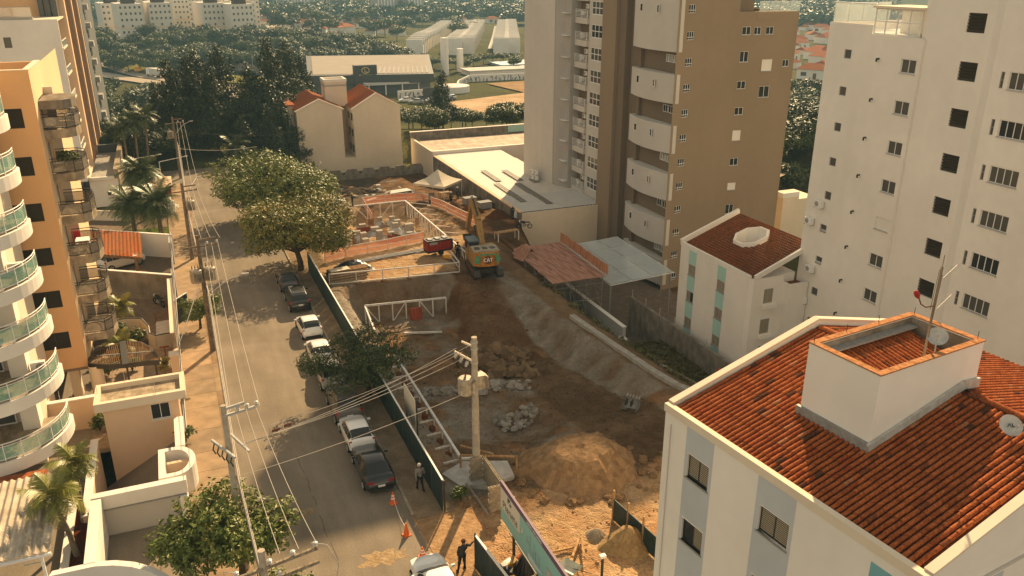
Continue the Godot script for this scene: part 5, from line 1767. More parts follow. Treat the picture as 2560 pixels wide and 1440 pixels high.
func court_and_walls() -> void:
	sheet("court_paving", Vector2(37.6, -99.0), Vector2(51.0, -62.6), -6.96, mk("court", Color(0.20, 0.155, 0.115), 0.9, "concrete", 0.2), 0.3)
	var w := thing("boundary_wall", "plain pale grey boundary wall at the edge of the parking court", "wall")
	wb(w, "wall", 37.1, -7.0, -77.0, 37.4, -3.85, -62.6, M.plaster_grey)
	wb(w, "coping", 37.03, -3.848, -77.0, 37.47, -3.78, -62.6, M.plaster_white)
	w = thing("retaining_wall", "black streaked concrete retaining wall below the white apartment house", "wall")
	wb(w, "wall", 41.0, -7.0, -68.2, 41.35, -3.3, -51.5, M.concrete_dirty)
	wb(w, "return", 39.6, -7.0, -51.5, 41.35, -3.6, -51.2, M.concrete_dirty)
	for k in 6:
		var b := MB.new()
		b.bar(Vector3(41.2, -3.3, -68.0 + k * 2.6), Vector3(41.2, -2.5, -68.0 + k * 2.6), 0.05)
		part(w, "fence_post", b.mesh(), M.galvanised)
	w = thing("brick_wall", "short red brick wall below the retaining wall end", "wall")
	wb(w, "wall", 39.4, -5.0, -51.0, 39.65, -3.2, -47.5, M.brick_red)
	var d := thing("plywood_deck", "pink plywood protection deck on scaffolding over the drop", "deck")
	rng.seed = 21
	var a0 := Vector3(33.9, -0.45, -78.5)
	for i in 3:
		for j in 6:
			var b := MB.new()
			var x0 := 32.2 + i * 1.95 + maxf(0, j - 3) * 0.0
			var z0 := -68.0 - j * 1.95
			var tilt := rng.randf_range(-0.01, 0.01)
			b.box(Vector3(0, 0, 0), Vector3(1.93, 0.03, 1.93))
			if i == 0 and j > 4:
				continue
			part(d, "plywood_sheet", b.mesh(), M.plywood_pink, Vector3(x0 + 0.97 + j * 0.08, -0.6 + rng.randf() * 0.02, z0 - 0.97), Basis(Vector3.BACK, tilt))
	for j in 6:
		part(d, "upright_sheet", boxm(Vector3(0.04, 1.05, 1.93)), mk("plywood_face", Color(0.60, 0.30, 0.18), 0.85, "wood", 0.3), Vector3(38.2 + j * 0.08, 0.02, -69.0 - j * 1.95), Basis(Vector3.UP, 0.04))
	for s in [[Vector3(32.9, -0.3, -77.6), 0.5], [Vector3(32.6, -0.15, -76.6), 0.9], [Vector3(33.5, -0.4, -78.6), 0.3]]:
		part(d, "loose_sheet", boxm(Vector3(1.7, 0.03, 1.4)), M.plywood_pink, s[0], Basis(Vector3(0.3, 0.4, 0.86).normalized(), s[1]))
	for i in 4:
		for j in 4:
			var b := MB.new()
			var x := 32.6 + i * 1.75
			var z := -68.4 - j * 2.5
			b.bar(Vector3(x, -6.5, z), Vector3(x, -0.65, z), 0.05)
			part(d, "scaffold_tube", b.mesh(), M.steel_grey)
			if j < 3:
				b = MB.new()
				b.bar(Vector3(x, -2.2, z), Vector3(x, -2.2, z - 2.5), 0.045)
				b.bar(Vector3(x, -4.2, z), Vector3(x, -1.0, z - 2.5), 0.045)
				part(d, "scaffold_brace", b.mesh(), M.steel_grey)
			if i < 3:
				b = MB.new()
				b.bar(Vector3(x, -1.4, z), Vector3(x + 1.75, -1.4, z), 0.045)
				b.bar(Vector3(x, -3.0, z), Vector3(x + 1.75, -3.0, z), 0.045)
				part(d, "scaffold_brace", b.mesh(), M.steel_grey)
	for k in 5:
		var b := MB.new()
		b.bar(Vector3(31.0 + 0.2 * k, -1.4 - 0.35 * k, -68.8 - 0.8 * k), Vector3(35.0, -1.1 - 0.5 * k, -69.6 - 0.8 * k), 0.06)
		part(d, "timber_prop", b.mesh(), M.timber_grey)
	var c := thing("glass_canopy", build_canopy_label(), "canopy")
	for i in 3:
		for j in 4:
			var b := MB.new()
			b.box(Vector3.ZERO, Vector3(2.35, 0.025, 3.1))
			part(c, "glass_sheet", b.mesh(), M.glass_canopy, Vector3(39.6 + i * 2.45 + j * 0.12, -1.35 + 0.12 * i, -69.2 - j * 3.2), Basis(Vector3.BACK, 0.05))
	for j in 5:
		var b := MB.new()
		b.bar(Vector3(38.4 + j * 0.12, -1.5, -67.6 - j * 3.2), Vector3(45.8 + j * 0.12, -1.12, -67.6 - j * 3.2), 0.07)
		part(c, "purlin", b.mesh(), M.frame_white)
	for i in 4:
		var b := MB.new()
		b.bar(Vector3(38.4 + i * 2.45, -1.52 + 0.12 * i, -67.6), Vector3(38.9 + i * 2.45, -1.52 + 0.12 * i, -80.4), 0.06)
		part(c, "rafter", b.mesh(), M.frame_white)
	for i in 2:
		for j in 2:
			var b := MB.new()
			b.bar(Vector3(38.6 + i * 7.0, -7.0, -68.0 - j * 12.0), Vector3(38.6 + i * 7.0, -1.45, -68.0 - j * 12.0), 0.12)
			part(c, "post", b.mesh(), M.steel_grey)
	var s := thing("stair_tower", "cream roof stair tower with railing beyond the mossy clay roof", "building")
	wb(s, "wall", 68.6, -7, -82.0, 71.0, 1.6, -79.0, M.plaster_cream)
	wb(s, "wall", 71.0, -7, -83.5, 74.0, 1.2, -79.2, M.plaster_cream)
	wb(s, "parapet", 68.5, 1.6, -79.2, 71.0, 2.2, -79.0, M.plaster_white)
	wb(s, "parapet", 68.5, 1.6, -82.1, 68.7, 2.2, -79.2, M.plaster_white)
func ribbed(w: float, l: float, pitch: float, h: float) -> ArrayMesh:
	var b := MB.new()
	var n := int(w / pitch)
	for i in n:
		var x0 := i * w / n
		var x1 := (i + 0.5) * w / n
		var x2 := (i + 1) * w / n
		b.quad(Vector3(x0, 0, l), Vector3(x1, h, l), Vector3(x1, h, 0), Vector3(x0, 0, 0))
		b.quad(Vector3(x1, h, l), Vector3(x2, 0, l), Vector3(x2, 0, 0), Vector3(x1, h, 0))
	return b.mesh()
func build_back() -> void:
	var o := thing("warehouse", "long low warehouse with pale sheet roof beside the brown tower", "warehouse")
	wb(o, "side_wall", 38.6, -5.5, -128.0, 38.95, -0.35, -91.7, M.concrete_dirty)
	wb(o, "front_wall", 38.951, -5.5, -92.0, 50.0, -0.5, -91.65, M.plaster_cream)
	wb(o, "wall_coping", 38.5, -0.348, -128.0, 39.05, -0.22, -91.6, M.plaster_peach)
	wb(o, "pilaster", 38.5, -5.5, -93.6, 38.599, -0.4, -92.4, M.plaster_white)
	for i in 5:
		var z0 := -92.0 - i * 7.2
		var tilt := Basis(Vector3.RIGHT, 0.018)
		part(o, "roof_sheet", ribbed(11.2, 7.3, 0.32, 0.05), M.roof_sheet if i > 0 else M.roof_sheet_cool, Vector3(39.05, -0.30 + 0.03 * i, z0 - 7.25), tilt)
	for s in [[40.6, -96.0, -106.0], [43.4, -94.0, -105.0], [41.6, -107.5, -114.0], [44.6, -106.5, -113.0]]:
		part(o, "skylight", ribbed(1.0, absf(s[2] - s[1]), 0.32, 0.05), M.roof_skylight, Vector3(s[0], -0.14 + 0.03 * int((-s[1] - 92) / 7.2), s[2]), Basis(Vector3.UP, 0.0) * Basis(Vector3.RIGHT, 0.018))
	wb(o, "gutter_wall", 38.6, -5.5, -128.6, 62, 0.35, -128.01, M.plaster_white)
	var o2 := thing("warehouse", "tan roofed warehouse bay with stained rear parapet", "warehouse")
	part(o2, "roof_sheet", ribbed(23.0, 11.0, 0.4, 0.05), mk("roof_tan", Color(0.55, 0.40, 0.28), 0.7, "stain", 0.09), Vector3(39.5, -0.1, -139.6), Basis(Vector3.RIGHT, 0.01))
	wb(o2, "side_wall", 38.6, -5.5, -141.0, 39.0, 0.2, -128.61, M.plaster_cream)
	wb(o2, "rear_parapet", 38.6, -5.5, -141.4, 62, 1.2, -141.01, M.concrete_dirty)
	wb(o2, "coping", 38.5, 1.202, -141.5, 62, 1.3, -140.9, M.plaster_white)
	wb(o2, "teal_end", 57.0, 0.0, -141.0, 61.9, 1.15, -140.93, M.plaster_teal)
	var h := thing("apartment_house", "cream four storey house with two gables and orange tiled roofs", "building")
	var zf := -139.5
	var zb := -152.0
	var gab := func(x0: float, x1: float, ye: float, yr: float) -> void:
		var b := MB.new()
		var xm := (x0 + x1) * 0.5
		for z in [zf, zb]:
			var A := Vector3(x0, -2.1, z)
			var B := Vector3(x1, -2.1, z)
			var C := Vector3(x1, ye, z)
			var D := Vector3(xm, yr, z)
			var E := Vector3(x0, ye, z)
			if z == zf:
				b.quad(A, B, C, E)
				b.tri(E, C, D)
			else:
				b.quad(B, A, E, C)
				b.tri(C, E, D)
		b.quad(Vector3(x1, -2.1, zf), Vector3(x1, -2.1, zb), Vector3(x1, ye, zb), Vector3(x1, ye, zf))
		b.quad(Vector3(x0, -2.1, zb), Vector3(x0, -2.1, zf), Vector3(x0, ye, zf), Vector3(x0, ye, zb))
		part(h, "gable_wall", b.mesh(), M.plaster_cream)
		for sd in [-1, 1]:
			b = MB.new()
			var xe: float = x0 - 0.25 if sd < 0 else x1 + 0.25
			var yy := ye - 0.06
			var n := 26
			for i in n:
				var t0 := float(i) / n
				var t1 := float(i + 1) / n
				var za := lerpf(zf - 0.25, zb, t0)
				var zc := lerpf(zf - 0.25, zb, t1)
				var zm := (za + zc) * 0.5
				var up := Vector3(0, 0.1, 0)
				var e0 := Vector3(xe, yy + 0.05, za)
				var e1 := Vector3(xe, yy + 0.05, zc)
				var em := Vector3(xe, yy + 0.05, zm) + up
				var r0 := Vector3(xm, yr + 0.05, za)
				var r1 := Vector3(xm, yr + 0.05, zc)
				var rm := Vector3(xm, yr + 0.05, zm) + up
				b.col = Color(0.50, 0.17, 0.06).lerp(Color(0.38, 0.12, 0.05), rng.randf())
				b.quad(e0, em, rm, r0)
				b.quad(em, e1, r1, rm)
			var rp := part(h, "roof", b.mesh(), M.clay)
			b = MB.new()
			b.bar(Vector3(xe, yy + 0.05, zf + 0.02), Vector3(xm, yr + 0.06, zf + 0.02), 0.25, 0.16)
			part(rp, "verge", b.mesh(), M.plaster_white)
	gab.call(19.1, 26.6, 6.2, 7.95)
	gab.call(28.4, 36.5, 6.1, 8.5)
	wb(h, "base_wall", 19.1, -5.0, -152.0, 36.6, -2.1, -139.499, M.plaster_cream)
	wb(h, "stair_back", 26.6, -2.1, -152.0, 28.4, 6.0, -146.0, M.plaster_peach)
	for k in 3:
		for z in [-141.2, -143.4]:
			var f := part(h, "window", frame_mesh(1.1, 1.2, 2, 1, 0.06), M.frame_dark, Vector3(28.37, -1.3 + 2.7 * k, z), Basis(Vector3.UP, FNX))
			part(f, "pane", pane_mesh(1.0, 1.1), M.pane_dark, Vector3(0.05, 0.05, 0.02))
			f = part(h, "window", frame_mesh(0.9, 1.2, 1, 1, 0.06), M.frame_grey, Vector3(19.07, -1.3 + 2.7 * k, z), Basis(Vector3.UP, FNX))
			part(f, "pane", pane_mesh(0.8, 1.1), M.pane_dark, Vector3(0.05, 0.05, 0.02))
	wb(h, "side_bay", 18.2, -5.0, -150.0, 19.09, 6.8, -142.5, M.plaster_cream)
	wb(h, "bay_roof", 17.8, 6.802, -150.4, 19.3, 7.0, -142.0, M.clay_far)
	wb(h, "tank_tower", 24.9, 6.0, -148.0, 28.6, 10.0, -144.5, M.plaster_cream)
	for sg in [[Vector3(24.8, 10.0, -144.8), Vector3(28.7, 10.5, -144.45)], [Vector3(24.8, 10.0, -148.1), Vector3(28.7, 10.5, -147.8)], [Vector3(24.8, 10.001, -147.8), Vector3(25.1, 10.501, -144.8)], [Vector3(28.4, 10.001, -147.8), Vector3(28.7, 10.501, -144.8)]]:
		wallbox(h, "tank_parapet", sg[0], sg[1], M.plaster_white)
	wb(h, "band", 24.85, 9.3, -148.05, 28.65, 9.6, -144.47, M.plaster_grey_dark)
	var sw := thing("scalloped_wall", "weathered garden wall with a row of scalloped humps below the house", "wall")
	wb(sw, "wall", 19.5, -5.2, -134.3, 38.6, -3.7, -134.0, M.concrete_dirty)
	for k in 7:
		var xc := 21.0 + k * 2.75
		var b := MB.new()
		var top := [Vector2(-1.3, 0), Vector2(-0.75, 0.85), Vector2(0.75, 0.85), Vector2(1.3, 0)]
		for zz in [-134.0, -134.3]:
			var q := []
			for t in top:
				q.append(Vector3(xc + t.x, -3.7 + t.y, zz))
			if zz == -134.0:
				b.quad(q[0], q[3], q[2], q[1])
			else:
				b.quad(q[3], q[0], q[1], q[2])
		for i in 3:
			b.quad(Vector3(xc + top[i].x, -3.7 + top[i].y, -134.0), Vector3(xc + top[i + 1].x, -3.7 + top[i + 1].y, -134.0), Vector3(xc + top[i + 1].x, -3.7 + top[i + 1].y, -134.3), Vector3(xc + top[i].x, -3.7 + top[i].y, -134.3))
		part(sw, "hump", b.mesh(), M.concrete_dirty)
func band(called: String, pts: Array, w: float, m: Material, dy := 0.15) -> void:
	var b := MB.new()
	for i in pts.size() - 1:
		var a: Vector2 = pts[i]
		var c: Vector2 = pts[i + 1]
		var n := 10
		for k in n:
			var p := a.lerp(c, k / float(n))
			var q := a.lerp(c, (k + 1) / float(n))
			var s := (q - p).normalized().orthogonal() * w * 0.5
			var f := func(v: Vector2) -> Vector3: return Vector3(v.x, terrain_y(v.x, v.y) + dy, v.y)
			var yp: float = terrain_y(p.x, p.y) + dy
			var yq: float = terrain_y(q.x, q.y) + dy
			b.quad(Vector3(p.x + s.x, yp, p.y + s.y), Vector3(p.x - s.x, yp, p.y - s.y), Vector3(q.x - s.x, yq, q.y - s.y), Vector3(q.x + s.x, yq, q.y + s.y))
	structure(called, b.mesh(), m)
func build_far() -> void:
	band("highway", [Vector2(-110, -470), Vector2(-24, -382), Vector2(3, -328), Vector2(27, -280), Vector2(40, -255), Vector2(48, -225)], 9.0, mk("road_far", Color(0.36, 0.30, 0.23), 0.9), 0.5)
	band("highway", [Vector2(-110, -448), Vector2(-20, -352), Vector2(8, -300), Vector2(30, -258)], 7.0, M.road_far, 0.5)
	band("verge", [Vector2(-120, -492), Vector2(-28, -402), Vector2(2, -350), Vector2(40, -300), Vector2(62, -290)], 16.0, mk("verge_grass", Color(0.26, 0.22, 0.06), 1.0, "grass", 0.1), 0.35)
	band("dirt_lot", [Vector2(78, -222), Vector2(120, -236)], 34.0, mk("bare_lot", Color(0.55, 0.40, 0.26), 0.95, "dirt", 0.03), 0.3)
	band("dirt_lot", [Vector2(105, -262), Vector2(150, -268)], 26.0, mk("bare_lot2", Color(0.36, 0.24, 0.13), 0.95, "dirt", 0.03), 0.35)
	band("access_road", [Vector2(130, -380), Vector2(230, -640)], 8.0, M.road_far, 0.4)
	band("access_road", [Vector2(58, -420), Vector2(66, -560)], 7.0, M.road_far, 0.4)
	band("highway", [Vector2(80, -100), Vector2(150, -150)], 9.0, M.road_far, 0.4)
	var bw := MB.new()
	var bp := [Vector2(14, -372), Vector2(38, -330), Vector2(48, -310)]
	for i in 2:
		bw.bar(Vector3(bp[i].x, terrain_y(bp[i].x, bp[i].y) + 1.0, bp[i].y), Vector3(bp[i + 1].x, terrain_y(bp[i + 1].x, bp[i + 1].y) + 1.0, bp[i + 1].y), 0.3, 3.0)
	one("roadside_wall", bw.mesh(), M.concrete_dirty, "grey wall running along the highway verge", "wall")
	var s := thing("showroom", "dark low showroom with pale ribbed roof and black sign block", "building")
	var y := -9.6
	var q := [Vector2(43, -271), Vector2(79, -262), Vector2(96, -322), Vector2(52, -334)]
	prism_part(s, "wall", q, y, y + 3.6, M.dark_slate)
	prism_part(s, "fascia", [Vector2(41.5, -270), Vector2(79.8, -260.6), Vector2(97, -322.5), Vector2(51.5, -335)], y + 3.6, y + 6.3, mk("fascia_black", Color(0.05, 0.048, 0.045), 0.6))
	prism_part(s, "roof", [Vector2(43.5, -272), Vector2(78.8, -263), Vector2(95, -320), Vector2(53, -332)], y + 6.3, y + 6.4, mk("roof_dusty", Color(0.34, 0.30, 0.25), 0.9, "plaster", 0.05))
	for k in 12:
		var a := Vector2(62, -267.5).lerp(Vector2(78.5, -263.4), k / 11.0)
		var b := MB.new()
		b.bar(Vector3(a.x, y + 6.45, a.y), Vector3(a.x + 5.0, y + 6.45, a.y - 18.0), 0.5, 0.1)
		part(s, "roof_rib", b.mesh(), M.plaster_grey_dark)
	wb(s, "sign_block", 55.5, y, -268.6, 62.8, y + 9.2, -266.3, M.fascia_black)
	var eb := MB.new()
	var ring := []
	for k in 17:
		ring.append(Vector3(59.1 + cos(TAU * k / 16) * 1.2, y + 7.6 + sin(TAU * k / 16) * 0.9, -266.25))
	eb.tube(ring, 0.14, 6, false)
	eb.bar(Vector3(58.9, y + 8.2, -266.25), Vector3(58.9, y + 7.1, -266.25), 0.2)
	eb.bar(Vector3(58.9, y + 7.1, -266.25), Vector3(59.8, y + 7.1, -266.25), 0.2)
	eb.bar(Vector3(57.0, y + 6.2, -266.25), Vector3(61.2, y + 6.2, -266.25), 0.3)
	part(s, "emblem", eb.mesh(), mk("emblem_gold", Color(0.6, 0.45, 0.2), 0.4))
	for k in 7:
		wb(s, "shop_window", 63.5 + k * 2.2, y + 0.4, -266.55 + k * 0.55, 65.3 + k * 2.2, y + 3.2, -266.3 + k * 0.55, M.pane_mid)
	wb(s, "canopy", 58.0, y + 3.3, -265.9, 76, y + 3.9, -262.5, M.plaster_grey)
	for k in 4:
		wb(s, "canopy_post", 59.0 + k * 5.4, y, -263.1, 59.3 + k * 5.4, y + 3.3, -262.8, M.plaster_white)
	var g := thing("graffiti_wall", "long white wall covered in dark scrawled lettering", "wall")
	var wp := [Vector2(66, -254), Vector2(80, -256), Vector2(88, -262), Vector2(92, -272), Vector2(100, -284), Vector2(126, -283)]
	rng.seed = 8
	for i in wp.size() - 1:
		wall_line(g, "wall", wp[i], wp[i + 1], -10.5, -7.2, 0.4, M.plaster_white)
		var n := int(wp[i].distance_to(wp[i + 1]) / 1.5)
		for k in n:
			var p: Vector2 = wp[i].lerp(wp[i + 1], (k + 0.5) / n)
			var nn: Vector2 = (wp[i + 1] - wp[i]).normalized().orthogonal()
			if nn.y < 0:
				nn = -nn
			var t: Vector2 = (wp[i + 1] - wp[i]).normalized()
			var b := MB.new()
			var base := Vector3(p.x, -9.6, p.y) + Vector3(nn.x, 0, nn.y) * 0.23
			var tt := Vector3(t.x, 0, t.y)
			var prev := base
			for m in 4:
				var nx := base + tt * rng.randf_range(-0.6, 0.6) + Vector3.UP * rng.randf_range(0.1, 2.0)
				b.bar(prev, nx, 0.1, 0.14)
				prev = nx
			part(g, "scrawl", b.mesh(), M.ink_dark)
	for tw in [[98.5, -307.0, 1.5, 15.0], [108.0, -317.0, 1.3, 10.0]]:
		var b := MB.new()
		b.lathe([Vector2(tw[2], -12.0), Vector2(tw[2], tw[3] - 11.0), Vector2(0.0, tw[3] - 10.8)], 16, Vector3(tw[0], 0, tw[1]))
		one("water_tower", b.mesh(), M.plaster_white, "tall white cylindrical water tower" if tw[3] > 12 else "short white cylindrical water tower", "water tower")
	var tk := MB.new()
	tk.lathe([Vector2(5.0, 0.0), Vector2(5.0, 2.8), Vector2(0.0, 3.1)], 24)
	one("round_kiosk", tk.mesh(), M.plaster_white, "low round white drum beside the graffiti wall", "building", Vector3(87, -10.3, -262))
	var lowb := thing("low_hall", "long low white hall with sheet roof past the graffiti wall", "building")
	wb(lowb, "wall", 106, -12, -310, 132, -8.0, -300, M.plaster_white)
	wb(lowb, "roof", 105.5, -8.0, -310.5, 132.5, -7.6, -299.5, M.plaster_grey)
	lowb = thing("low_hall", "low hall with pale blue sheet roof near the row houses", "building")
	wb(lowb, "wall", 128, -12, -336, 146, -9.0, -322, M.plaster_white)
	prism_part(lowb, "roof", [Vector2(127, -337), Vector2(147, -337), Vector2(147, -321), Vector2(127, -321)], -9.0, -8.4, mk("blue_sheet", Color(0.30, 0.40, 0.47), 0.6))
	var hb := thing("billboard", "grey and dark striped roadside billboard on posts", "billboard", Vector3(80, terrain_y(80, -203), -203), 0.2)
	part(hb, "panel", boxm(Vector3(6.2, 2.3, 0.2)), M.plaster_grey, Vector3(0, 3.2, 0))
	for k in 7:
		part(hb, "stripe", boxm(Vector3(0.35, 1.9 - (k % 3) * 0.3, 0.05)), M.ink_dark, Vector3(-0.6 + k * 0.55, 3.1, 0.13), Basis(Vector3.BACK, -0.25))
	part(hb, "post", boxm(Vector3(0.2, 2.2, 0.2)), M.steel_dark, Vector3(-2, 1.0, 0))
	part(hb, "post", boxm(Vector3(0.2, 2.2, 0.2)), M.steel_dark, Vector3(2, 1.0, 0))
	hb = thing("billboard", "small black roadside billboard beside the parked cars", "billboard", Vector3(73, terrain_y(73, -243), -243), 0.2)
	part(hb, "panel", boxm(Vector3(4.5, 2.6, 0.2)), M.fascia_black, Vector3(0, 3.0, 0))
	part(hb, "post", boxm(Vector3(0.25, 1.8, 0.25)), M.steel_dark, Vector3(0, 0.8, 0))
	for yx in [[-9.0, -352.0], [-4.0, -342.0]]:
		var yb := thing("roadworks_sign", "orange roadworks board beside the highway", "sign", Vector3(yx[0], terrain_y(yx[0], yx[1]), yx[1]), 0.3, "orange boards on the highway verge")
		part(yb, "board", boxm(Vector3(2.6, 1.5, 0.1)), M.sign_yellow, Vector3(0, 2.0, 0))
		part(yb, "post", boxm(Vector3(0.15, 1.3, 0.1)), M.steel_dark, Vector3(0, 0.65, 0))
	for lp in [[-34.0, -398.0, 9.0], [20.0, -352.0, 9.0], [24.0, -352.0, 9.0], [31.0, -330.0, 8.0], [40.0, -318.0, 8.0]]:
		var b := MB.new()
		b.tube([Vector3(0, 0, 0), Vector3(0, lp[2], 0), Vector3(-2.0, lp[2] + 0.4, 0)], 0.14, 6)
		one("highway_lamp", b.mesh(), M.steel_grey, "slender grey lamp post along the highway", "lamp post", Vector3(lp[0], terrain_y(lp[0], lp[1]), lp[1]), 0.0, "lamp posts along the highway")
	far_apartments()
	row_houses()
	far_city()
func far_apartments() -> void:
	var proto: Node3D = null
	var label := "white five storey apartment block with brown roof tank on the wooded rise"
	var grp := "white apartment blocks beyond the highway"
	var spots := [[-19.0, -470.0], [-10.5, -442.0], [2.5, -452.0], [4.0, -492.0], [13.0, -520.0], [20.0, -556.0], [27.0, -600.0], [26.5, -446.0], [38.5, -432.0], [33.0, -492.0], [45.0, -485.0], [53.0, -540.0], [-1.0, -540.0]]
	for sp in spots:
		var at := Vector3(sp[0], terrain_y(sp[0], sp[1]) - 1.5, sp[1])
		if proto == null:
			proto = thing("apartment_block", label, "building", at, 0.16, grp)
			var w := 10.5
			var d := 22.0
			var hh := 17.0
			part(proto, "wall", spanm(Vector3(-w / 2, 0, -d), Vector3(w / 2, hh, 0)), mk("far_white", Color(0.70, 0.64, 0.55), 0.85, "plaster", 0.02))
			part(proto, "roof_tank", spanm(Vector3(-2.8, hh, -8.0), Vector3(2.8, hh + 3.4, -2.5)), M.stone_brown)
			part(proto, "band", spanm(Vector3(-w / 2 - 0.05, 5.8, -d - 0.05), Vector3(w / 2 + 0.05, 6.4, 0.05)), M.plaster_peach)
			part(proto, "stair_tower", spanm(Vector3(w / 2, 0, -13.0), Vector3(w / 2 + 2.0, hh + 1.5, -9.0)), M.plaster_cream)
			var wm := boxm(Vector3(0.85, 1.05, 0.08))
			for f in 6:
				for c in 5:
					if f == 2 and c % 2:
						continue
					part(proto, "window", wm, M.pane_mid, Vector3(-4.1 + c * 2.05, 1.7 + f * 2.75, 0.03))
				for c in 6:
					part(proto, "window", wm, M.pane_mid, Vector3(w / 2 + 0.03, 1.7 + f * 2.75, -2.0 - c * 3.4), Basis(Vector3.UP, PI / 2))
		else:
			copy(proto, at, 0.16)
func row_houses() -> void:
	var proto: Node3D = null
	var label := "narrow row house with dark pitched roof and pale party walls"
	var grp := "row houses in long terraces across the valley"
	for row in 8:
		var a := Vector2(106 + row * 12.5 + (6 if row % 2 else 0), -372 - row * 2.0)
		var dir := Vector2(0.375, -0.927)
		for k in 24:
			var p: Vector2 = a + dir * (k * 8.4 + (row % 3) * 3.0)
			var at := Vector3(p.x, terrain_y(p.x, p.y), p.y)
			if proto == null:
				proto = thing("row_house", label, "house", at, -0.385, grp)
				part(proto, "wall", spanm(Vector3(-3.4, -0.5, -3.7), Vector3(3.4, 5.2, 3.7)), M.plaster_cream)
				var b := MB.new()
				b.quad(Vector3(-3.6, 5.2, 3.6), Vector3(0, 6.5, 3.6), Vector3(0, 6.5, -3.6), Vector3(-3.6, 5.2, -3.6))
				b.quad(Vector3(0, 6.5, 3.6), Vector3(3.6, 5.2, 3.6), Vector3(3.6, 5.2, -3.6), Vector3(0, 6.5, -3.6))
				part(proto, "roof", b.mesh(), mk("roof_far", Color(0.075, 0.055, 0.045), 1.0))
				part(proto, "party_wall", spanm(Vector3(-3.7, -0.5, 3.6), Vector3(3.7, 7.4, 4.5)), M.plaster_white)
				part(proto, "window", spanm(Vector3(-3.46, 3.0, -1.8), Vector3(-3.4, 4.2, 1.2)), M.pane_mid)
				part(proto, "carport", spanm(Vector3(-6.2, 2.4, -3.0), Vector3(-3.41, 2.6, 3.0)), M.plaster_grey)
			else:
				copy(proto, at, -0.385)
func far_city() -> void:
	var tw := [[116.0, -770.0, 26.0, 60.0, 0], [128.0, -780.0, 24.0, 64.0, 0], [160.0, -850.0, 24.0, 60.0, 0], [172.0, -845.0, 22.0, 60.0, 1], [183.0, -722.0, 20.0, 50.0, 0], [198.0, -728.0, 18.0, 50.0, 1], [208.0, -722.0, 17.0, 55.0, 0], [86.0, -800.0, 14.0, 40.0, 1]]
	for t in tw:
		var o := thing("distant_tower", "distant grey high rise with pale vertical strips" if t[4] == 0 else "distant taupe high rise with window rows", "building", Vector3(t[0], terrain_y(t[0], t[1]) - 1, t[1]), 0.3, "grey high rises on the skyline" if t[4] == 0 else "taupe high rises on the skyline")
		var w: float = t[2]
		part(o, "wall", spanm(Vector3(-w / 2, 0, -12), Vector3(w / 2, t[3], 0)), M.plaster_grey_dark if t[4] == 0 else M.plaster_brown_dark)
		var n := int(w / 3.0)
		for k in n:
			if t[4] == 0:
				part(o, "pale_strip", spanm(Vector3(-w / 2 + k * 3.0, 0, 0.02), Vector3(-w / 2 + k * 3.0 + 1.3, t[3], 0.3)), M.plaster_white)
			else:
				for f in 12:
					part(o, "window", spanm(Vector3(-w / 2 + 0.6 + k * 3.0, 2 + f * 3.4, 0.01), Vector3(-w / 2 + 2.2 + k * 3.0, 3.6 + f * 3.4, 0.12)), M.plaster_grey)
	var proto: Node3D = null
	rng.seed = 44
	var grp := "scattered pale houses across the far valley"
	var spots := []
	for k in 46:
		spots.append(Vector2(rng.randf_range(60, 150), rng.randf_range(-500, -680)))
	for k in 70:
		spots.append(Vector2(rng.randf_range(190, 420), rng.randf_range(-560, -1000)))
	for k in 50:
		var d := rng.randf_range(300, 800)
		var aa := deg_to_rad(rng.randf_range(39.0, 44.5))
		spots.append(Vector2(sin(aa) * d, -cos(aa) * d))
	for p in spots:
		var at := Vector3(p.x, terrain_y(p.x, p.y), p.y)
		var o: Node3D
		if proto == null:
			proto = thing("valley_house", "small pale house with hipped roof in the hazy valley", "house", at, 0.3, grp)
			part(proto, "wall", spanm(Vector3(-5, -1, -4), Vector3(5, 3.6, 4)), M.plaster_white)
			var b := MB.new()
			b.quad(Vector3(-5.4, 3.6, 4.4), Vector3(5.4, 3.6, 4.4), Vector3(2.6, 5.6, 0), Vector3(-2.6, 5.6, 0))
			b.quad(Vector3(5.4, 3.6, -4.4), Vector3(-5.4, 3.6, -4.4), Vector3(-2.6, 5.6, 0), Vector3(2.6, 5.6, 0))
			b.tri(Vector3(5.4, 3.6, 4.4), Vector3(5.4, 3.6, -4.4), Vector3(2.6, 5.6, 0))
			b.tri(Vector3(-5.4, 3.6, -4.4), Vector3(-5.4, 3.6, 4.4), Vector3(-2.6, 5.6, 0))
			part(proto, "roof", b.mesh(), M.clay_far)
			part(proto, "window", spanm(Vector3(-3.5, 1.2, 4.0), Vector3(-1.5, 2.6, 4.06)), M.pane_mid)
			part(proto, "door", spanm(Vector3(1.0, 0, 4.0), Vector3(2.2, 2.3, 4.06)), M.timber_dark)
			o = proto
		else:
			o = copy(proto, at, rng.randf_range(0, TAU))
		o.scale = Vector3.ONE * rng.randf_range(0.6, 1.05)
func gy(x: float, z: float) -> float:
	return terrain_y(x, z)
func rock_mesh(sd: int, flat := 0.75) -> ArrayMesh:
	var f := FastNoiseLite.new()
	f.seed = sd
	f.frequency = 0.9
	var b := MB.new()
	var n := 7
	var m := 10
	var rows := []
	for i in n + 1:
		var row := []
		for j in m:
			var a := PI * i / n
			var t := TAU * j / m
			var d := Vector3(sin(a) * cos(t), cos(a), sin(a) * sin(t))
			var r := 1.0 + f.get_noise_3dv(d * 1.6) * 0.75 + f.get_noise_3dv(d * 4.0) * 0.2
			r = snappedf(r, 0.16) * 0.5 + r * 0.5
			row.append(d * r * Vector3(1, flat, 0.85))
		rows.append(row)
	for i in n:
		for j in m:
			var q := (j + 1) % m
			b.quad(rows[i + 1][j], rows[i][j], rows[i][q], rows[i + 1][q])
	return b.mesh()
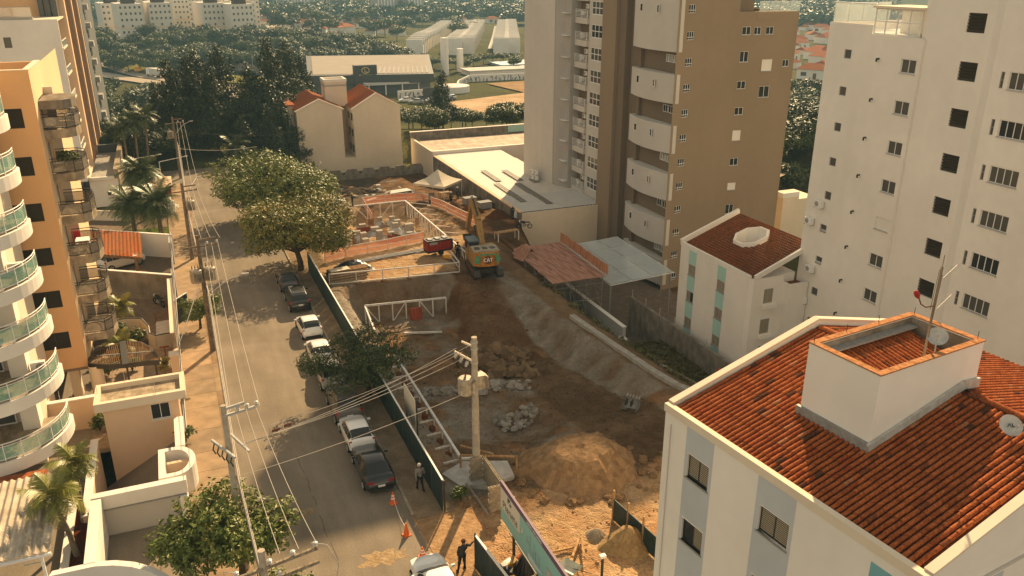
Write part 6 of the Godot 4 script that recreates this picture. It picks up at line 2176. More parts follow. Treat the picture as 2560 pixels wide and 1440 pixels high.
func build_site() -> void:
	hoarding()
	white_frames()
	terrace_works()
	excavator()
	pit_things()
	gate_corner()
func hoarding() -> void:
	var o := thing("hoarding", "long dark green sheet metal hoarding between footpath and pit", "fence")
	var sm := ribbed(2.0, 2.02, 0.167, 0.035)
	var a := Vector2(10.95, -36.7)
	var c := Vector2(10.6, -79.0)
	var n := 21
	for k in n:
		var p := a.lerp(c, float(k) / n)
		var bs := Basis(Vector3.BACK, 0.0)
		var B := Basis(Vector3(0, 0, -1), Vector3(-1, 0, 0), Vector3(0, -1, 0))
		part(o, "sheet_panel", sm, M.fence_green, Vector3(p.x, 2.08, p.y), B)
		var q := a.lerp(c, (k + 0.99) / n)
		var b := MB.new()
		b.bar(Vector3(p.x + 0.03, 2.1, p.y), Vector3(q.x + 0.03, 2.1, q.y), 0.1, 0.05)
		part(o, "top_trim", b.mesh(), M.frame_white)
		b = MB.new()
		b.bar(Vector3(p.x + 0.1, 0, p.y), Vector3(p.x + 0.1, 2.05, p.y), 0.08)
		part(o, "post", b.mesh(), M.steel_dark)
	o = thing("site_gate", "open green corrugated gate leaf where a man leans", "gate")
	for k in 4:
		var B := Basis(Vector3(0.10, 0, 0.995).normalized(), Vector3(-0.995, 0, 0.1).normalized(), Vector3(0, -1, 0))
		part(o, "sheet_panel", ribbed(1.6, 1.9, 0.16, 0.035), M.fence_green, Vector3(11.05 + k * 0.16, 1.95, -31.7 + k * 1.6), B)
	var b := MB.new()
	b.bar(Vector3(11.08, 1.98, -31.75), Vector3(11.75, 1.98, -25.3), 0.1, 0.06)
	part(o, "top_trim", b.mesh(), M.frame_white)
	b = MB.new()
	b.bar(Vector3(11.05, 0, -31.75), Vector3(11.05, 2.15, -31.75), 0.07)
	part(o, "post", b.mesh(), M.steel_dark)
func truss(p: Node, a: Vector3, c: Vector3, h: float, n: int, m: Material, w := 0.09, diag := true) -> void:
	var b := MB.new()
	b.bar(a + Vector3(0, h, 0), c + Vector3(0, h, 0), w * 1.7, w * 1.5)
	part(p, "top_rail", b.mesh(), m)
	for k in n + 1:
		var q := a.lerp(c, float(k) / n)
		b = MB.new()
		b.bar(q, q + Vector3(0, h, 0), w)
		part(p, "post", b.mesh(), m)
		if diag and k < n and k % 2 == 0:
			var e := a.lerp(c, float(k + 1) / n)
			b = MB.new()
			if k % 4 == 0:
				b.bar(q + Vector3(0, h, 0), e, w * 0.8)
			else:
				b.bar(q, e + Vector3(0, h, 0), w * 0.8)
			part(p, "brace", b.mesh(), m)
func white_frames() -> void:
	var o := thing("shoring_frame", "white steel frame with diagonal braces standing at the bank foot", "frame")
	truss(o, Vector3(14.3, -3.05, -70.9), Vector3(21.9, -3.05, -70.0), 1.85, 6, M.steel_white, 0.1)
	var b := MB.new()
	b.bar(Vector3(14.3, -1.2, -70.9), Vector3(14.0, -1.6, -65.5), 0.14)
	part(o, "return_rail", b.mesh(), M.steel_white)
	for k in 4:
		var z := -70.4 + k * 1.5
		b = MB.new()
		b.bar(Vector3(14.25, gy(14.2, z) - 0.1, z), Vector3(14.2, -1.25 - 0.1 * k, z), 0.09)
		part(o, "post", b.mesh(), M.steel_white)
	o = thing("edge_rail", "long straight white steel rail along the pit edge behind hoarding", "rail")
	b = MB.new()
	b.bar(Vector3(13.45, 0.35, -55.5), Vector3(13.45, 0.35, -40.9), 0.17, 0.15)
	b.bar(Vector3(13.45, 0.35, -40.9), Vector3(14.3, 0.35, -40.6), 0.15, 0.13)
	part(o, "rail", b.mesh(), M.steel_white)
	for k in 9:
		var z := -55.0 + k * 1.72
		b = MB.new()
		b.bar(Vector3(13.45, 0.3, z), Vector3(13.45, -1.0, z), 0.09)
		b.bar(Vector3(13.42, 0.1, z), Vector3(12.4, 0.12, z + 0.1), 0.1)
		part(o, "strut", b.mesh(), M.steel_rail)
		b = MB.new()
		b.box(Vector3(13.3, -0.55, z), Vector3(0.35, 0.35, 0.35))
		part(o, "clamp", b.mesh(), M.rust)
	o = thing("guardrail", "white tube guardrail along the top of the excavated bank", "railing")
	var A := Vector3(11.8, 0, -74.3)
	var C := Vector3(24.3, 0, -72.9)
	for hh in [1.1, 0.12]:
		b = MB.new()
		b.bar(A + Vector3(0, hh, 0), C + Vector3(0, hh, 0), 0.09, 0.1)
		part(o, "rail", b.mesh(), M.steel_rail)
	for k in 6:
		var p := A.lerp(C, k / 5.0)
		b = MB.new()
		b.bar(p, p + Vector3(0, 1.1, 0), 0.08)
		part(o, "post", b.mesh(), M.steel_rail)
		part(o, "base_block", boxm(Vector3(0.35, 0.14, 0.35)), M.timber_dark, p + Vector3(0, 0.02, 0.1))
	b = MB.new()
	b.bar(C + Vector3(0, 1.1, 0), C + Vector3(0.3, 1.1, -3.6), 0.09)
	b.bar(C + Vector3(0, 0.5, 0), C + Vector3(0.3, 0.5, -3.6), 0.06)
	part(o, "return_rail", b.mesh(), M.steel_rail)
	o = thing("lattice_beam", "long white lattice beam propped beside the foundation trench", "beam")
	truss(o, Vector3(27.2, -2.6, -103.6), Vector3(26.6, -1.6, -76.5), 2.0, 22, M.steel_white, 0.08)
	truss(o, Vector3(20.6, -2.9, -104.6), Vector3(27.2, -2.6, -103.6), 2.0, 4, M.steel_white, 0.08)
	for k in 9:
		var p := Vector3(27.2, -0.6, -103.0).lerp(Vector3(26.6, 0.3, -77.5), k / 8.0)
		b = MB.new()
		b.bar(p + Vector3(0.05, -0.1, 0), p + Vector3(3.2, -0.9, -0.7), 0.07)
		part(o, "tie_beam", b.mesh(), M.steel_rail)
		part(o, "anchor_block", boxm(Vector3(0.5, 0.4, 0.4)), M.concrete, p + Vector3(3.3, -1.2, -0.7))
func mesh_fence(label: String, pts: Array, h := 1.15) -> void:
	var o := thing("mesh_fence", label, "fence")
	for i in pts.size() - 1:
		var a: Vector3 = pts[i]
		var c: Vector3 = pts[i + 1]
		var b := MB.new()
		b.bar(a + Vector3(0, h * 0.5 + 0.05, 0), c + Vector3(0, h * 0.5 + 0.05, 0), 0.01, h - 0.1)
		part(o, "mesh_panel", b.mesh(), M.mesh_orange)
		for q in [h, h * 0.5, 0.1]:
			b = MB.new()
			b.bar(a + Vector3(0, q, 0), c + Vector3(0, q, 0), 0.055)
			part(o, "rail", b.mesh(), M.steel_rail)
		b = MB.new()
		b.bar(a - Vector3(0, 0.4, 0), a + Vector3(0, h + 0.05, 0), 0.07)
		part(o, "post", b.mesh(), M.steel_rail)
	var e: Vector3 = pts[-1]
	var q := MB.new()
	q.bar(e - Vector3(0, 0.4, 0), e + Vector3(0, h + 0.05, 0), 0.07)
	part(o, "post", q.mesh(), M.steel_rail)
func V(x: float, z: float, dy := 0.0) -> Vector3:
	return Vector3(x, gy(x, z) + dy, z)
func terrace_works() -> void:
	var f1 := []
	for p in [[12.6, -81.0], [14.9, -81.8], [17.3, -82.2], [19.6, -82.7], [21.8, -83.3], [24.0, -84.0]]:
		f1.append(V(p[0], p[1]))
	mesh_fence("orange mesh fence in front of the foundation columns", f1)
	var f2 := []
	for p in [[30.2, -83.8], [31.3, -87.5], [30.9, -91.5], [30.8, -95.5], [30.9, -99.0], [30.6, -103.0]]:
		f2.append(V(p[0], p[1], 0.1))
	mesh_fence("wavy orange mesh fence beside the lattice beam", f2)
	var f3 := []
	for p in [[23.2, -106.0], [22.8, -109.6], [26.0, -109.8], [29.0, -109.6], [30.6, -107.5], [30.8, -105.0]]:
		f3.append(V(p[0], p[1], 0.1))
	mesh_fence("orange mesh fence around the far end of the trench", f3)
	var grp := "cast concrete footings in the trench"
	rng.seed = 61
	for s in [[20.8, -101.1, 1.7, 0.4], [21.6, -97.6, 2.0, 0.5], [25.2, -100.5, 1.6, 0.7], [25.2, -94.8, 2.1, 0.9], [24.2, -97.5, 1.5, 0.6], [22.6, -93.4, 1.5, 0.4], [25.4, -104.0, 1.4, 0.5], [23.5, -103.0, 1.3, 0.5], [19.0, -95.6, 1.5, 0.5], [16.2, -95.0, 1.5, 0.8], [24.4, -91.6, 1.5, 0.7]]:
		var o := thing("footing", "pale concrete footing with sloped shoulders and stub column in the trench", "footing", V(s[0], s[1], -0.1), rng.randf_range(-0.1, 0.1), grp)
		var b := MB.new()
		var w: float = s[2]
		b.box(Vector3(0, 0.25, 0), Vector3(w, 0.5, w))
		part(o, "base", b.mesh(), M.concrete_white)
		b = MB.new()
		var t := w * 0.22
		var lo := [Vector3(-w / 2, 0.5, w / 2), Vector3(w / 2, 0.5, w / 2), Vector3(w / 2, 0.5, -w / 2), Vector3(-w / 2, 0.5, -w / 2)]
		var hi := [Vector3(-t, 0.95, t), Vector3(t, 0.95, t), Vector3(t, 0.95, -t), Vector3(-t, 0.95, -t)]
		for i in 4:
			b.quad(lo[i], lo[(i + 1) % 4], hi[(i + 1) % 4], hi[i])
		part(o, "shoulder", b.mesh(), M.concrete_white)
		b = MB.new()
		b.box(Vector3(0, 0.95 + s[3] * 0.5, 0), Vector3(w * 0.5, s[3], w * 0.36))
		part(o, "stub", b.mesh(), M.concrete)
	for s in [[16.4, -88.0, 2.3], [18.9, -91.6, 2.2], [18.3, -87.8, 2.4], [20.8, -91.6, 2.1], [19.9, -87.2, 1.2]]:
		one("concrete_column", spanm(Vector3(-0.36, 0, -0.32), Vector3(0.36, s[2], 0.32)), M.concrete, "freestanding square concrete column stub by the orange mesh fence", "column", V(s[0], s[1], -0.1), 0.06, "square column stubs in the trench")
	for s in [[20.8, -98.2, 2.6, 1.3, 0.05, "red formwork panel leaning on a footing behind the columns"], [17.4, -94.4, 1.9, 0.9, -0.1, "low red formwork panel beside the trench bank"], [17.3, -90.6, 1.8, 0.7, 0.1, "short red formwork panel between two columns"]]:
		var o := thing("shuttering_board", s[5], "formwork", V(s[0], s[1], 0.0), s[4])
		part(o, "sheet", boxm(Vector3(s[2], s[3], 0.04)), M.fence_red, Vector3(0, s[3] * 0.5, 0), Basis(Vector3.RIGHT, -0.12))
		for k in 3:
			part(o, "stud", boxm(Vector3(0.07, s[3], 0.07)), M.timber_dark, Vector3(-s[2] * 0.4 + k * s[2] * 0.4, s[3] * 0.5, -0.08), Basis(Vector3.RIGHT, -0.12))
	var o := thing("formwork_box", "tall dark plywood formwork box open towards the generator", "formwork", V(23.0, -90.3, 0), 0.55)
	part(o, "side", boxm(Vector3(0.05, 1.5, 3.6)), M.fence_red, Vector3(-0.4, 0.75, 0))
	part(o, "side", boxm(Vector3(0.05, 1.5, 3.6)), M.timber_dark, Vector3(0.4, 0.75, 0))
	part(o, "end", boxm(Vector3(0.8, 1.5, 0.05)), M.timber_dark, Vector3(0, 0.75, 1.82))
	for s in [[21.7, -100.0, 1.7], [22.3, -95.4, 1.9], [16.9, -93.0, 1.3], [27.0, -97.0, 1.2], [22.2, -102.4, 1.4]]:
		var cg := MB.new()
		for i in 4:
			for j in 3:
				cg.bar(Vector3(-0.3 + i * 0.2, 0, -0.2 + j * 0.2), Vector3(-0.3 + i * 0.2, s[2], -0.2 + j * 0.2), 0.025)
		for k in 6:
			var y: float = s[2] * (k + 0.5) / 6
			cg.bar(Vector3(-0.3, y, -0.2), Vector3(0.3, y, -0.2), 0.02)
			cg.bar(Vector3(-0.3, y, 0.2), Vector3(0.3, y, 0.2), 0.02)
			cg.bar(Vector3(-0.3, y, -0.2), Vector3(-0.3, y, 0.2), 0.02)
			cg.bar(Vector3(0.3, y, -0.2), Vector3(0.3, y, 0.2), 0.02)
		one("rebar_cage", cg.mesh(), M.rust, "rusty reinforcement cage standing among the footings", "rebar cage", V(s[0], s[1], 0.2), 0.2, "rebar cages in the trench")
	rng.seed = 15
	for k in 26:
		var x := rng.randf_range(19.5, 27.5)
		var z := rng.randf_range(-104.0, -89.0)
		one("timber_offcut", boxm(Vector3(0.1, 0.05, rng.randf_range(0.9, 2.4))), M.timber if k % 2 else M.timber_grey, "loose timber offcut lying in the foundation trench", "plank", V(x, z, 0.12), rng.randf() * 3.0, "timber offcuts in the trench")
	for k in 3:
		var b := MB.new()
		b.tube([V(13.5, -79.6 + k * 0.35, 0.12), V(19.0, -80.6 + k * 0.35, 0.16), V(24.2, -81.6 + k * 0.35, 0.14)], 0.09, 7)
		one("drain_pipe", b.mesh(), M.steel_grey if k else M.concrete_white, "long thin pipe lying on the terrace by the orange fence", "pipe", Vector3.ZERO, 0.0, "pipes laid along the terrace")
	var st := thing("timber_stack", "stack of dark planks behind the guardrail corner", "timber stack", Vector3(13.7, 0, -75.6), 0.1)
	for k in 8:
		part(st, "plank", boxm(Vector3(3.6 + 0.2 * (k % 3), 0.12, 1.1)), M.timber_dark if k % 2 else M.plywood_pale, Vector3(0.1 * (k % 2), 0.07 + k * 0.125, 0))
	one("white_sheet", boxm(Vector3(1.9, 0.06, 0.9)), M.canvas, "pale board lying on the plank stack", "board", Vector3(13.0, 1.06, -75.5), 0.15)
	var tp := MB.new()
	var gx := 14
	var gz := 8
	var hgt := func(i: int, j: int) -> Vector3:
		var u := i / float(gx)
		var w := j / float(gz)
		var y := 1.05 * sin(PI * clampf(u * 0.94 + 0.03, 0, 1)) * sin(PI * clampf(w * 0.9 + 0.05, 0, 1)) + nz2.get_noise_2d(i * 1.7, j * 1.9) * 0.22
		return Vector3(lerpf(-2.2, 2.2, u), maxf(0.03, y), lerpf(-1.0, 1.0, w))
	for i in gx:
		for j in gz:
			tp.quad(hgt.call(i, j + 1), hgt.call(i + 1, j + 1), hgt.call(i + 1, j), hgt.call(i, j))
	one("tarpaulin", tp.mesh(), M.tarp_black, "crumpled black plastic tarpaulin heap on the terrace", "tarpaulin", Vector3(14.6, 0.02, -77.6), 0.08)
	var g := thing("generator", "red towable generator with black roof vents on the terrace", "generator", Vector3(24.1, 0.0, -79.4), 0.12)
	part(g, "body", boxm(Vector3(2.7, 0.95, 1.25)), M.generator_red, Vector3(0, 1.05, 0))
	part(g, "end_cap", boxm(Vector3(0.18, 1.05, 1.3)), M.plastic_black, Vector3(1.42, 1.02, 0))
	part(g, "roof", boxm(Vector3(2.75, 0.14, 1.3)), M.plastic_black, Vector3(0, 1.6, 0))
	part(g, "chassis", boxm(Vector3(2.7, 0.22, 1.1)), M.plastic_black, Vector3(0, 0.46, 0))
	part(g, "panel", boxm(Vector3(0.9, 0.25, 0.02)), M.frame_grey, Vector3(-0.7, 1.38, 0.64))
	for k in 3:
		part(g, "vent", boxm(Vector3(0.45, 0.1, 0.7)), M.steel_grey, Vector3(-0.9 + k * 0.85, 1.72, 0))
	for s in [-0.62, 0.62]:
		var b := MB.new()
		b.tube([Vector3(0.1, 0.3, s - 0.09), Vector3(0.1, 0.3, s + 0.09)], 0.3, 14)
		part(g, "wheel", b.mesh(), M.rubber)
	var hb := MB.new()
	hb.bar(Vector3(-1.3, 0.45, 0.3), Vector3(-2.5, 0.42, 0), 0.08)
	hb.bar(Vector3(-1.3, 0.45, -0.3), Vector3(-2.5, 0.42, 0), 0.08)
	part(g, "drawbar", hb.mesh(), M.steel_dark)
	var lid := MB.new()
	lid.lathe([Vector2(0.42, 0.0), Vector2(0.42, 0.1), Vector2(0.0, 0.12)], 16)
	one("yellow_lid", lid.mesh(), M.sign_yellow, "dull yellow round lid on the ground by the generator", "lid", Vector3(24.6, 0.0, -77.9))
	var t := thing("canopy_tent", "pointed cream canopy tent near the warehouse wall", "tent", Vector3(33.6, gy(33.6, -109.4), -109.4), 0.72)
	var tb := MB.new()
	var ht := 2.5
	for k in 4:
		var a := Vector3(2.5, ht, 2.5).rotated(Vector3.UP, k * PI / 2)
		var c := Vector3(2.5, ht, 2.5).rotated(Vector3.UP, (k + 1) * PI / 2)
		var n := 6
		for i in n:
			var p := a.lerp(c, i / float(n))
			var q := a.lerp(c, (i + 1) / float(n))
			var top := Vector3(0, ht + 1.7, 0)
			var prev_p := p
			var prev_q := q
			for m in range(1, 6):
				var s := m / 5.0
				var sag := -0.28 * sin(PI * s)
				var np := p.lerp(top, s) + Vector3(0, sag, 0)
				var nq := q.lerp(top, s) + Vector3(0, sag, 0)
				tb.quad(prev_p, prev_q, nq, np)
				prev_p = np
				prev_q = nq
		tb.quad(Vector3(a.x, ht - 0.28, a.z), Vector3(c.x, ht - 0.28, c.z), c, a)
		var lg := MB.new()
		lg.bar(Vector3(a.x, -0.3, a.z) * Vector3(0.97, 1, 0.97), Vector3(a.x * 0.97, ht, a.z * 0.97), 0.06)
		part(t, "leg", lg.mesh(), M.steel_white)
	part(t, "roof", tb.mesh(), M.canvas)
	for s in [[31.4, -106.6, 0.3], [32.2, -108.2, 1.2], [34.6, -109.8, 0.1]]:
		var d := thing("site_table", "small rough timber work table under the canopy tent", "table", V(s[0], s[1]), s[2], "timber tables near the tent")
		part(d, "tabletop", boxm(Vector3(1.6, 0.06, 0.8)), M.plywood_pale, Vector3(0, 0.78, 0))
		for q in [[-0.7, -0.32], [0.7, -0.32], [-0.7, 0.32], [0.7, 0.32]]:
			part(d, "leg", boxm(Vector3(0.07, 0.78, 0.07)), M.timber, Vector3(q[0], 0.39, q[1]))
	soil_heap("spoil_heap", "dark red spoil heap between wavy orange fence and warehouse wall", V(33.2, -94.5, -0.25), 2.6, 2.3, 1.5, Color(0.12, 0.055, 0.03), Color(0.17, 0.08, 0.04), 71)
	soil_heap("spoil_heap", "brown spoil heap behind the excavator beside warehouse wall", V(35.4, -90.8, -0.3), 2.6, 2.0, 1.3, Color(0.13, 0.06, 0.032), Color(0.10, 0.05, 0.03), 72)
	soil_heap("spoil_heap", "small dark spoil heap near the canopy tent", V(32.6, -99.5, -0.2), 1.7, 1.8, 1.2, Color(0.11, 0.06, 0.035), Color(0.2, 0.11, 0.06), 73)
	soil_heap("spoil_heap", "low black debris heap below the scalloped wall", V(24.5, -122.0, -0.2), 7.0, 4.0, 1.1, Color(0.05, 0.042, 0.035), Color(0.12, 0.09, 0.07), 74)
	soil_heap("spoil_heap", "long dark debris heap next to the big street tree", V(17.0, -123.0, -0.2), 3.5, 4.0, 0.9, Color(0.06, 0.05, 0.04), Color(0.14, 0.10, 0.08), 75)
	rng.seed = 37
	for k in 46:
		var x := rng.randf_range(16.0, 31.0)
		var z := rng.randf_range(-127.0, -113.5)
		var m: Material = [M.timber_grey, M.concrete_white, M.tarp_black, M.timber_dark, M.dark_slate][k % 5]
		one("debris_board", boxm(Vector3(rng.randf_range(0.25, 0.8), 0.07, rng.randf_range(0.6, 2.2))), m, "scrap board dumped on the shadow toned debris strip below the scalloped wall", "board", V(x, z, 0.25 + (0.5 if k % 4 == 0 else 0.0)), rng.randf() * 3.0, "scrap boards on the debris strip")
	var sheets := thing("sheet_pile", "pile of dark green metal sheets left of the tent", "sheet pile", V(29.6, -116.0, 0.1), 0.2)
	for k in 7:
		part(sheets, "sheet", boxm(Vector3(3.4, 0.06, 1.6)), M.fence_green if k % 2 else M.galvanised, Vector3(0.15 * (k % 3), 0.05 + k * 0.09, 0.12 * (k % 2)))
	for s in [[35.5, -101.5, "steel cage bin filled with scrap near the warehouse wall"], [36.0, -97.2, "grey site toolbox against the warehouse wall"]]:
		var bx := thing("site_bin", s[2], "bin", V(s[0], s[1]), 0.1)
		part(bx, "body", boxm(Vector3(1.7, 0.8, 1.1)), M.steel_grey, Vector3(0, 0.45, 0))
		part(bx, "lid", boxm(Vector3(1.76, 0.08, 1.16)), M.dark_slate, Vector3(0, 0.89, 0))
	var bench := thing("trestle", "white tube trestle with plank top beside the excavator boom", "trestle", V(32.6, -83.0), 0.1)
	for k in 2:
		var b := MB.new()
		b.tube([Vector3(-0.5 + k * 2.6, 0, -0.4), Vector3(-0.5 + k * 2.6, 1.0, -0.4), Vector3(-0.5 + k * 2.6, 1.0, 0.5), Vector3(-0.5 + k * 2.6, 0, 0.5)], 0.05, 6)
		part(bench, "frame", b.mesh(), M.steel_white)
	part(bench, "plank", boxm(Vector3(2.9, 0.08, 0.7)), M.timber, Vector3(0.8, 1.08, 0))
func soil_heap(called: String, label: String, at: Vector3, rx: float, rz: float, h: float, c0: Color, c1: Color, sd: int, flat := 0.0, m: Material = null) -> MeshInstance3D:
	var f := FastNoiseLite.new()
	f.seed = sd
	f.frequency = 0.35
	f.fractal_octaves = 4
	var b := MB.new()
	var n := 20
	var q := 34
	var ring := func(i: int, j: int) -> Vector3:
		var s := i / float(n)
		var t := TAU * j / q
		var d := Vector2(cos(t), sin(t))
		var wob := 1.0 + f.get_noise_2d(d.x * 3.0, d.y * 3.0) * 0.35
		var x: float = d.x * rx * s * wob
		var z: float = d.y * rz * s * wob
		var prof: float = 1.0 - smoothstep(flat, 1.0, s)
		var y: float = h * prof + f.get_noise_2d(x * 3.0 + 50.0, z * 3.0) * 0.22 * (0.4 + 0.6 * s) * (1.0 - s * 0.6)
		return Vector3(x, y - 0.35 * s, z)
	for i in n:
		for j in q:
			var k := (j + 1) % q
			b.col = c0.lerp(c1, clampf(f.get_noise_2d(i * 2.3, j * 2.1) * 1.6 + 0.5, 0, 1))
			var A: Vector3 = ring.call(i, j)
			var B: Vector3 = ring.call(i + 1, j)
			var C: Vector3 = ring.call(i + 1, k)
			var D: Vector3 = ring.call(i, k)
			if i == 0:
				b.tri(A, C, B)
			else:
				b.quad(D, C, B, A)
	return one(called, b.mesh(), m if m else M.soil_fine, label, "heap", at)
func excavator() -> void:
	var o := thing("excavator", "crawler excavator with orange and green painted counterweight and raised boom", "excavator", Vector3(26.5, 0.05, -71.8), -0.12)
	for s in [-1, 1]:
		var b := MB.new()
		var path := [Vector3(0, 0.12, 1.7), Vector3(0, 0.45, 2.1), Vector3(0, 0.85, 1.7), Vector3(0, 0.85, -1.9), Vector3(0, 0.45, -2.3), Vector3(0, 0.12, -1.9), Vector3(0, 0.12, 1.7)]
		for i in path.size() - 1:
			b.bar(path[i] + Vector3(s * 1.15, 0, 0), path[i + 1] + Vector3(s * 1.15, 0, 0), 0.6, 0.14)
		var tr := part(o, "track", b.mesh(), M.steel_dark)
		for k in 6:
			var w := MB.new()
			w.tube([Vector3(s * 1.15 - 0.22, 0.42, -1.8 + k * 0.7), Vector3(s * 1.15 + 0.22, 0.42, -1.8 + k * 0.7)], 0.27, 10)
			part(tr, "track_roller", w.mesh(), M.rust)
	part(o, "undercarriage", boxm(Vector3(1.7, 0.5, 2.2)), M.steel_dark, Vector3(0, 0.6, 0))
	part(o, "turntable", boxm(Vector3(1.5, 0.2, 1.6)), M.steel_dark, Vector3(0, 0.98, 0))
	part(o, "house", spanm(Vector3(-1.3, 1.1, -1.6), Vector3(1.3, 2.55, 0.95)), M.cat_yellow)
	part(o, "engine_hood", spanm(Vector3(-1.25, 2.55, -0.6), Vector3(1.25, 2.72, 1.3)), M.cat_top)
	for k in 3:
		part(o, "hood_grille", boxm(Vector3(0.45, 0.06, 0.6)), M.steel_dark, Vector3(-0.8 + k * 0.75, 2.75, 0.4))
	var cw := []
	for k in 11:
		var t := k / 10.0
		cw.append(Vector2(lerpf(-1.32, 1.32, t), 0.95 + 0.75 * pow(sin(PI * t), 0.45)))
	cw.append(Vector2(1.32, 0.9))
	cw.append(Vector2(-1.32, 0.9))
	var c := prism_part(o, "counterweight", cw, 1.25, 2.6, M.cat_orange)
	for s in [-1, 1]:
		part(c, "green_flash", boxm(Vector3(0.55, 0.8, 0.03)), M.cat_green, Vector3(s * 1.02, 1.95, 1.56), Basis(Vector3.UP, s * 0.55) * Basis(Vector3.BACK, 0.2 * s))
	part(c, "green_band", boxm(Vector3(1.7, 0.16, 0.03)), M.cat_green, Vector3(0, 2.48, 1.70))
	var pl := MB.new()
	pl.tube([Vector3(0, 1.92, 1.66), Vector3(0, 1.92, 1.708)], 0.42, 20)
	part(c, "dark_disc", pl.mesh(), M.rust)
	var tm := TextMesh.new()
	tm.text = "CAT"
	var sf := SystemFont.new()
	sf.font_names = PackedStringArray(["Droid Sans"])
	sf.font_weight = 800
	tm.font = sf
	tm.font_size = 48
	tm.pixel_size = 0.0105
	tm.depth = 0.02
	part(c, "lettering", tm, M.ink_white, Vector3(-0.02, 1.92, 1.715))
	var cab := part(o, "cab", spanm(Vector3(-1.3, 1.1, -2.6), Vector3(-0.28, 2.0, -1.0)), M.cat_yellow)
	part(cab, "glass", spanm(Vector3(-1.27, 2.0, -2.57), Vector3(-0.31, 2.95, -1.03)), M.pane_dark)
	part(cab, "cab_roof", spanm(Vector3(-1.32, 2.95, -2.62), Vector3(-0.26, 3.1, -0.98)), mk("cab_roof", Color(0.10, 0.13, 0.15), 0.5))
	for s in [[-1.29, -2.59], [-0.29, -2.59], [-1.29, -1.01], [-0.29, -1.01]]:
		part(cab, "pillar", spanm(Vector3(s[0] - 0.04, 2.0, s[1] - 0.04), Vector3(s[0] + 0.04, 2.95, s[1] + 0.04)), M.dark_slate)
	var b := MB.new()
	var bp := [Vector3(0.25, 1.7, -1.5), Vector3(0.25, 4.3, -3.4), Vector3(0.25, 5.6, -5.6), Vector3(0.25, 5.5, -6.6)]
	b.bar(bp[0], bp[1], 0.55, 0.75)
	b.bar(bp[1], bp[2], 0.52, 0.7)
	b.bar(bp[2], bp[3], 0.45, 0.5)
	part(o, "boom", b.mesh(), M.cat_yellow)
	b = MB.new()
	b.bar(Vector3(0.25, 5.9, -5.9), Vector3(0.25, 2.2, -8.4), 0.4, 0.5)
	part(o, "stick", b.mesh(), M.cat_yellow)
	b = MB.new()
	for s in [-0.38, 0.38]:
		b.tube([Vector3(0.25 + s, 1.6, -2.2), Vector3(0.25 + s, 3.9, -3.5)], 0.09, 8)
	b.tube([Vector3(0.25, 4.9, -3.6), Vector3(0.25, 6.2, -5.9)], 0.09, 8)
	part(o, "hydraulic_ram", b.mesh(), M.steel_dark)
	b = MB.new()
	b.tube([Vector3(0.25, 5.5, -4.7), Vector3(0.25, 6.3, -5.95)], 0.05, 8)
	part(o, "ram_rod", b.mesh(), M.galvanised)
	b = MB.new()
	bucket_shape(b, 0.9)
	part(o, "bucket", b.mesh(), M.steel_dark, Vector3(0.25, 1.3, -8.5), Basis(Vector3.UP, PI))
	part(o, "step_rail", spanm(Vector3(1.2, 1.2, -2.4), Vector3(1.32, 2.2, -1.7)), M.steel_dark)
func bucket_shape(b: MB, w: float) -> void:
	var prof := []
	for k in 9:
		var t := PI * (0.05 + 0.95 * k / 8.0)
		prof.append(Vector2(-cos(t) * 0.55, -sin(t) * 0.55))
	for i in prof.size() - 1:
		var p: Vector2 = prof[i]
		var q: Vector2 = prof[i + 1]
		b.quad(Vector3(-w / 2, p.y, p.x), Vector3(w / 2, p.y, p.x), Vector3(w / 2, q.y, q.x), Vector3(-w / 2, q.y, q.x))
	for s in [-1, 1]:
		for i in range(1, prof.size() - 1):
			b.tri(Vector3(s * w / 2, prof[0].y, prof[0].x), Vector3(s * w / 2, prof[i].y, prof[i].x), Vector3(s * w / 2, prof[i + 1].y, prof[i + 1].x))
	for k in 5:
		b.box(Vector3(-w / 2 + 0.1 + k * (w - 0.2) / 4, 0.05, -0.62), Vector3(0.1, 0.08, 0.3))
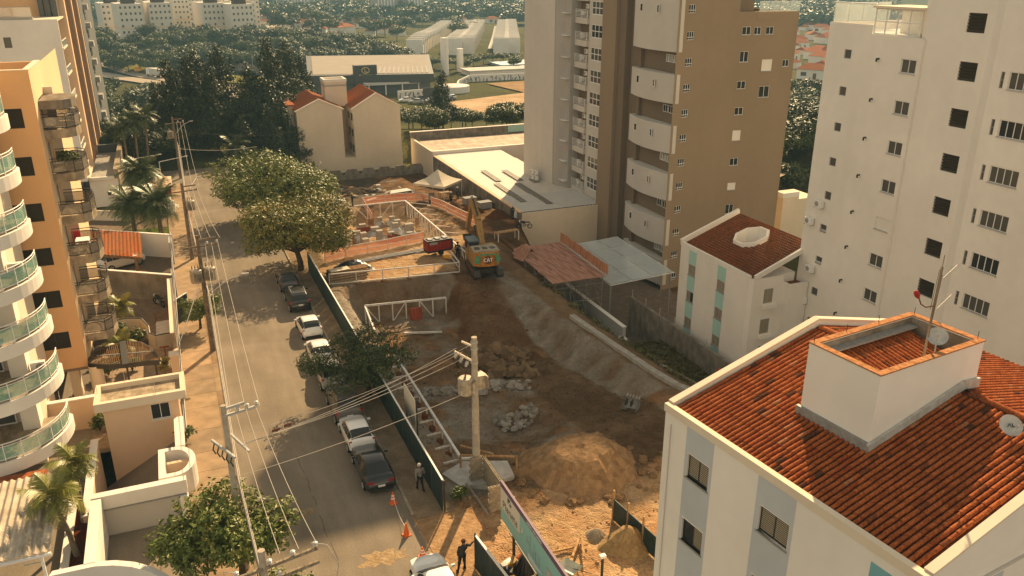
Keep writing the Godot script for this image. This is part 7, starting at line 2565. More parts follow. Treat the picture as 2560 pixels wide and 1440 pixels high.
func pit_things() -> void:
	var rocks := []
	for k in 6:
		rocks.append(rock_mesh(100 + k))
	rng.seed = 201
	var gb := "brown boulders heaped in the pit"
	var gr := "grey broken rock strewn across the pit floor"
	var tint := []
	for cc in [Color(0.23, 0.165, 0.105), Color(0.17, 0.12, 0.08), Color(0.29, 0.21, 0.13), Color(0.36, 0.345, 0.315), Color(0.42, 0.40, 0.37), Color(0.30, 0.285, 0.26)]:
		tint.append(mk("rock_tone", cc, 0.93, "dirt", 0.5, "bump_rough", 3.0))
	for k in 62:
		var t := rng.randf()
		var x := lerpf(19.6, 25.2, t) + rng.randf_range(-0.4, 0.4)
		var z := lerpf(-58.5, -56.8, t) + rng.randf_range(-2.2, 2.2)
		var r := rng.randf_range(0.35, 0.85)
		var hump := maxf(0.0, 1.0 - Vector2((x - 22.3) / 3.0, (z + 58.4) / 2.4).length()) * 1.3
		var o := one("boulder", rocks[k % 6], tint[k % 3], "rough brown boulder in the heap behind the transformer pole", "boulder", V(x, z, r * 0.15 + hump), rng.randf() * TAU, gb)
		o.scale = Vector3(r, r * rng.randf_range(0.7, 1.0), r * rng.randf_range(0.7, 1.1))
	for k in 190:
		var t := rng.randf()
		var x := lerpf(14.6, 23.0, t) + rng.randf_range(-0.5, 0.5)
		var z := lerpf(-55.8, -53.2, t) + rng.randf_range(-1.0, 1.0)
		if k > 120:
			x = rng.randf_range(18.6, 21.6)
			z = rng.randf_range(-49.0, -47.0)
		var r := rng.randf_range(0.12, 0.34)
		if k < 16:
			r = rng.randf_range(0.35, 0.6)
		var o := one("rubble_stone", rocks[k % 6], tint[3 + k % 3], "pale grey broken stone on the pit floor near the boulders", "stone", V(x, z, r * 0.3), rng.randf() * TAU, gr)
		o.scale = Vector3(r, r * 0.8, r * rng.randf_range(0.7, 1.2))
	var places := []
	for k in 4200:
		var x := rng.randf_range(12.4, 30.0)
		var z := rng.randf_range(-72.0, -24.0)
		if x > 16.0 and z > -26.0:
			continue
		var s := rng.randf_range(0.02, 0.08) * (1.0 if rng.randf() > 0.05 or z > -37.0 else 2.0)
		if z > -37.0 and rng.randf() < 0.6:
			continue
		var g := rng.randf_range(0.75, 1.3)
		var c := terrain_col(x, z) * (g + (0.2 if z > -37.0 else 0.0))
		places.append([Transform3D(Basis(Vector3.UP, rng.randf() * TAU).scaled(Vector3(s, s * 0.8, s)), V(x, z, s * 0.2)), 0, c])
	var gv := Node3D.new()
	gv.name = "gravel"
	add_child(gv)
	gv.set_meta("label", "loose gravel and clods scattered over the bare soil")
	gv.set_meta("category", "gravel")
	gv.set_meta("kind", "stuff")
	var mini := rock_mesh(140)
	multi(gv, "gravel_stones", mini, M.rock, places)
	mound()
	soil_heap("sand_heap", "loose sandy heap beside the white striped block", Vector3(19.0, -0.05, -30.4), 1.9, 1.8, 1.2, Color(0.42, 0.31, 0.18), Color(0.34, 0.24, 0.13), 81)
	soil_heap("sand_heap", "low grey gravel heap beside the sandy heap", Vector3(17.9, -0.05, -31.8), 1.1, 0.9, 0.4, Color(0.40, 0.37, 0.32), Color(0.33, 0.29, 0.24), 82)
	var o := thing("ridge_beam", "pale concrete beam laid along the ridge above the pit", "beam")
	for k in 7:
		var z0 := -60.5 + k * 3.0
		var z1 := z0 + 2.95
		var b := MB.new()
		var a := Vector3(ridge_x(z0) + 0.55, gy(ridge_x(z0) + 0.6, z0) + 0.12, z0)
		var c := Vector3(ridge_x(z1) + 0.55, gy(ridge_x(z1) + 0.6, z1) + 0.12, z1)
		b.bar(a, c, 0.55, 0.3)
		part(o, "beam_segment", b.mesh(), M.concrete)
	o = thing("digger_bucket", "loose toothed digger bucket lying on the soil", "bucket", V(27.6, -45.0, 0.45), -0.9)
	var bm := MB.new()
	bucket_shape(bm, 1.1)
	part(o, "shell", bm.mesh(), M.steel_grey, Vector3.ZERO, Basis(Vector3.RIGHT, 0.5))
	part(o, "hinge_ear", boxm(Vector3(0.08, 0.4, 0.4)), M.steel_dark, Vector3(-0.2, 0.25, 0.3))
	part(o, "hinge_ear", boxm(Vector3(0.08, 0.4, 0.4)), M.steel_dark, Vector3(0.2, 0.25, 0.3))
	o = thing("plank_pile", "weathered plank pile on the slope below the retaining wall", "timber pile", V(36.0, -52.4, 0.1), 0.25)
	rng.seed = 9
	for k in 14:
		part(o, "plank", boxm(Vector3(0.32, 0.06, rng.randf_range(2.6, 4.6))), M.timber_grey if k % 3 else M.timber, Vector3(rng.randf_range(-0.7, 0.7), 0.05 + 0.055 * k, rng.randf_range(-0.6, 0.6)), Basis(Vector3.UP, rng.randf_range(-0.12, 0.12)))
	part(o, "plywood_sheet", boxm(Vector3(1.5, 0.04, 1.3)), M.concrete, Vector3(-0.2, 0.86, -1.5), Basis(Vector3.UP, 0.3))
	o = thing("timber_beam", "single brown beam beside the weathered plank pile", "beam", V(34.2, -52.6, 0.12), 1.3)
	part(o, "beam", boxm(Vector3(0.15, 0.12, 2.2)), M.timber_dark)
	o = thing("bulk_bag", "open white woven bulk bag at the end of the grey wall", "bag", V(34.8, -59.0, 0.0), 0.3)
	bm = MB.new()
	bm.lathe([Vector2(0.0, 0.35), Vector2(0.36, 0.4), Vector2(0.4, 0.85), Vector2(0.52, 0.92), Vector2(0.6, 0.8), Vector2(0.66, 0.4), Vector2(0.6, 0.0)], 12)
	part(o, "bag", bm.mesh(), M.cloth_white)
	for k in 9:
		bm = MB.new()
		bm.bar(Vector3(-0.9 + 0.26 * k, 0, -0.9), Vector3(-0.9 + 0.26 * k, 0.7, -0.9), 0.07)
		one("picket", bm.mesh(), M.galvanised, "short grey picket beside the white bulk bag", "picket", V(34.8, -59.0), 0.3, "pickets behind the bulk bag")
	for s in [[Vector3(18.6, -2.85, -66.6), 3.4, 1.25, M.steel_white, "pale beam lying before the white shoring frame"], [Vector3(15.2, -0.7, -43.0), 2.4, 0.75, M.timber, "slim timber pole lying in the pit behind the transformer pole"]]:
		one("loose_beam", boxm(Vector3(0.18, 0.14, s[1])), s[3], s[4], "beam", s[0], s[2])
	var rp := thing("red_panel", "square red plywood panel leaning on the white shoring frame", "panel", V(18.9, -70.1, 0), 0.0)
	part(rp, "sheet", boxm(Vector3(1.2, 1.15, 0.05)), mk("panel_red", Color(0.40, 0.10, 0.06), 0.8, "wood", 0.4), Vector3(0, 0.6, 0.12), Basis(Vector3.RIGHT, -0.15))
	part(rp, "batten", boxm(Vector3(1.1, 0.08, 0.05)), M.timber_dark, Vector3(0, 0.6, 0.05), Basis(Vector3.RIGHT, -0.15))
func mound() -> void:
	var f := FastNoiseLite.new()
	f.seed = 55
	f.frequency = 0.25
	f.fractal_octaves = 5
	var b := MB.new()
	var base := PackedVector2Array([Vector2(15.9, -39.3), Vector2(16.6, -36.6), Vector2(18.2, -34.8), Vector2(20.8, -34.2), Vector2(23.3, -35.4), Vector2(24.2, -37.9), Vector2(23.4, -40.9), Vector2(20.6, -41.9), Vector2(17.6, -41.3)])
	var top := PackedVector2Array([Vector2(18.1, -37.9), Vector2(18.2, -37.2), Vector2(19.0, -36.4), Vector2(20.2, -36.2), Vector2(21.4, -36.9), Vector2(21.8, -37.8), Vector2(21.5, -38.8), Vector2(20.2, -39.3), Vector2(18.9, -38.9)])
	var cen := Vector2(19.9, -37.8)
	var n := 9
	var sub := 5
	var lv := 16
	var ring := func(i: int, j: int) -> Vector3:
		var a := j / sub % n
		var t := (j % sub) / float(sub)
		var P := base[a].lerp(base[(a + 1) % n], t)
		var Q := top[a].lerp(top[(a + 1) % n], t)
		var s := i / float(lv)
		var p: Vector2
		var y: float
		if s < 0.35:
			p = cen.lerp(Q, s / 0.35)
			y = 1.5
		else:
			var u := (s - 0.35) / 0.65
			p = Q.lerp(P, u)
			y = 1.5 * (1.0 - u) - 0.5 * u
		y += f.get_noise_2d(p.x * 4.0, p.y * 4.0) * (0.1 if s < 0.33 else 0.3)
		return Vector3(p.x, y, p.y)
	for i in lv:
		for j in n * sub:
			var k := (j + 1) % (n * sub)
			b.col = Color(0.44, 0.30, 0.18).lerp(Color(0.32, 0.21, 0.12), clampf(f.get_noise_2d(i * 5.0, j * 5.0) * 1.4 + 0.4, 0, 1))
			var A: Vector3 = ring.call(i, j)
			var B: Vector3 = ring.call(i + 1, j)
			var C: Vector3 = ring.call(i + 1, k)
			var D: Vector3 = ring.call(i, k)
			if i == 0:
				b.tri(A, C, B)
				b.tri(A, B, C)
			else:
				b.quad(D, C, B, A)
	one("earth_mound", b.mesh(), M.soil_fine, "flat topped mound of tan earth in the middle of the site", "mound")
	rng.seed = 303
	for k in 34:
		var t := TAU * k / 34.0
		var p := Vector2(20.0 + cos(t) * 4.1, -37.8 + sin(t) * 3.8) + Vector2(rng.randf_range(-0.6, 0.6), rng.randf_range(-0.6, 0.6))
		var r := rng.randf_range(0.14, 0.4)
		var o := one("earth_clod", rock_mesh(150 + k % 3), mk("clod", Color(0.30, 0.20, 0.115), 0.95, "dirt", 0.6, "bump_rough", 3.0) if not M.has("clod") else M.clod, "lump of torn earth around the foot of the flat topped mound", "clod", Vector3(p.x, gy(p.x, p.y) + r * 0.2, p.y), rng.randf() * TAU, "clods around the mound")
		o.scale = Vector3(r, r * 0.7, r)
func gate_corner() -> void:
	var b := MB.new()
	b.prism(PackedVector2Array([Vector2(12.0, -40.2), Vector2(13.6, -41.0), Vector2(16.1, -40.0), Vector2(15.9, -38.4), Vector2(14.2, -38.2), Vector2(12.6, -38.6)]), -0.5, 0.1)
	structure("concrete_apron", b.mesh(), M.concrete_white)
	var o := thing("block_enclosure", "unfinished enclosure of hollow concrete blocks at the pole foot", "wall", Vector3(13.35, 0.05, -38.8))
	rng.seed = 41
	var tones := []
	for k in 3:
		tones.append(mk("block_tone", Color(0.46, 0.38, 0.27).lerp(Color(0.38, 0.32, 0.235), k / 2.0), 0.95, "concrete", 0.6))
	var bl := MB.new()
	bl.span(Vector3(0, 0, 0), Vector3(0.385, 0.19, 0.03))
	bl.span(Vector3(0, 0, 0.11), Vector3(0.385, 0.19, 0.14))
	for xx in [0.0, 0.1775, 0.355]:
		bl.span(Vector3(xx, 0.001, 0.03), Vector3(xx + 0.03, 0.189, 0.11))
	var bm := bl.mesh()
	var bs := Basis(Vector3.UP, -PI / 2)
	for c in 8:
		var off := 0.195 if c % 2 else 0.0
		for k in 8:
			part(o, "block", bm, tones[rng.randi() % 3], Vector3(0.85, c * 0.2, off + k * 0.395 - 0.1), bs)
		for k in 2:
			part(o, "block", bm, tones[rng.randi() % 3], Vector3(-0.1 + (0.0 if c % 2 else 0.1) + k * 0.395, c * 0.2, 3.0))
			part(o, "block", bm, tones[rng.randi() % 3], Vector3(-0.1 + (0.0 if c % 2 else 0.1) + k * 0.395, c * 0.2, -0.1))
	one("plank", boxm(Vector3(0.14, 0.05, 3.2)), M.timber_grey, "long grey plank leaning on the block enclosure", "plank", Vector3(13.0, 0.25, -36.9), 0.05)
	o = thing("timber_rail", "rough timber hand rail on a post behind the block enclosure", "railing")
	b = MB.new()
	b.bar(Vector3(13.2, 0.95, -40.4), Vector3(16.3, 1.0, -38.9), 0.1)
	part(o, "rail", b.mesh(), M.timber)
	b = MB.new()
	b.bar(Vector3(16.25, 0.0, -38.9), Vector3(16.25, 1.02, -38.9), 0.1)
	b.bar(Vector3(13.25, 0.0, -40.4), Vector3(13.25, 0.97, -40.4), 0.1)
	part(o, "post", b.mesh(), M.timber)
	o = thing("notice_board", "blank cream notice board on posts behind the hoarding", "sign")
	b = MB.new()
	b.box(Vector3(11.65, 2.0, -45.6), Vector3(0.06, 1.9, 2.6))
	part(o, "panel", b.mesh(), M.board_cream)
	for z in [-46.85, -44.3]:
		b = MB.new()
		b.bar(Vector3(11.72, -0.2, z), Vector3(11.72, 3.0, z), 0.09)
		part(o, "post", b.mesh(), M.fence_green)
	o = thing("billboard", "teal and purple property billboard beside the site gate", "billboard")
	var x := 12.9
	var z0 := -32.95
	var z1 := -22.5
	var y0 := 1.7
	var y1 := 3.9
	part(o, "panel", spanm(Vector3(x, y0, z0), Vector3(x + 0.08, y1, z1)), M.board_teal)
	part(o, "purple_border", spanm(Vector3(x - 0.02, y1 - 0.26, z0 - 0.02), Vector3(x + 0.1, y1 + 0.04, z1)), M.purple)
	b = MB.new()
	b.span(Vector3(x - 0.012, y0 + 0.75, z0), Vector3(x - 0.002, y1 - 0.27, z0 + 2.5))
	part(o, "cream_panel", b.mesh(), M.board_cream)
	b = MB.new()
	for k in 8:
		var t0 := PI / 2 * k / 8.0
		var t1 := PI / 2 * (k + 1) / 8.0
		b.quad(Vector3(x - 0.012, y0 + 0.75, z0 + 2.49), Vector3(x - 0.012, y0 + 0.75 + 0.0, z0 + 2.5), Vector3(x - 0.012, y1 - 0.65 - 0.72 * sin(PI / 2 - t1), z0 + 2.5 + 0.45 * sin(t1)), Vector3(x - 0.012, y1 - 0.65 - 0.72 * sin(PI / 2 - t0), z0 + 2.5 + 0.45 * sin(t0)))
	part(o, "cream_corner", b.mesh(), M.board_cream)
	var sf := SystemFont.new()
	sf.font_names = PackedStringArray(["Droid Sans"])
	var word := func(s: String, px: float, at: Vector3, m: Material, called: String) -> void:
		var tm := TextMesh.new()
		tm.text = s
		tm.font = sf
		tm.font_size = 48
		tm.pixel_size = px
		tm.depth = 0.006
		part(o, called, tm, m, at, Basis(Vector3.UP, -PI / 2))
	word.call("Planeta", 0.0122, Vector3(x - 0.018, y0 + 1.08, z0 + 1.25), M.ink_dark, "lettering")
	word.call("OBRAS INICIADAS", 0.0045, Vector3(x - 0.026, y1 - 0.12, z0 + 4.2), M.ink_white, "lettering")
	b = MB.new()
	b.span(Vector3(x - 0.02, y0 + 1.55, z0 + 0.95), Vector3(x - 0.013, y0 + 1.85, z0 + 1.08))
	b.span(Vector3(x - 0.02, y0 + 1.72, z0 + 1.08), Vector3(x - 0.013, y0 + 1.85, z0 + 1.3))
	b.span(Vector3(x - 0.02, y0 + 1.5, z0 + 1.2), Vector3(x - 0.013, y0 + 1.66, z0 + 1.42))
	part(o, "emblem", b.mesh(), M.ink_dark)
	b = MB.new()
	var lz := z0 + 3.4
	for q in [[0.0, 0.9, 0.0, 1.3], [0.0, 1.1, 0.35, 0.9], [0.35, 0.7, 0.35, 1.55], [0.35, 0.7, 0.8, 0.7], [0.8, 0.5, 0.8, 1.45], [1.0, 0.7, 1.4, 0.7], [1.0, 0.5, 1.0, 1.1], [1.4, 0.5, 1.4, 1.1], [1.0, 0.5, 1.4, 0.5], [1.0, 1.1, 1.4, 1.1]]:
		b.bar(Vector3(x - 0.012, y0 + q[1], lz + q[0]), Vector3(x - 0.012, y0 + q[3], lz + q[2]), 0.012, 0.03)
	part(o, "line_drawing", b.mesh(), M.plaster_grey_dark)
	for k in 3:
		part(o, "text_line", spanm(Vector3(x - 0.012, y0 + 0.34 - k * 0.1, lz + 0.1), Vector3(x - 0.004, y0 + 0.39 - k * 0.1, lz + 1.7 - k * 0.3)), M.ink_white)
	for k in 4:
		var zz := z0 + 5.6 + k * 0.62
		var hh: float = [1.2, 1.0, 1.35, 1.5][k]
		part(o, "printed_tower", spanm(Vector3(x - 0.012, y0 + 0.03, zz), Vector3(x - 0.004, y0 + hh, zz + 0.5)), M.plaster_brown if k % 2 else M.plaster_grey_dark)
		for f in 8:
			part(o, "printed_floor", spanm(Vector3(x - 0.016, y0 + 0.1 + f * (hh - 0.15) / 8, zz + 0.06), Vector3(x - 0.013, y0 + 0.16 + f * (hh - 0.15) / 8, zz + 0.44)), M.board_cream)
	for z in [-31.6, -28.6, -25.0]:
		b = MB.new()
		b.bar(Vector3(x + 0.16, -0.1, z), Vector3(x + 0.16, y1 - 0.1, z), 0.12)
		b.bar(Vector3(x + 0.16, 1.2, z), Vector3(x + 0.9, 0.0, z), 0.07)
		part(o, "post", b.mesh(), M.steel_dark)
	b = MB.new()
	b.bar(Vector3(x + 0.18, 1.25, -32.2), Vector3(x + 0.18, 1.25, -24.0), 0.07)
	part(o, "cross_rail", b.mesh(), M.steel_dark)
	rng.seed = 88
	var cols := [M.concrete_white, M.timber, M.plastic_black, M.brick_red, M.cloth_white, M.timber_grey, M.sign_yellow]
	for k in 34:
		var px := rng.randf_range(11.9, 13.6)
		var pz := rng.randf_range(-31.6, -27.5)
		one("scrap_piece", boxm(Vector3(rng.randf_range(0.1, 0.5), rng.randf_range(0.06, 0.3), rng.randf_range(0.15, 0.6))), cols[k % 7], "small scrap piece in the rubbish pile behind the green gate", "scrap", Vector3(px, rng.randf_range(0.06, 0.3), pz), rng.randf() * TAU, "scrap in the rubbish pile")
	for k in 3:
		one("plank", boxm(Vector3(0.2, 0.05, 4.4)), M.timber, "long plank lying along the inside of the green gate", "plank", Vector3(11.6 + 0.24 * k, 0.3 + 0.05 * k, -30.2 + 0.3 * k), 0.1, "planks inside the green gate")
	soil_heap("rubbish_sack", "big black refuse sack bulging under the billboard", Vector3(13.3, -0.05, -30.6), 0.85, 0.75, 1.0, Color(0.02, 0.022, 0.022), Color(0.03, 0.035, 0.035), 91, 0.25, M.tarp_black)
	var tim := [[Vector3(15.9, 0.15, -31.2), 2.2, 0.05, 1.5], [Vector3(16.3, 0.35, -31.0), 1.8, 0.15, 2.45], [Vector3(16.6, 0.35, -30.9), 1.8, 0.15, 2.75]]
	for s in tim:
		one("loose_timber", boxm(Vector3(0.12, 0.1, s[1])), M.timber, "fresh cut timber dropped beside the wheelbarrow", "timber", s[0], s[3], "cut timbers by the wheelbarrow")
	var wb := thing("wheelbarrow", "grey wheelbarrow tipped on the clay under the billboard end", "wheelbarrow", Vector3(15.1, 0.05, -29.4), 0.5)
	b = MB.new()
	var tl := [Vector3(-0.42, 0.6, 0.5), Vector3(0.42, 0.6, 0.5), Vector3(0.42, 0.6, -0.55), Vector3(-0.42, 0.6, -0.55)]
	var bl2 := [Vector3(-0.25, 0.3, 0.35), Vector3(0.25, 0.3, 0.35), Vector3(0.22, 0.3, -0.3), Vector3(-0.22, 0.3, -0.3)]
	for i in 4:
		b.quad(bl2[i], bl2[(i + 1) % 4], tl[(i + 1) % 4], tl[i])
	b.quad(bl2[0], bl2[1], bl2[2], bl2[3])
	part(wb, "tray", b.mesh(), M.galvanised)
	b = MB.new()
	b.tube([Vector3(-0.04, 0.2, -0.75), Vector3(0.04, 0.2, -0.75)], 0.2, 12)
	part(wb, "wheel", b.mesh(), M.rubber)
	for s in [-1, 1]:
		b = MB.new()
		b.tube([Vector3(s * 0.06, 0.2, -0.75), Vector3(s * 0.26, 0.3, 0.0), Vector3(s * 0.3, 0.55, 1.1)], 0.02, 6)
		part(wb, "handle", b.mesh(), M.steel_dark)
		b = MB.new()
		b.bar(Vector3(s * 0.24, 0.3, 0.3), Vector3(s * 0.24, 0.0, 0.4), 0.03)
		part(wb, "leg", b.mesh(), M.steel_dark)
	var gpst := thing("marker_post", "slim green marker post with white top on the clay", "post", Vector3(16.6, 0, -28.8))
	part(gpst, "post", boxm(Vector3(0.1, 1.2, 0.1)), M.fence_green, Vector3(0, 0.6, 0))
	part(gpst, "cap", boxm(Vector3(0.3, 0.14, 0.22)), M.cloth_white, Vector3(0, 1.25, 0))
	var sfn := thing("side_fence", "dark panel fence with timber posts beside the sandy heap", "fence")
	for k in 4:
		var a := Vector3(19.3 + 0.15 * k, 0, -32.6 + k * 1.3)
		b = MB.new()
		b.bar(a + Vector3(0, 0.7, 0), a + Vector3(0.15, 0.7, 1.28), 0.04, 1.3)
		part(sfn, "panel", b.mesh(), M.fence_green)
		b = MB.new()
		b.bar(a, a + Vector3(0, 1.9, 0), 0.1)
		part(sfn, "post", b.mesh(), M.timber)
	potted(Vector3(12.2, 0.02, -37.4), 0.55, "scrubby weed tuft at the end of the hoarding", false)
func leaf_crown(blobs: Array, clusters: int, leaves: int, size: float, ca: Color, cb: Color, cc: Color, sd: int, up := 0.5, hollow := 0.5) -> ArrayMesh:
	var r := RandomNumberGenerator.new()
	r.seed = sd
	var total := 0.0
	var cum := []
	for b in blobs:
		total += pow(b[1].x * b[1].y * b[1].z, 0.667)
		cum.append(total)
	var nq := clusters * leaves
	var v := PackedVector3Array()
	var n := PackedVector3Array()
	var c := PackedColorArray()
	var ix := PackedInt32Array()
	v.resize(nq * 4)
	n.resize(nq * 4)
	c.resize(nq * 4)
	ix.resize(nq * 6)
	var q := 0
	for k in clusters:
		var pick := r.randf() * total
		var bi := 0
		while cum[bi] < pick:
			bi += 1
		var b: Array = blobs[bi]
		var d := Vector3(r.randfn(), r.randfn(), r.randfn()).normalized()
		var rad := lerpf(hollow, 1.0, pow(r.randf(), 0.6)) * (1.0 + r.randf_range(-0.12, 0.12))
		if d.y < -0.3:
			d.y *= 0.6
		var cen: Vector3 = b[0] + d * b[1] * rad
		var t := r.randf()
		var col := ca.lerp(cb, t)
		if r.randf() < 0.16:
			col = cc
		for l in leaves:
			var off := Vector3(r.randfn(), r.randfn() * 0.8, r.randfn()) * size * 0.75
			var nn := (d * 0.7 + Vector3.UP * up + Vector3(r.randfn(), r.randfn(), r.randfn()) * 0.6).normalized()
			var ax := nn.cross(Vector3(r.randfn(), r.randfn(), r.randfn())).normalized()
			var ay := nn.cross(ax)
			var s := size * r.randf_range(0.6, 1.15)
			var p := cen + off
			var o := q * 4
			v[o] = p - ax * s
			v[o + 1] = p - ay * s * 0.42 - nn * s * 0.12
			v[o + 2] = p + ax * s
			v[o + 3] = p + ay * s * 0.42 - nn * s * 0.12
			var lc := col * r.randf_range(0.92, 1.08)
			lc.a = 1.0
			for m in 4:
				n[o + m] = nn
				c[o + m] = lc
			ix[q * 6] = o
			ix[q * 6 + 1] = o + 2
			ix[q * 6 + 2] = o + 1
			ix[q * 6 + 3] = o
			ix[q * 6 + 4] = o + 3
			ix[q * 6 + 5] = o + 2
			q += 1
	var arr := []
	arr.resize(Mesh.ARRAY_MAX)
	arr[Mesh.ARRAY_VERTEX] = v
	arr[Mesh.ARRAY_NORMAL] = n
	arr[Mesh.ARRAY_COLOR] = c
	arr[Mesh.ARRAY_INDEX] = ix
	var am := ArrayMesh.new()
	am.add_surface_from_arrays(Mesh.PRIMITIVE_TRIANGLES, arr)
	return am
func blob_set(rx: float, ry: float, rz: float, count: int, sd: int, y: float, k := 0.42) -> Array:
	var r := RandomNumberGenerator.new()
	r.seed = sd
	var out := []
	for i in count:
		var a := TAU * i / count + r.randf_range(-0.4, 0.4)
		var m := sqrt(r.randf_range(0.05, 1.0))
		var s := r.randf_range(k * 0.75, k * 1.15)
		out.append([Vector3(cos(a) * rx * m * (1.0 - s * 0.6), y + ry * r.randf_range(-0.55, 0.65) * (1.0 - m * 0.45), sin(a) * rz * m * (1.0 - s * 0.6)), Vector3(rx, ry * 1.1, rz) * s])
	return out
func street_tree(label: String, base: Vector3, lean: Vector3, rx: float, ry: float, rz: float, cy: float, clusters: int, leaves: int, size: float, cols: Array, sd: int, nb := 14, hollow := 0.45, trunk_r := 0.2) -> void:
	var o := thing("street_tree", label, "tree", base)
	var blobs := blob_set(rx, ry, rz, nb, sd, 0.0)
	for b in blobs:
		b[0] += lean + Vector3(0, cy, 0)
	var tb := MB.new()
	var fork := Vector3(lean.x * 0.35, cy * 0.45, lean.z * 0.35)
	tb.tube([Vector3(0, -0.2, 0), Vector3(0.05, fork.y * 0.5, 0.04), fork], [trunk_r * 1.25, trunk_r, trunk_r * 0.85], 9)
	part(o, "trunk", tb.mesh(), M.bark)
	tb = MB.new()
	for b in blobs:
		var mid: Vector3 = fork.lerp(b[0], 0.5) + Vector3(0, 0.25, 0)
		tb.tube([fork, mid, b[0]], [trunk_r * 0.5, trunk_r * 0.28, trunk_r * 0.1], 6)
	part(o, "limbs", tb.mesh(), M.bark)
	part(o, "crown", leaf_crown(blobs, clusters, leaves, size, cols[0], cols[1], cols[2], sd * 7 + 1, 0.5, hollow), M.leaf)
func potted(at: Vector3, s: float, label: String, pot := true) -> void:
	var o := thing("shrub", label, "plant", at)
	if pot:
		var b := MB.new()
		b.lathe([Vector2(0.0, 0.02), Vector2(0.2, 0.0), Vector2(0.27, 0.4), Vector2(0.24, 0.4)], 12)
		part(o, "pot", b.mesh(), M.clay_far)
	var blobs := blob_set(s * 0.75, s * 0.55, s * 0.75, 6, int(at.x * 31 + at.z * 17) & 1023, s * 0.85, 0.55)
	part(o, "foliage", leaf_crown(blobs, 170, 5, 0.11 + 0.03 * s, Color(0.055, 0.085, 0.018), Color(0.10, 0.125, 0.025), Color(0.16, 0.15, 0.03), int(at.z * 13) & 4095, 0.5, 0.2), M.leaf)
	var tb := MB.new()
	for k in 4:
		tb.tube([Vector3(0, 0, 0), Vector3(cos(k * 1.7) * s * 0.3, s * 0.8, sin(k * 1.7) * s * 0.3)], 0.025, 5)
	part(o, "stem", tb.mesh(), M.bark)
func frond_mesh(l: float, droop: float, w: float, pairs: int, ca: Color, cb: Color, sd: int) -> ArrayMesh:
	var r := RandomNumberGenerator.new()
	r.seed = sd
	var b := MB.new()
	var at := func(t: float) -> Vector3: return Vector3(l * t * (1.0 - 0.18 * t * droop), l * (0.55 * t - droop * 0.85 * t * t), 0)
	var rach := []
	for k in 9:
		rach.append(at.call(k / 8.0))
	b.col = Color(0.20, 0.19, 0.06)
	b.tube(rach, [0.03, 0.028, 0.025, 0.022, 0.02, 0.017, 0.014, 0.01, 0.006], 4, false)
	for k in pairs:
		var t := 0.12 + 0.88 * (k + 0.5) / pairs
		var p: Vector3 = at.call(t)
		var d: Vector3 = (at.call(minf(t + 0.03, 1.0)) - at.call(t - 0.03)).normalized()
		var ll := w * sin(PI * clampf(0.12 + t * 0.86, 0, 1)) + 0.08
		for s in [-1, 1]:
			b.col = ca.lerp(cb, r.randf()) * r.randf_range(0.8, 1.15)
			var side := Vector3(0, 0, s)
			var tip: Vector3 = p + side * ll * 0.85 + d * ll * 0.55 - Vector3(0, ll * r.randf_range(0.12, 0.45), 0)
			var wd := d * 0.028 * (1.0 + l * 0.2)
			b.quad(p - wd, p + wd, tip + wd * 0.3, tip - wd * 0.3)
	return b.mesh()
func palm(label: String, base: Vector3, h: float, fl: float, count: int, ca: Color, cb: Color, sd: int, lean := Vector3.ZERO, group := "", tr := 0.13) -> void:
	var o := thing("palm_tree", label, "palm", base, 0.0, group)
	var r := RandomNumberGenerator.new()
	r.seed = sd
	var top := Vector3(lean.x, h, lean.z)
	var tb := MB.new()
	tb.tube([Vector3(0, -0.1, 0), top * 0.35 + Vector3(lean.x * -0.1, 0, 0), top * 0.7, top], [tr * 1.3, tr, tr * 0.85, tr * 0.7], 9)
	part(o, "trunk", tb.mesh(), M.palm_bark)
	var ms := []
	for k in 4:
		ms.append(frond_mesh(fl, 0.45 + 0.28 * k, fl * 0.34, int(16 + fl * 4), ca, cb, sd + k))
	for k in count:
		var a := TAU * k * 0.382 + r.randf() * 0.3
		var lvl := float(k) / count
		var m: Mesh = ms[clampi(int(lvl * 4.0), 0, 3)]
		var bs := Basis(Vector3.UP, a) * Basis(Vector3.BACK, lerpf(0.75, -0.35, lvl) + r.randf_range(-0.1, 0.1))
		part(o, "frond", m, M.leaf_palm, top, bs.scaled(Vector3.ONE * r.randf_range(0.8, 1.1)))
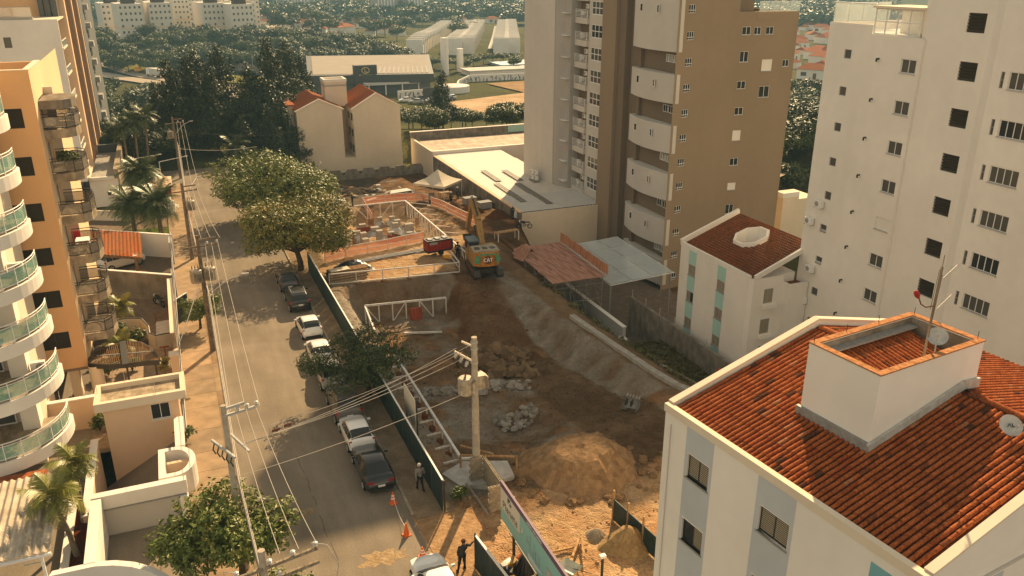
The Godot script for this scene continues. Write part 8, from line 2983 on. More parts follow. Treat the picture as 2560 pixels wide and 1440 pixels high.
func build_trees() -> void:
	var g1 := [Color(0.12, 0.15, 0.025), Color(0.15, 0.175, 0.03), Color(0.21, 0.20, 0.035)]
	var g2 := [Color(0.13, 0.14, 0.022), Color(0.17, 0.16, 0.026), Color(0.28, 0.20, 0.03)]
	var g3 := [Color(0.03, 0.05, 0.014), Color(0.05, 0.07, 0.016), Color(0.08, 0.09, 0.02)]
	var g4 := [Color(0.11, 0.145, 0.025), Color(0.14, 0.165, 0.03), Color(0.2, 0.19, 0.04)]
	street_tree("large green street tree where the footpath meets the far site corner", Vector3(9.9, 0, -98.0), Vector3(0.4, 0, -1.0), 7.2, 4.3, 6.6, 4.3, 6000, 5, 0.2, g1, 3, 26, 0.5, 0.3)
	street_tree("broad street tree with yellowing leaves above the parked dark cars", Vector3(9.9, 0, -79.5), Vector3(-0.3, 0, -1.4), 5.9, 3.7, 5.4, 4.0, 5600, 5, 0.17, g2, 5, 24, 0.5, 0.28)
	street_tree("dark green street tree spreading over the hoarding and white cars", Vector3(10.2, 0, -51.4), Vector3(-0.5, 0, -0.1), 3.9, 2.2, 3.4, 3.0, 2200, 5, 0.115, g3, 8, 16, 0.35, 0.17)
	street_tree("glossy broad leaved street tree beside the white walled planter", Vector3(0.2, 0.1, -35.4), Vector3(-0.3, 0, 0.4), 3.4, 2.4, 2.9, 3.0, 2200, 6, 0.15, g4, 12, 14, 0.4, 0.16)
	street_tree("broad leaved street tree under the nearest power pole arms", Vector3(1.2, 0.1, -30.9), Vector3(0.2, 0, 0.2), 2.0, 1.2, 1.7, 2.4, 700, 6, 0.14, g4, 14, 9, 0.4, 0.13)
	street_tree("small round street tree at the foot of the transformer pole", Vector3(-0.1, 0.1, -68.0), Vector3(0.2, 0, 0), 1.95, 1.25, 1.7, 1.9, 800, 5, 0.12, g4, 17, 9, 0.35, 0.1)
	var pa := Color(0.13, 0.14, 0.022)
	var pb := Color(0.21, 0.20, 0.035)
	palm("young palm in the mulch planter nearest the curved wall", Vector3(-7.35, 0.5, -39.7), 3.3, 1.7, 17, pa, pb, 31, Vector3(-0.55, 0, -0.5))
	palm("young palm in the mulch planter nearest the garage ramp", Vector3(-7.2, 0.5, -42.6), 3.4, 1.6, 16, pa, pb, 37, Vector3(0.1, 0, -0.3))
	var da := Color(0.045, 0.07, 0.018)
	var db := Color(0.085, 0.11, 0.025)
	palm("bushy date palm on the lawn next to the street fence", Vector3(-2.7, 0, -96.4), 3.8, 3.4, 34, da, db, 41, Vector3.ZERO, "", 0.24)
	palm("bushy date palm on the lawn beside the white party wall", Vector3(-5.4, 0, -97.6), 3.6, 3.4, 34, da, db, 43, Vector3.ZERO, "", 0.24)
	palm("tall leafy palm standing behind the two lawn date palms", Vector3(-4.4, 0, -104.5), 5.6, 3.2, 36, da, db, 47, Vector3(0.2, 0, 0), "", 0.22)
	for k in 3:
		palm("slender tall palm before the dark trees at the street end", Vector3(-6.4 + k * 1.3, 0, -126.5 - k * 0.8), 7.6 + 0.5 * k, 2.5, 16, da, db, 51 + k, Vector3(0.2 * k, 0, 0), "tall palms at the street end", 0.16)
	palm("feathery palm in the garden beside the orange block balconies", Vector3(-6.2, 0.0, -71.8), 1.5, 1.5, 16, pa, pb, 61, Vector3(0.2, 0, 0))
	palm("low feathery palm behind the half moon pergola", Vector3(-6.0, 0.0, -65.0), 0.9, 1.6, 16, pa, pb, 63)
	palm("spiky yucca like plant next to the gate pillar", Vector3(-2.9, 0.0, -59.9), 1.1, 0.7, 18, Color(0.24, 0.19, 0.04), Color(0.3, 0.24, 0.07), 67, Vector3.ZERO, "", 0.06)
	palm("small palm behind the dark trees by the lamp post", Vector3(8.5, -1.0, -133.0), 3.5, 2.8, 18, da, db, 69)
	var protos := []
	for k in 4:
		var blobs := []
		var r := RandomNumberGenerator.new()
		r.seed = 600 + k
		for i in 15:
			var t := i / 14.0
			var rr := lerpf(0.30, 0.07, pow(t, 1.3)) * r.randf_range(0.75, 1.2)
			var a := r.randf() * TAU
			blobs.append([Vector3(cos(a) * rr * 0.55, lerpf(0.16, 0.97, t), sin(a) * rr * 0.55), Vector3(rr, 0.1, rr)])
		protos.append(leaf_crown(blobs, 2600, 4, 0.02, Color(0.022, 0.036, 0.011), Color(0.038, 0.052, 0.014), Color(0.055, 0.062, 0.018), 610 + k, 0.3, 0.4))
	var tk := MB.new()
	tk.tube([Vector3(0, -0.05, 0), Vector3(0.01, 0.5, 0), Vector3(0, 0.9, 0)], [0.022, 0.014, 0.004], 7)
	var trunk_unit := tk.mesh()
	rng.seed = 71
	var spots := [[0.5, -142, 14.5], [3.5, -145, 15.5], [6.5, -140, 14.0], [8.5, -147, 16.0], [11.0, -142, 14.5], [13.0, -148, 17.5], [15.0, -144, 16.0], [17.0, -150, 17.0], [-2.0, -146, 11.0], [10.0, -136, 11.0], [14.5, -138, 12.0], [16.5, -140, 13.5], [21.0, -160, 16.5], [24.5, -168, 15.0], [5.0, -152, 15.5], [-6.0, -150, 9.0], [52.5, -166, 11.5], [50.0, -161, 9.0]]
	for i in spots.size():
		var s: Array = spots[i]
		var o := thing("dark_tree", "tall dark columnar tree behind the end of the street", "tree", Vector3(s[0], terrain_y(s[0], s[1]) - 0.3, s[1]), rng.randf() * TAU, "tall dark trees at the end of the street")
		if s[0] > 40:
			o.set_meta("label", "dark columnar tree rising above the bright hedge past the house")
			o.set_meta("group", "dark trees past the house")
		o.scale = Vector3(s[2] * 0.78, s[2], s[2] * 0.78)
		part(o, "trunk", trunk_unit, M.bark)
		part(o, "crown", protos[i % 4], M.leaf)
	var bp := []
	for k in 5:
		var blobs := blob_set(0.46, 0.30, 0.46, 11, 700 + k, 0.58, 0.46)
		bp.append(leaf_crown(blobs, 800, 4, 0.045, Color(0.05, 0.072, 0.016), Color(0.085, 0.105, 0.022), Color(0.13, 0.13, 0.03), 720 + k, 0.5, 0.5))
	var bd := []
	for k in 4:
		var blobs := blob_set(0.46, 0.32, 0.46, 11, 760 + k, 0.55, 0.46)
		bd.append(leaf_crown(blobs, 800, 4, 0.045, Color(0.028, 0.044, 0.014), Color(0.048, 0.064, 0.018), Color(0.075, 0.082, 0.022), 780 + k, 0.5, 0.5))
	var plant := func(x: float, z: float, h: float, dark: bool, label: String, grp: String, k: int) -> void:
		var o := thing("broadleaf_tree", label, "tree", Vector3(x, terrain_y(x, z) - 0.3, z), k * 1.7, grp)
		o.scale = Vector3(h * 1.05, h, h * 1.05)
		part(o, "trunk", trunk_unit, M.bark)
		part(o, "crown", (bd if dark else bp)[k % (4 if dark else 5)], M.leaf)
	rng.seed = 72
	for k in 20:
		plant.call(rng.randf_range(-13.0, 1.0), rng.randf_range(-150.0, -133.0), rng.randf_range(4.5, 8.5), k % 3 == 0, "leafy tree in the thicket beyond the cross street", "thicket beyond the cross street", k)
	for k in 26:
		plant.call(rng.randf_range(40.0, 74.0), rng.randf_range(-176.0, -152.0), rng.randf_range(4.0, 7.0), false, "bright green tree in the hedge behind the warehouse", "bright trees behind the warehouse", k)
	for k in 26:
		plant.call(rng.randf_range(-26.0, 14.0), rng.randf_range(-310.0, -180.0), rng.randf_range(6.0, 10.0), k % 2 == 0, "tree on the near side of the highway", "trees before the highway", k)
	for k in 210:
		var x := rng.randf_range(-75.0, 92.0)
		var z := rng.randf_range(-420.0, -352.0) + maxf(0.0, x) * 0.28
		plant.call(x, z, rng.randf_range(6.0, 11.0), k % 3 != 0, "rounded tree in the wood between highway and white blocks", "wood beyond the highway", k)
	for k in 40:
		var d := rng.randf_range(112.0, 270.0)
		var a := deg_to_rad(rng.randf_range(38.4, 44.0))
		plant.call(sin(a) * d, -cos(a) * d, rng.randf_range(6.0, 10.0), k % 3 == 0, "tree in the gap between brown and white towers", "trees between the towers", k)
	for k in 44:
		plant.call(rng.randf_range(60.0, 190.0), rng.randf_range(-690.0, -455.0), rng.randf_range(7.0, 15.0), k % 2 == 0, "hazy tree among the houses of the far valley", "trees among far houses", k)
	for k in 14:
		plant.call(rng.randf_range(100.0, 145.0), rng.randf_range(-352.0, -312.0), rng.randf_range(4.0, 7.0), false, "small tree around the white halls", "trees around the white halls", k)
	var places := []
	rng.seed = 73
	for k in 5200:
		var d := rng.randf_range(640.0, 2000.0)
		var a := deg_to_rad(rng.randf_range(-14.0, 46.0))
		var x := sin(a) * d
		var z := -cos(a) * d
		if nz.get_noise_2d(x * 0.09, z * 0.09) < -0.12 and d < 1200.0:
			continue
		var h := rng.randf_range(9.0, 19.0)
		places.append([Transform3D(Basis(Vector3.UP, rng.randf() * TAU).scaled(Vector3(h * 1.2, h, h * 1.2)), Vector3(x, terrain_y(x, z) - 1.0, z)), 0, Color.WHITE])
	var fw := Node3D.new()
	fw.name = "distant_wood"
	add_child(fw)
	fw.set_meta("label", "hazy wood covering the distant hills")
	fw.set_meta("category", "wood")
	fw.set_meta("kind", "stuff")
	var fblobs := blob_set(0.46, 0.32, 0.46, 8, 790, 0.5, 0.5)
	var fm := leaf_crown(fblobs, 170, 3, 0.09, Color(0.035, 0.052, 0.016), Color(0.055, 0.072, 0.02), Color(0.085, 0.09, 0.025), 791, 0.5, 0.5)
	multi(fw, "tree_crowns", fm, M.leaf, places)
	var tufts := []
	var tm := leaf_crown([[Vector3(0, 0.12, 0), Vector3(0.2, 0.14, 0.2)]], 14, 3, 0.09, Color(0.10, 0.10, 0.03), Color(0.16, 0.13, 0.045), Color(0.2, 0.15, 0.06), 5, 0.2, 0.0)
	for k in 1500:
		var z := rng.randf_range(-72.0, -30.0)
		var x := rng.randf_range(ridge_x(z) + 1.8, 41.0)
		if (x > 37.0 and z < -62.0) or nz2.get_noise_2d(x, z) < -0.1:
			continue
		tufts.append([Transform3D(Basis(Vector3.UP, rng.randf() * TAU).scaled(Vector3.ONE * rng.randf_range(0.6, 1.7)), V(x, z, 0.0)), 0, Color.WHITE])
	var gt := Node3D.new()
	gt.name = "rough_grass"
	add_child(gt)
	gt.set_meta("label", "dry rough grass on the slope right of the ridge")
	gt.set_meta("category", "grass")
	gt.set_meta("kind", "stuff")
	multi(gt, "grass_tufts", tm, M.leaf, tufts)
func car_sections(kind: String) -> Array:
	match kind:
		"hatch":
			return [[-1.93, 0.30, 0.58, 0.62, 0.60, 0.50], [-1.82, 0.22, 0.66, 0.72, 0.74, 0.64], [-1.35, 0.20, 0.80, 0.88, 0.82, 0.72], [-0.80, 0.20, 0.90, 0.99, 0.84, 0.74], [-0.10, 0.20, 0.94, 1.42, 0.85, 0.60], [0.35, 0.20, 0.95, 1.47, 0.85, 0.61], [1.05, 0.20, 0.97, 1.46, 0.85, 0.60], [1.52, 0.22, 0.99, 1.30, 0.83, 0.57], [1.76, 0.24, 0.98, 1.03, 0.80, 0.62], [1.88, 0.28, 0.86, 0.92, 0.78, 0.66], [1.93, 0.36, 0.56, 0.60, 0.72, 0.62]]
		"suv":
			return [[-2.15, 0.36, 0.74, 0.80, 0.64, 0.54], [-2.02, 0.28, 0.86, 0.93, 0.80, 0.70], [-1.45, 0.26, 0.98, 1.05, 0.88, 0.78], [-0.95, 0.26, 1.03, 1.12, 0.90, 0.80], [-0.25, 0.26, 1.06, 1.60, 0.91, 0.66], [0.30, 0.26, 1.07, 1.66, 0.91, 0.67], [1.25, 0.26, 1.09, 1.64, 0.91, 0.66], [1.75, 0.28, 1.10, 1.50, 0.89, 0.63], [2.02, 0.30, 1.08, 1.13, 0.86, 0.68], [2.12, 0.34, 0.94, 1.00, 0.84, 0.72], [2.17, 0.42, 0.62, 0.66, 0.78, 0.68]]
		_:
			return [[-2.30, 0.30, 0.58, 0.62, 0.62, 0.52], [-2.18, 0.22, 0.66, 0.72, 0.78, 0.68], [-1.60, 0.20, 0.78, 0.86, 0.87, 0.77], [-0.95, 0.20, 0.87, 0.95, 0.89, 0.79], [-0.25, 0.20, 0.92, 1.38, 0.90, 0.62], [0.30, 0.20, 0.93, 1.44, 0.90, 0.63], [0.95, 0.20, 0.95, 1.40, 0.90, 0.61], [1.55, 0.22, 0.98, 1.14, 0.88, 0.64], [1.85, 0.22, 0.99, 1.05, 0.87, 0.72], [2.20, 0.26, 0.96, 1.02, 0.84, 0.72], [2.30, 0.36, 0.60, 0.64, 0.76, 0.66]]
func car_ring(s: Array) -> Array:
	var w: float = s[4]
	var t: float = s[5]
	var bt: float = s[1]
	var bl: float = s[2]
	var tp: float = s[3]
	var half := [Vector2(w * 0.86, bt), Vector2(w * 0.99, bt + 0.14), Vector2(w, lerpf(bt, bl, 0.55)), Vector2(w * 0.965, bl), Vector2(t, tp - 0.045), Vector2(t * 0.86, tp - 0.005), Vector2(t * 0.45, tp + 0.015)]
	var ring := []
	for p in half:
		ring.append(Vector3(p.x, p.y, s[0]))
	for i in range(half.size() - 1, -1, -1):
		ring.append(Vector3(-half[i].x, half[i].y, s[0]))
	return ring
func car(called: String, label: String, kind: String, paint: Material, at: Vector3, turn := 0.0, rails := false) -> Node3D:
	var o := thing(called, label, "car", at, turn)
	var secs := car_sections(kind)
	var rings := []
	for s in secs:
		rings.append(car_ring(s))
	var rows := []
	for r in rings:
		var q: Array = r.duplicate()
		q.reverse()
		rows.append(q)
	var b := MB.new()
	b.loft(rows, true)
	var m: int = rings[0].size()
	for e in [0, rings.size() - 1]:
		var cen := Vector3.ZERO
		for p in rings[e]:
			cen += p
		cen /= m
		for j in m:
			if e == 0:
				b.tri(cen, rings[e][j], rings[e][(j + 1) % m])
			else:
				b.tri(cen, rings[e][(j + 1) % m], rings[e][j])
	part(o, "body", b.mesh(), paint)
	var at_ := func(f: float, j: int, out: float) -> Vector3:
		var i := clampi(int(f), 0, rings.size() - 2)
		var p: Vector3 = rings[i][j].lerp(rings[i + 1][j], f - i)
		var c := Vector3(0, p.y * 0.75, p.z * 0.9)
		return p + (p - c).normalized() * out
	var strip := func(f0: float, f1: float, j0: int, j1: int, tlo: float, thi: float, n: int) -> ArrayMesh:
		var q := MB.new()
		for k in n:
			var fa := lerpf(f0, f1, k / float(n))
			var fb := lerpf(f0, f1, (k + 1) / float(n))
			var a: Vector3 = at_.call(fa, j0, 0.02).lerp(at_.call(fa, j1, 0.02), tlo)
			var a2: Vector3 = at_.call(fa, j0, 0.02).lerp(at_.call(fa, j1, 0.02), thi)
			var c: Vector3 = at_.call(fb, j0, 0.02).lerp(at_.call(fb, j1, 0.02), tlo)
			var c2: Vector3 = at_.call(fb, j0, 0.02).lerp(at_.call(fb, j1, 0.02), thi)
			q.quad(a, c, c2, a2)
		return q.mesh()
	var gl: Material = M.pane_dark
	var R := m - 1
	for seg in [[3.45, 4.95], [5.05, 6.0], [6.1, 7.35]]:
		part(o, "side_window", strip.call(seg[0], seg[1], 3, 4, 0.12, 0.9, 6), gl)
		part(o, "side_window", strip.call(seg[0], seg[1], R - 3, R - 4, 0.12, 0.9, 6), gl)
	var rear_a := 6.25 if kind != "sedan" else 6.1
	var rear_b := 7.85 if kind != "sedan" else 7.6
	for w in [["windscreen", 3.12, 3.92], ["rear_window", rear_a, rear_b]]:
		var q := MB.new()
		var n := 6
		for k in n:
			var fa := lerpf(w[1], w[2], k / float(n))
			var fb := lerpf(w[1], w[2], (k + 1) / float(n))
			var row_a := []
			var row_b := []
			for j in range(4, R - 3):
				row_a.append(at_.call(fa, j, 0.022))
				row_b.append(at_.call(fb, j, 0.022))
			for j in row_a.size() - 1:
				q.quad(row_a[j], row_a[j + 1], row_b[j + 1], row_b[j])
		part(o, w[0], q.mesh(), gl)
	var L: float = secs[-1][0]
	var bw: float = secs[-1][4]
	var tall: float = 0.12 if kind == "suv" else 0.0
	for sx in [-1, 1]:
		for zz in [secs[2][0] + 0.12, secs[7][0] - (0.2 if kind != "sedan" else 0.15)]:
			var rad := 0.31 + tall * 0.5
			var wx: float = sx * (secs[5][4] - 0.09)
			var q := MB.new()
			q.tube([Vector3(-0.1, 0, 0), Vector3(-0.08, 0, 0), Vector3(0.08, 0, 0), Vector3(0.1, 0, 0)], [rad - 0.04, rad, rad, rad - 0.04], 18)
			var wh := part(o, "wheel", q.mesh(), M.rubber, Vector3(wx, rad, zz))
			q = MB.new()
			q.tube([Vector3(sx * 0.095, 0, 0), Vector3(sx * 0.115, 0, 0)], rad * 0.62, 12)
			for k in 5:
				var a := TAU * k / 5
				q.bar(Vector3(sx * 0.118, 0, 0), Vector3(sx * 0.118, cos(a) * rad * 0.6, sin(a) * rad * 0.6), 0.05, 0.03)
			part(wh, "rim", q.mesh(), M.rim_metal)
	var ty: float = secs[8][2]
	for sx in [-1, 1]:
		var q := MB.new()
		q.box(Vector3.ZERO, Vector3(0.16, 0.24 + tall, 0.09) if kind != "sedan" else Vector3(0.42, 0.12, 0.1))
		part(o, "tail_lamp", q.mesh(), M.lamp_red, Vector3(sx * (bw - (0.0 if kind != "sedan" else 0.14)), ty - 0.13, L - (0.13 if kind != "sedan" else 0.07)), Basis(Vector3.UP, sx * 0.35))
		q = MB.new()
		q.box(Vector3.ZERO, Vector3(0.34, 0.13, 0.12))
		part(o, "headlamp", q.mesh(), M.lamp_clear, Vector3(sx * 0.52, secs[1][2] - 0.04, secs[1][0] + 0.03), Basis(Vector3.UP, -sx * 0.4))
		q = MB.new()
		q.box(Vector3.ZERO, Vector3(0.2, 0.13, 0.09))
		part(o, "wing_mirror", q.mesh(), paint, Vector3(sx * (secs[3][4] + 0.1), secs[3][3] + 0.02, secs[3][0] + 0.3))
	part(o, "bumper_trim", boxm(Vector3(bw * 1.7, 0.14, 0.1)), M.plastic_black, Vector3(0, secs[-1][1] + 0.02, L - 0.02))
	part(o, "number_plate", boxm(Vector3(0.4, 0.13, 0.02)), M.plate_white, Vector3(0, 0.62 + tall * 1.2, L + 0.015))
	if kind == "sedan":
		part(o, "chrome_strip", boxm(Vector3(0.9, 0.03, 0.02)), M.rim_metal, Vector3(0, 0.8, L - 0.0))
	if rails:
		for sx in [-1, 1]:
			var q := MB.new()
			q.tube([Vector3(sx * 0.58, secs[4][3] + 0.02, -0.15), Vector3(sx * 0.6, secs[5][3] + 0.06, 0.2), Vector3(sx * 0.59, secs[6][3] + 0.05, 1.2)], 0.02, 6)
			part(o, "roof_rail", q.mesh(), M.rim_metal)
	return o
func build_vehicles() -> void:
	car("parked_car", "glossy black sedan parked at the kerb before the traffic cone", "sedan", M.paint_black, Vector3(8.25, 0, -41.9))
	car("parked_car", "small older white hatchback parked ahead of the black sedan", "hatch", M.paint_white, Vector3(8.2, 0, -46.1))
	car("parked_car", "grey brown sport utility car parked ahead of the older white hatchback", "suv", M.paint_brown, Vector3(8.2, 0, -50.0), 0.0, true)
	car("parked_car", "silver estate car half hidden under the dark green tree", "suv", M.paint_silver, Vector3(8.15, 0, -55.0), 0.0, true)
	car("parked_car", "white hatchback tucked behind the silver car beside the tree", "hatch", M.paint_white, Vector3(8.15, 0, -59.0))
	car("parked_car", "clean white hatchback with red tail lamps in full sun", "hatch", M.paint_white, Vector3(8.2, 0, -64.2), 0.03)
	car("parked_car", "black sport utility car parked in the tree shade behind white hatchback", "suv", M.paint_black, Vector3(8.25, 0, -70.6), 0.0, true)
	car("parked_car", "dark graphite hatchback farthest into the tree shade", "hatch", M.paint_graphite, Vector3(8.1, 0, -75.6))
	car("parked_car", "white sedan pulled up at the site gate beside the striped cone", "sedan", M.paint_white, Vector3(8.75, 0, -30.6), 0.02)
	car("parked_car", "white sport utility car parked under the tiled carport", "suv", M.paint_white, Vector3(-6.5, 0, -87.6), -1.05, true)
	var grp := "small cars parked by the showroom"
	var rv := RandomNumberGenerator.new()
	rv.seed = 4
	var first: Node3D = null
	for k in 7:
		var x := 66.0 + k * 2.4
		var z := -246.0 + (k % 2) * 4.0
		car("distant_car", "pale car parked on the grass below the showroom", ["hatch", "sedan", "suv"][k % 3], [M.paint_white, M.paint_silver, M.paint_graphite][k % 3], Vector3(x, terrain_y(x, z) + 0.1, z), 1.2 + rv.randf() * 0.4).set_meta("group", grp)
	for p in [[-14.0, -368.0], [27.5, -282.0], [31.0, -276.0], [12.0, -293.0]]:
		car("distant_car", "small pale car driving on the highway", "sedan", M.paint_white if p[0] < 20 else M.paint_silver, Vector3(p[0], terrain_y(p[0], p[1]) + 0.55, p[1]), 0.45).set_meta("group", "cars driving on the highway")
	var tr := thing("box_truck", "flat bed lorry on the highway beside the orange boards", "truck", Vector3(-2.0, terrain_y(-2, -338) + 0.5, -338), 0.5)
	part(tr, "bed", boxm(Vector3(2.5, 2.2, 8.0)), M.plaster_grey, Vector3(0, 2.0, 0))
	part(tr, "cab", boxm(Vector3(2.4, 2.4, 2.2)), M.paint_white, Vector3(0, 1.8, -5.3))
	for sx in [-1, 1]:
		for zz in [-5.2, 1.2, 2.6]:
			var b := MB.new()
			b.tube([Vector3(sx * 1.0, 0.5, zz), Vector3(sx * 1.25, 0.5, zz)], 0.5, 12)
			part(tr, "wheel", b.mesh(), M.rubber)
	for p in [[10.0, -44.0, 0]]:
		pass
	motorcycle(Vector3(-3.2, 0.0, -75.0), 0.5, "black motorcycle parked against the stained party wall")
	motorcycle(V(37.1, -86.6, 0.0), 1.2, "dark motorcycle parked at the warehouse corner")
func motorcycle(at: Vector3, turn: float, label: String) -> void:
	var o := thing("motorcycle", label, "motorcycle", at, turn)
	for z in [-0.65, 0.65]:
		var b := MB.new()
		var ring := []
		for k in 19:
			var t := TAU * k / 18
			ring.append(Vector3(0, 0.3 + cos(t) * 0.26, z + sin(t) * 0.26))
		b.tube(ring, 0.055, 6, false)
		var w := part(o, "wheel", b.mesh(), M.rubber)
		b = MB.new()
		for k in 6:
			b.bar(Vector3(0, 0.3, z), Vector3(0, 0.3 + cos(k * 1.047) * 0.22, z + sin(k * 1.047) * 0.22), 0.02)
		part(w, "spokes", b.mesh(), M.rim_metal)
	var b := MB.new()
	b.tube([Vector3(0, 0.3, 0.65), Vector3(0, 0.5, 0.2), Vector3(0, 0.75, -0.35), Vector3(0, 0.3, -0.65)], 0.04, 6)
	b.tube([Vector3(0, 0.75, -0.35), Vector3(0, 1.0, -0.45)], 0.03, 6)
	part(o, "frame", b.mesh(), M.steel_dark)
	part(o, "engine", boxm(Vector3(0.26, 0.3, 0.4)), M.steel_grey, Vector3(0, 0.42, 0))
	part(o, "fuel_tank", boxm(Vector3(0.26, 0.2, 0.45)), M.paint_black, Vector3(0, 0.8, -0.12), Basis(Vector3.RIGHT, 0.15))
	part(o, "seat", boxm(Vector3(0.24, 0.09, 0.6)), M.plastic_black, Vector3(0, 0.78, 0.38))
	b = MB.new()
	b.tube([Vector3(-0.36, 1.02, -0.32), Vector3(0, 1.0, -0.45), Vector3(0.36, 1.02, -0.32)], 0.018, 6)
	part(o, "handlebar", b.mesh(), M.rim_metal)
	part(o, "headlamp", boxm(Vector3(0.16, 0.16, 0.12)), M.lamp_clear, Vector3(0, 0.9, -0.58))
func insulator_row(p: Node, at: Array, r := 0.07) -> void:
	for q in at:
		var b := MB.new()
		b.lathe([Vector2(0.02, 0.0), Vector2(r * 0.6, 0.04), Vector2(r, 0.1), Vector2(r * 0.6, 0.14), Vector2(r * 0.9, 0.2), Vector2(0.0, 0.24)], 8)
		part(p, "insulator", b.mesh(), M.porcelain, q)
func wire_between(label: String, a: Vector3, c: Vector3, sag: float, r := 0.016, m: Material = null, group := "wires strung along the street") -> void:
	var pts := []
	for k in 11:
		var t := k / 10.0
		pts.append(a.lerp(c, t) - Vector3(0, sag * 4.0 * t * (1.0 - t), 0))
	var b := MB.new()
	b.tube(pts, r, 4, false)
	one("power_wire", b.mesh(), m if m else M.wire, label, "wire", Vector3.ZERO, 0.0, group)
func transformer(p: Node, at: Vector3, turn: float) -> void:
	var b := MB.new()
	b.lathe([Vector2(0.0, 0.0), Vector2(0.42, 0.02), Vector2(0.44, 0.1), Vector2(0.44, 0.95), Vector2(0.36, 1.02), Vector2(0.0, 1.04)], 16)
	var t := part(p, "transformer", b.mesh(), M.transformer, at, Basis(Vector3.UP, turn))
	for k in 7:
		part(t, "cooling_fin", boxm(Vector3(0.03, 0.7, 0.22)), M.transformer, Vector3(-0.3 + k * 0.1, 0.5, 0.5))
	for k in 3:
		b = MB.new()
		b.lathe([Vector2(0.05, 1.02), Vector2(0.03, 1.1), Vector2(0.06, 1.15), Vector2(0.03, 1.22), Vector2(0.02, 1.35)], 7, Vector3(-0.22 + k * 0.22, 0, 0))
		part(t, "bushing", b.mesh(), M.insulator)
func street_lamp_arm(p: Node, a: Vector3, c: Vector3) -> void:
	var b := MB.new()
	b.tube([a, a.lerp(c, 0.55) + Vector3(0, 0.28, 0), c], 0.035, 6)
	var arm := part(p, "lamp_arm", b.mesh(), M.galvanised)
	part(arm, "lamp_head", boxm(Vector3(0.55, 0.1, 0.2)), M.frame_grey, c + Vector3(0.2, 0.0, 0))
func build_poles() -> void:
	var P := [Vector3(0.85, 0.1, -24.8), Vector3(0.42, 0.1, -36.0), Vector3(0.6, 0.1, -63.1), Vector3(0.1, 0.1, -87.0), Vector3(0.2, 0.1, -125.5)]
	var Hh := [9.25, 9.2, 9.45, 8.0, 8.6]
	var lab := ["nearest concrete power pole with two timber cross arms over the street tree", "pale concrete power pole with angled timber arms beside the bin enclosure", "weathered power pole carrying two beige transformers near the small street tree", "weathered power pole with a green transformer beside the date palms", "old power pole with a transformer at the end of the street"]
	for i in 5:
		var o := thing("power_pole", lab[i], "power pole", P[i])
		var b := MB.new()
		b.tube([Vector3(0, -0.2, 0), Vector3(0, Hh[i] * 0.5, 0), Vector3(0, Hh[i], 0)], [0.2, 0.165, 0.125], 12)
		part(o, "shaft", b.mesh(), M.pole_concrete if i < 2 else M.pole_wood)
		var arms := []
		if i == 0:
			arms = [[Vector3(-1.0, 8.5, 0.25), Vector3(1.9, 8.6, -0.25)], [Vector3(-1.0, 8.1, 0.5), Vector3(1.9, 8.2, 0.0)]]
		elif i == 1:
			arms = [[Vector3(0.0, 8.7, 0.1), Vector3(1.5, 8.75, -0.2)], [Vector3(0.05, 9.0, 0), Vector3(0.95, 9.1, -0.1)], [Vector3(-0.7, 7.3, -0.4), Vector3(0.2, 6.9, 0.9)], [Vector3(0.15, 7.4, -0.5), Vector3(0.85, 6.9, 0.6)]]
		else:
			arms = [[Vector3(-1.1, Hh[i] - 0.9, 0.1), Vector3(1.4, Hh[i] - 0.8, -0.1)], [Vector3(0.0, Hh[i] - 0.35, 0.1), Vector3(1.3, Hh[i] - 0.3, 0.0)]]
		for a in arms:
			b = MB.new()
			b.bar(a[0], a[1], 0.1, 0.12)
			part(o, "cross_arm", b.mesh(), M.timber_grey if i < 1 else (M.galvanised if i == 1 else M.pole_wood))
		var ins := []
		for k in 3:
			ins.append(arms[0][0].lerp(arms[0][1], 0.42 + 0.28 * k) + Vector3(0, 0.06, 0))
		insulator_row(o, ins, 0.1)
		if i == 0:
			insulator_row(o, [Vector3(-0.9, 8.55, 0.2), Vector3(-0.9, 8.15, 0.45), Vector3(0.5, 8.2, 0.25)], 0.09)
			b = MB.new()
			b.tube([Vector3(1.7, 8.9, -0.2), Vector3(2.2, 8.9, 0.1), Vector3(2.5, 8.3, 0.5), Vector3(2.3, 7.4, 0.6)], 0.02, 5)
			b.tube([Vector3(-0.9, 8.7, 0.2), Vector3(-1.3, 8.9, 0.2), Vector3(-1.25, 8.5, 0.3), Vector3(-0.9, 8.6, 0.3)], 0.02, 5)
			part(o, "jumper_cable", b.mesh(), M.wire)
		if i == 1:
			b = MB.new()
			for k in 5:
				b.tube([Vector3(-0.6 + 0.17 * k, 7.22 - k * 0.08, -0.2 + k * 0.22), Vector3(-0.7 + 0.17 * k, 6.95 - k * 0.08, -0.1 + k * 0.22), Vector3(-0.6 + 0.17 * k, 6.7 - 0.08 * k, -0.1 + k * 0.22)], 0.035, 5)
			part(o, "fuse_switch", b.mesh(), M.steel_dark)
		if i == 2:
			transformer(o, Vector3(-0.45, 5.9, 0.3), 0.2)
			transformer(o, Vector3(0.55, 5.9, 0.05), -0.2)
			street_lamp_arm(o, Vector3(0.15, 4.6, 0), Vector3(2.9, 5.9, -0.3))
		if i == 3:
			transformer(o, Vector3(0.55, 5.2, 0.1), 0.0)
			street_lamp_arm(o, Vector3(0.1, 6.0, 0), Vector3(1.6, 7.6, -4.0))
		if i == 4:
			transformer(o, Vector3(-0.5, 5.7, 0.2), 0.0)
			street_lamp_arm(o, Vector3(0.1, 6.2, 0), Vector3(2.2, 7.8, -0.5))
		b = MB.new()
		for k in 14:
			b.tube([Vector3(0.15, 0.6 + k * 0.4, 0.12), Vector3(0.19, 0.8 + k * 0.4, 0.14), Vector3(0.15, 1.0 + k * 0.4, 0.12)], 0.03, 5)
		if i > 1:
			part(o, "clipped_cable", b.mesh(), M.wire)
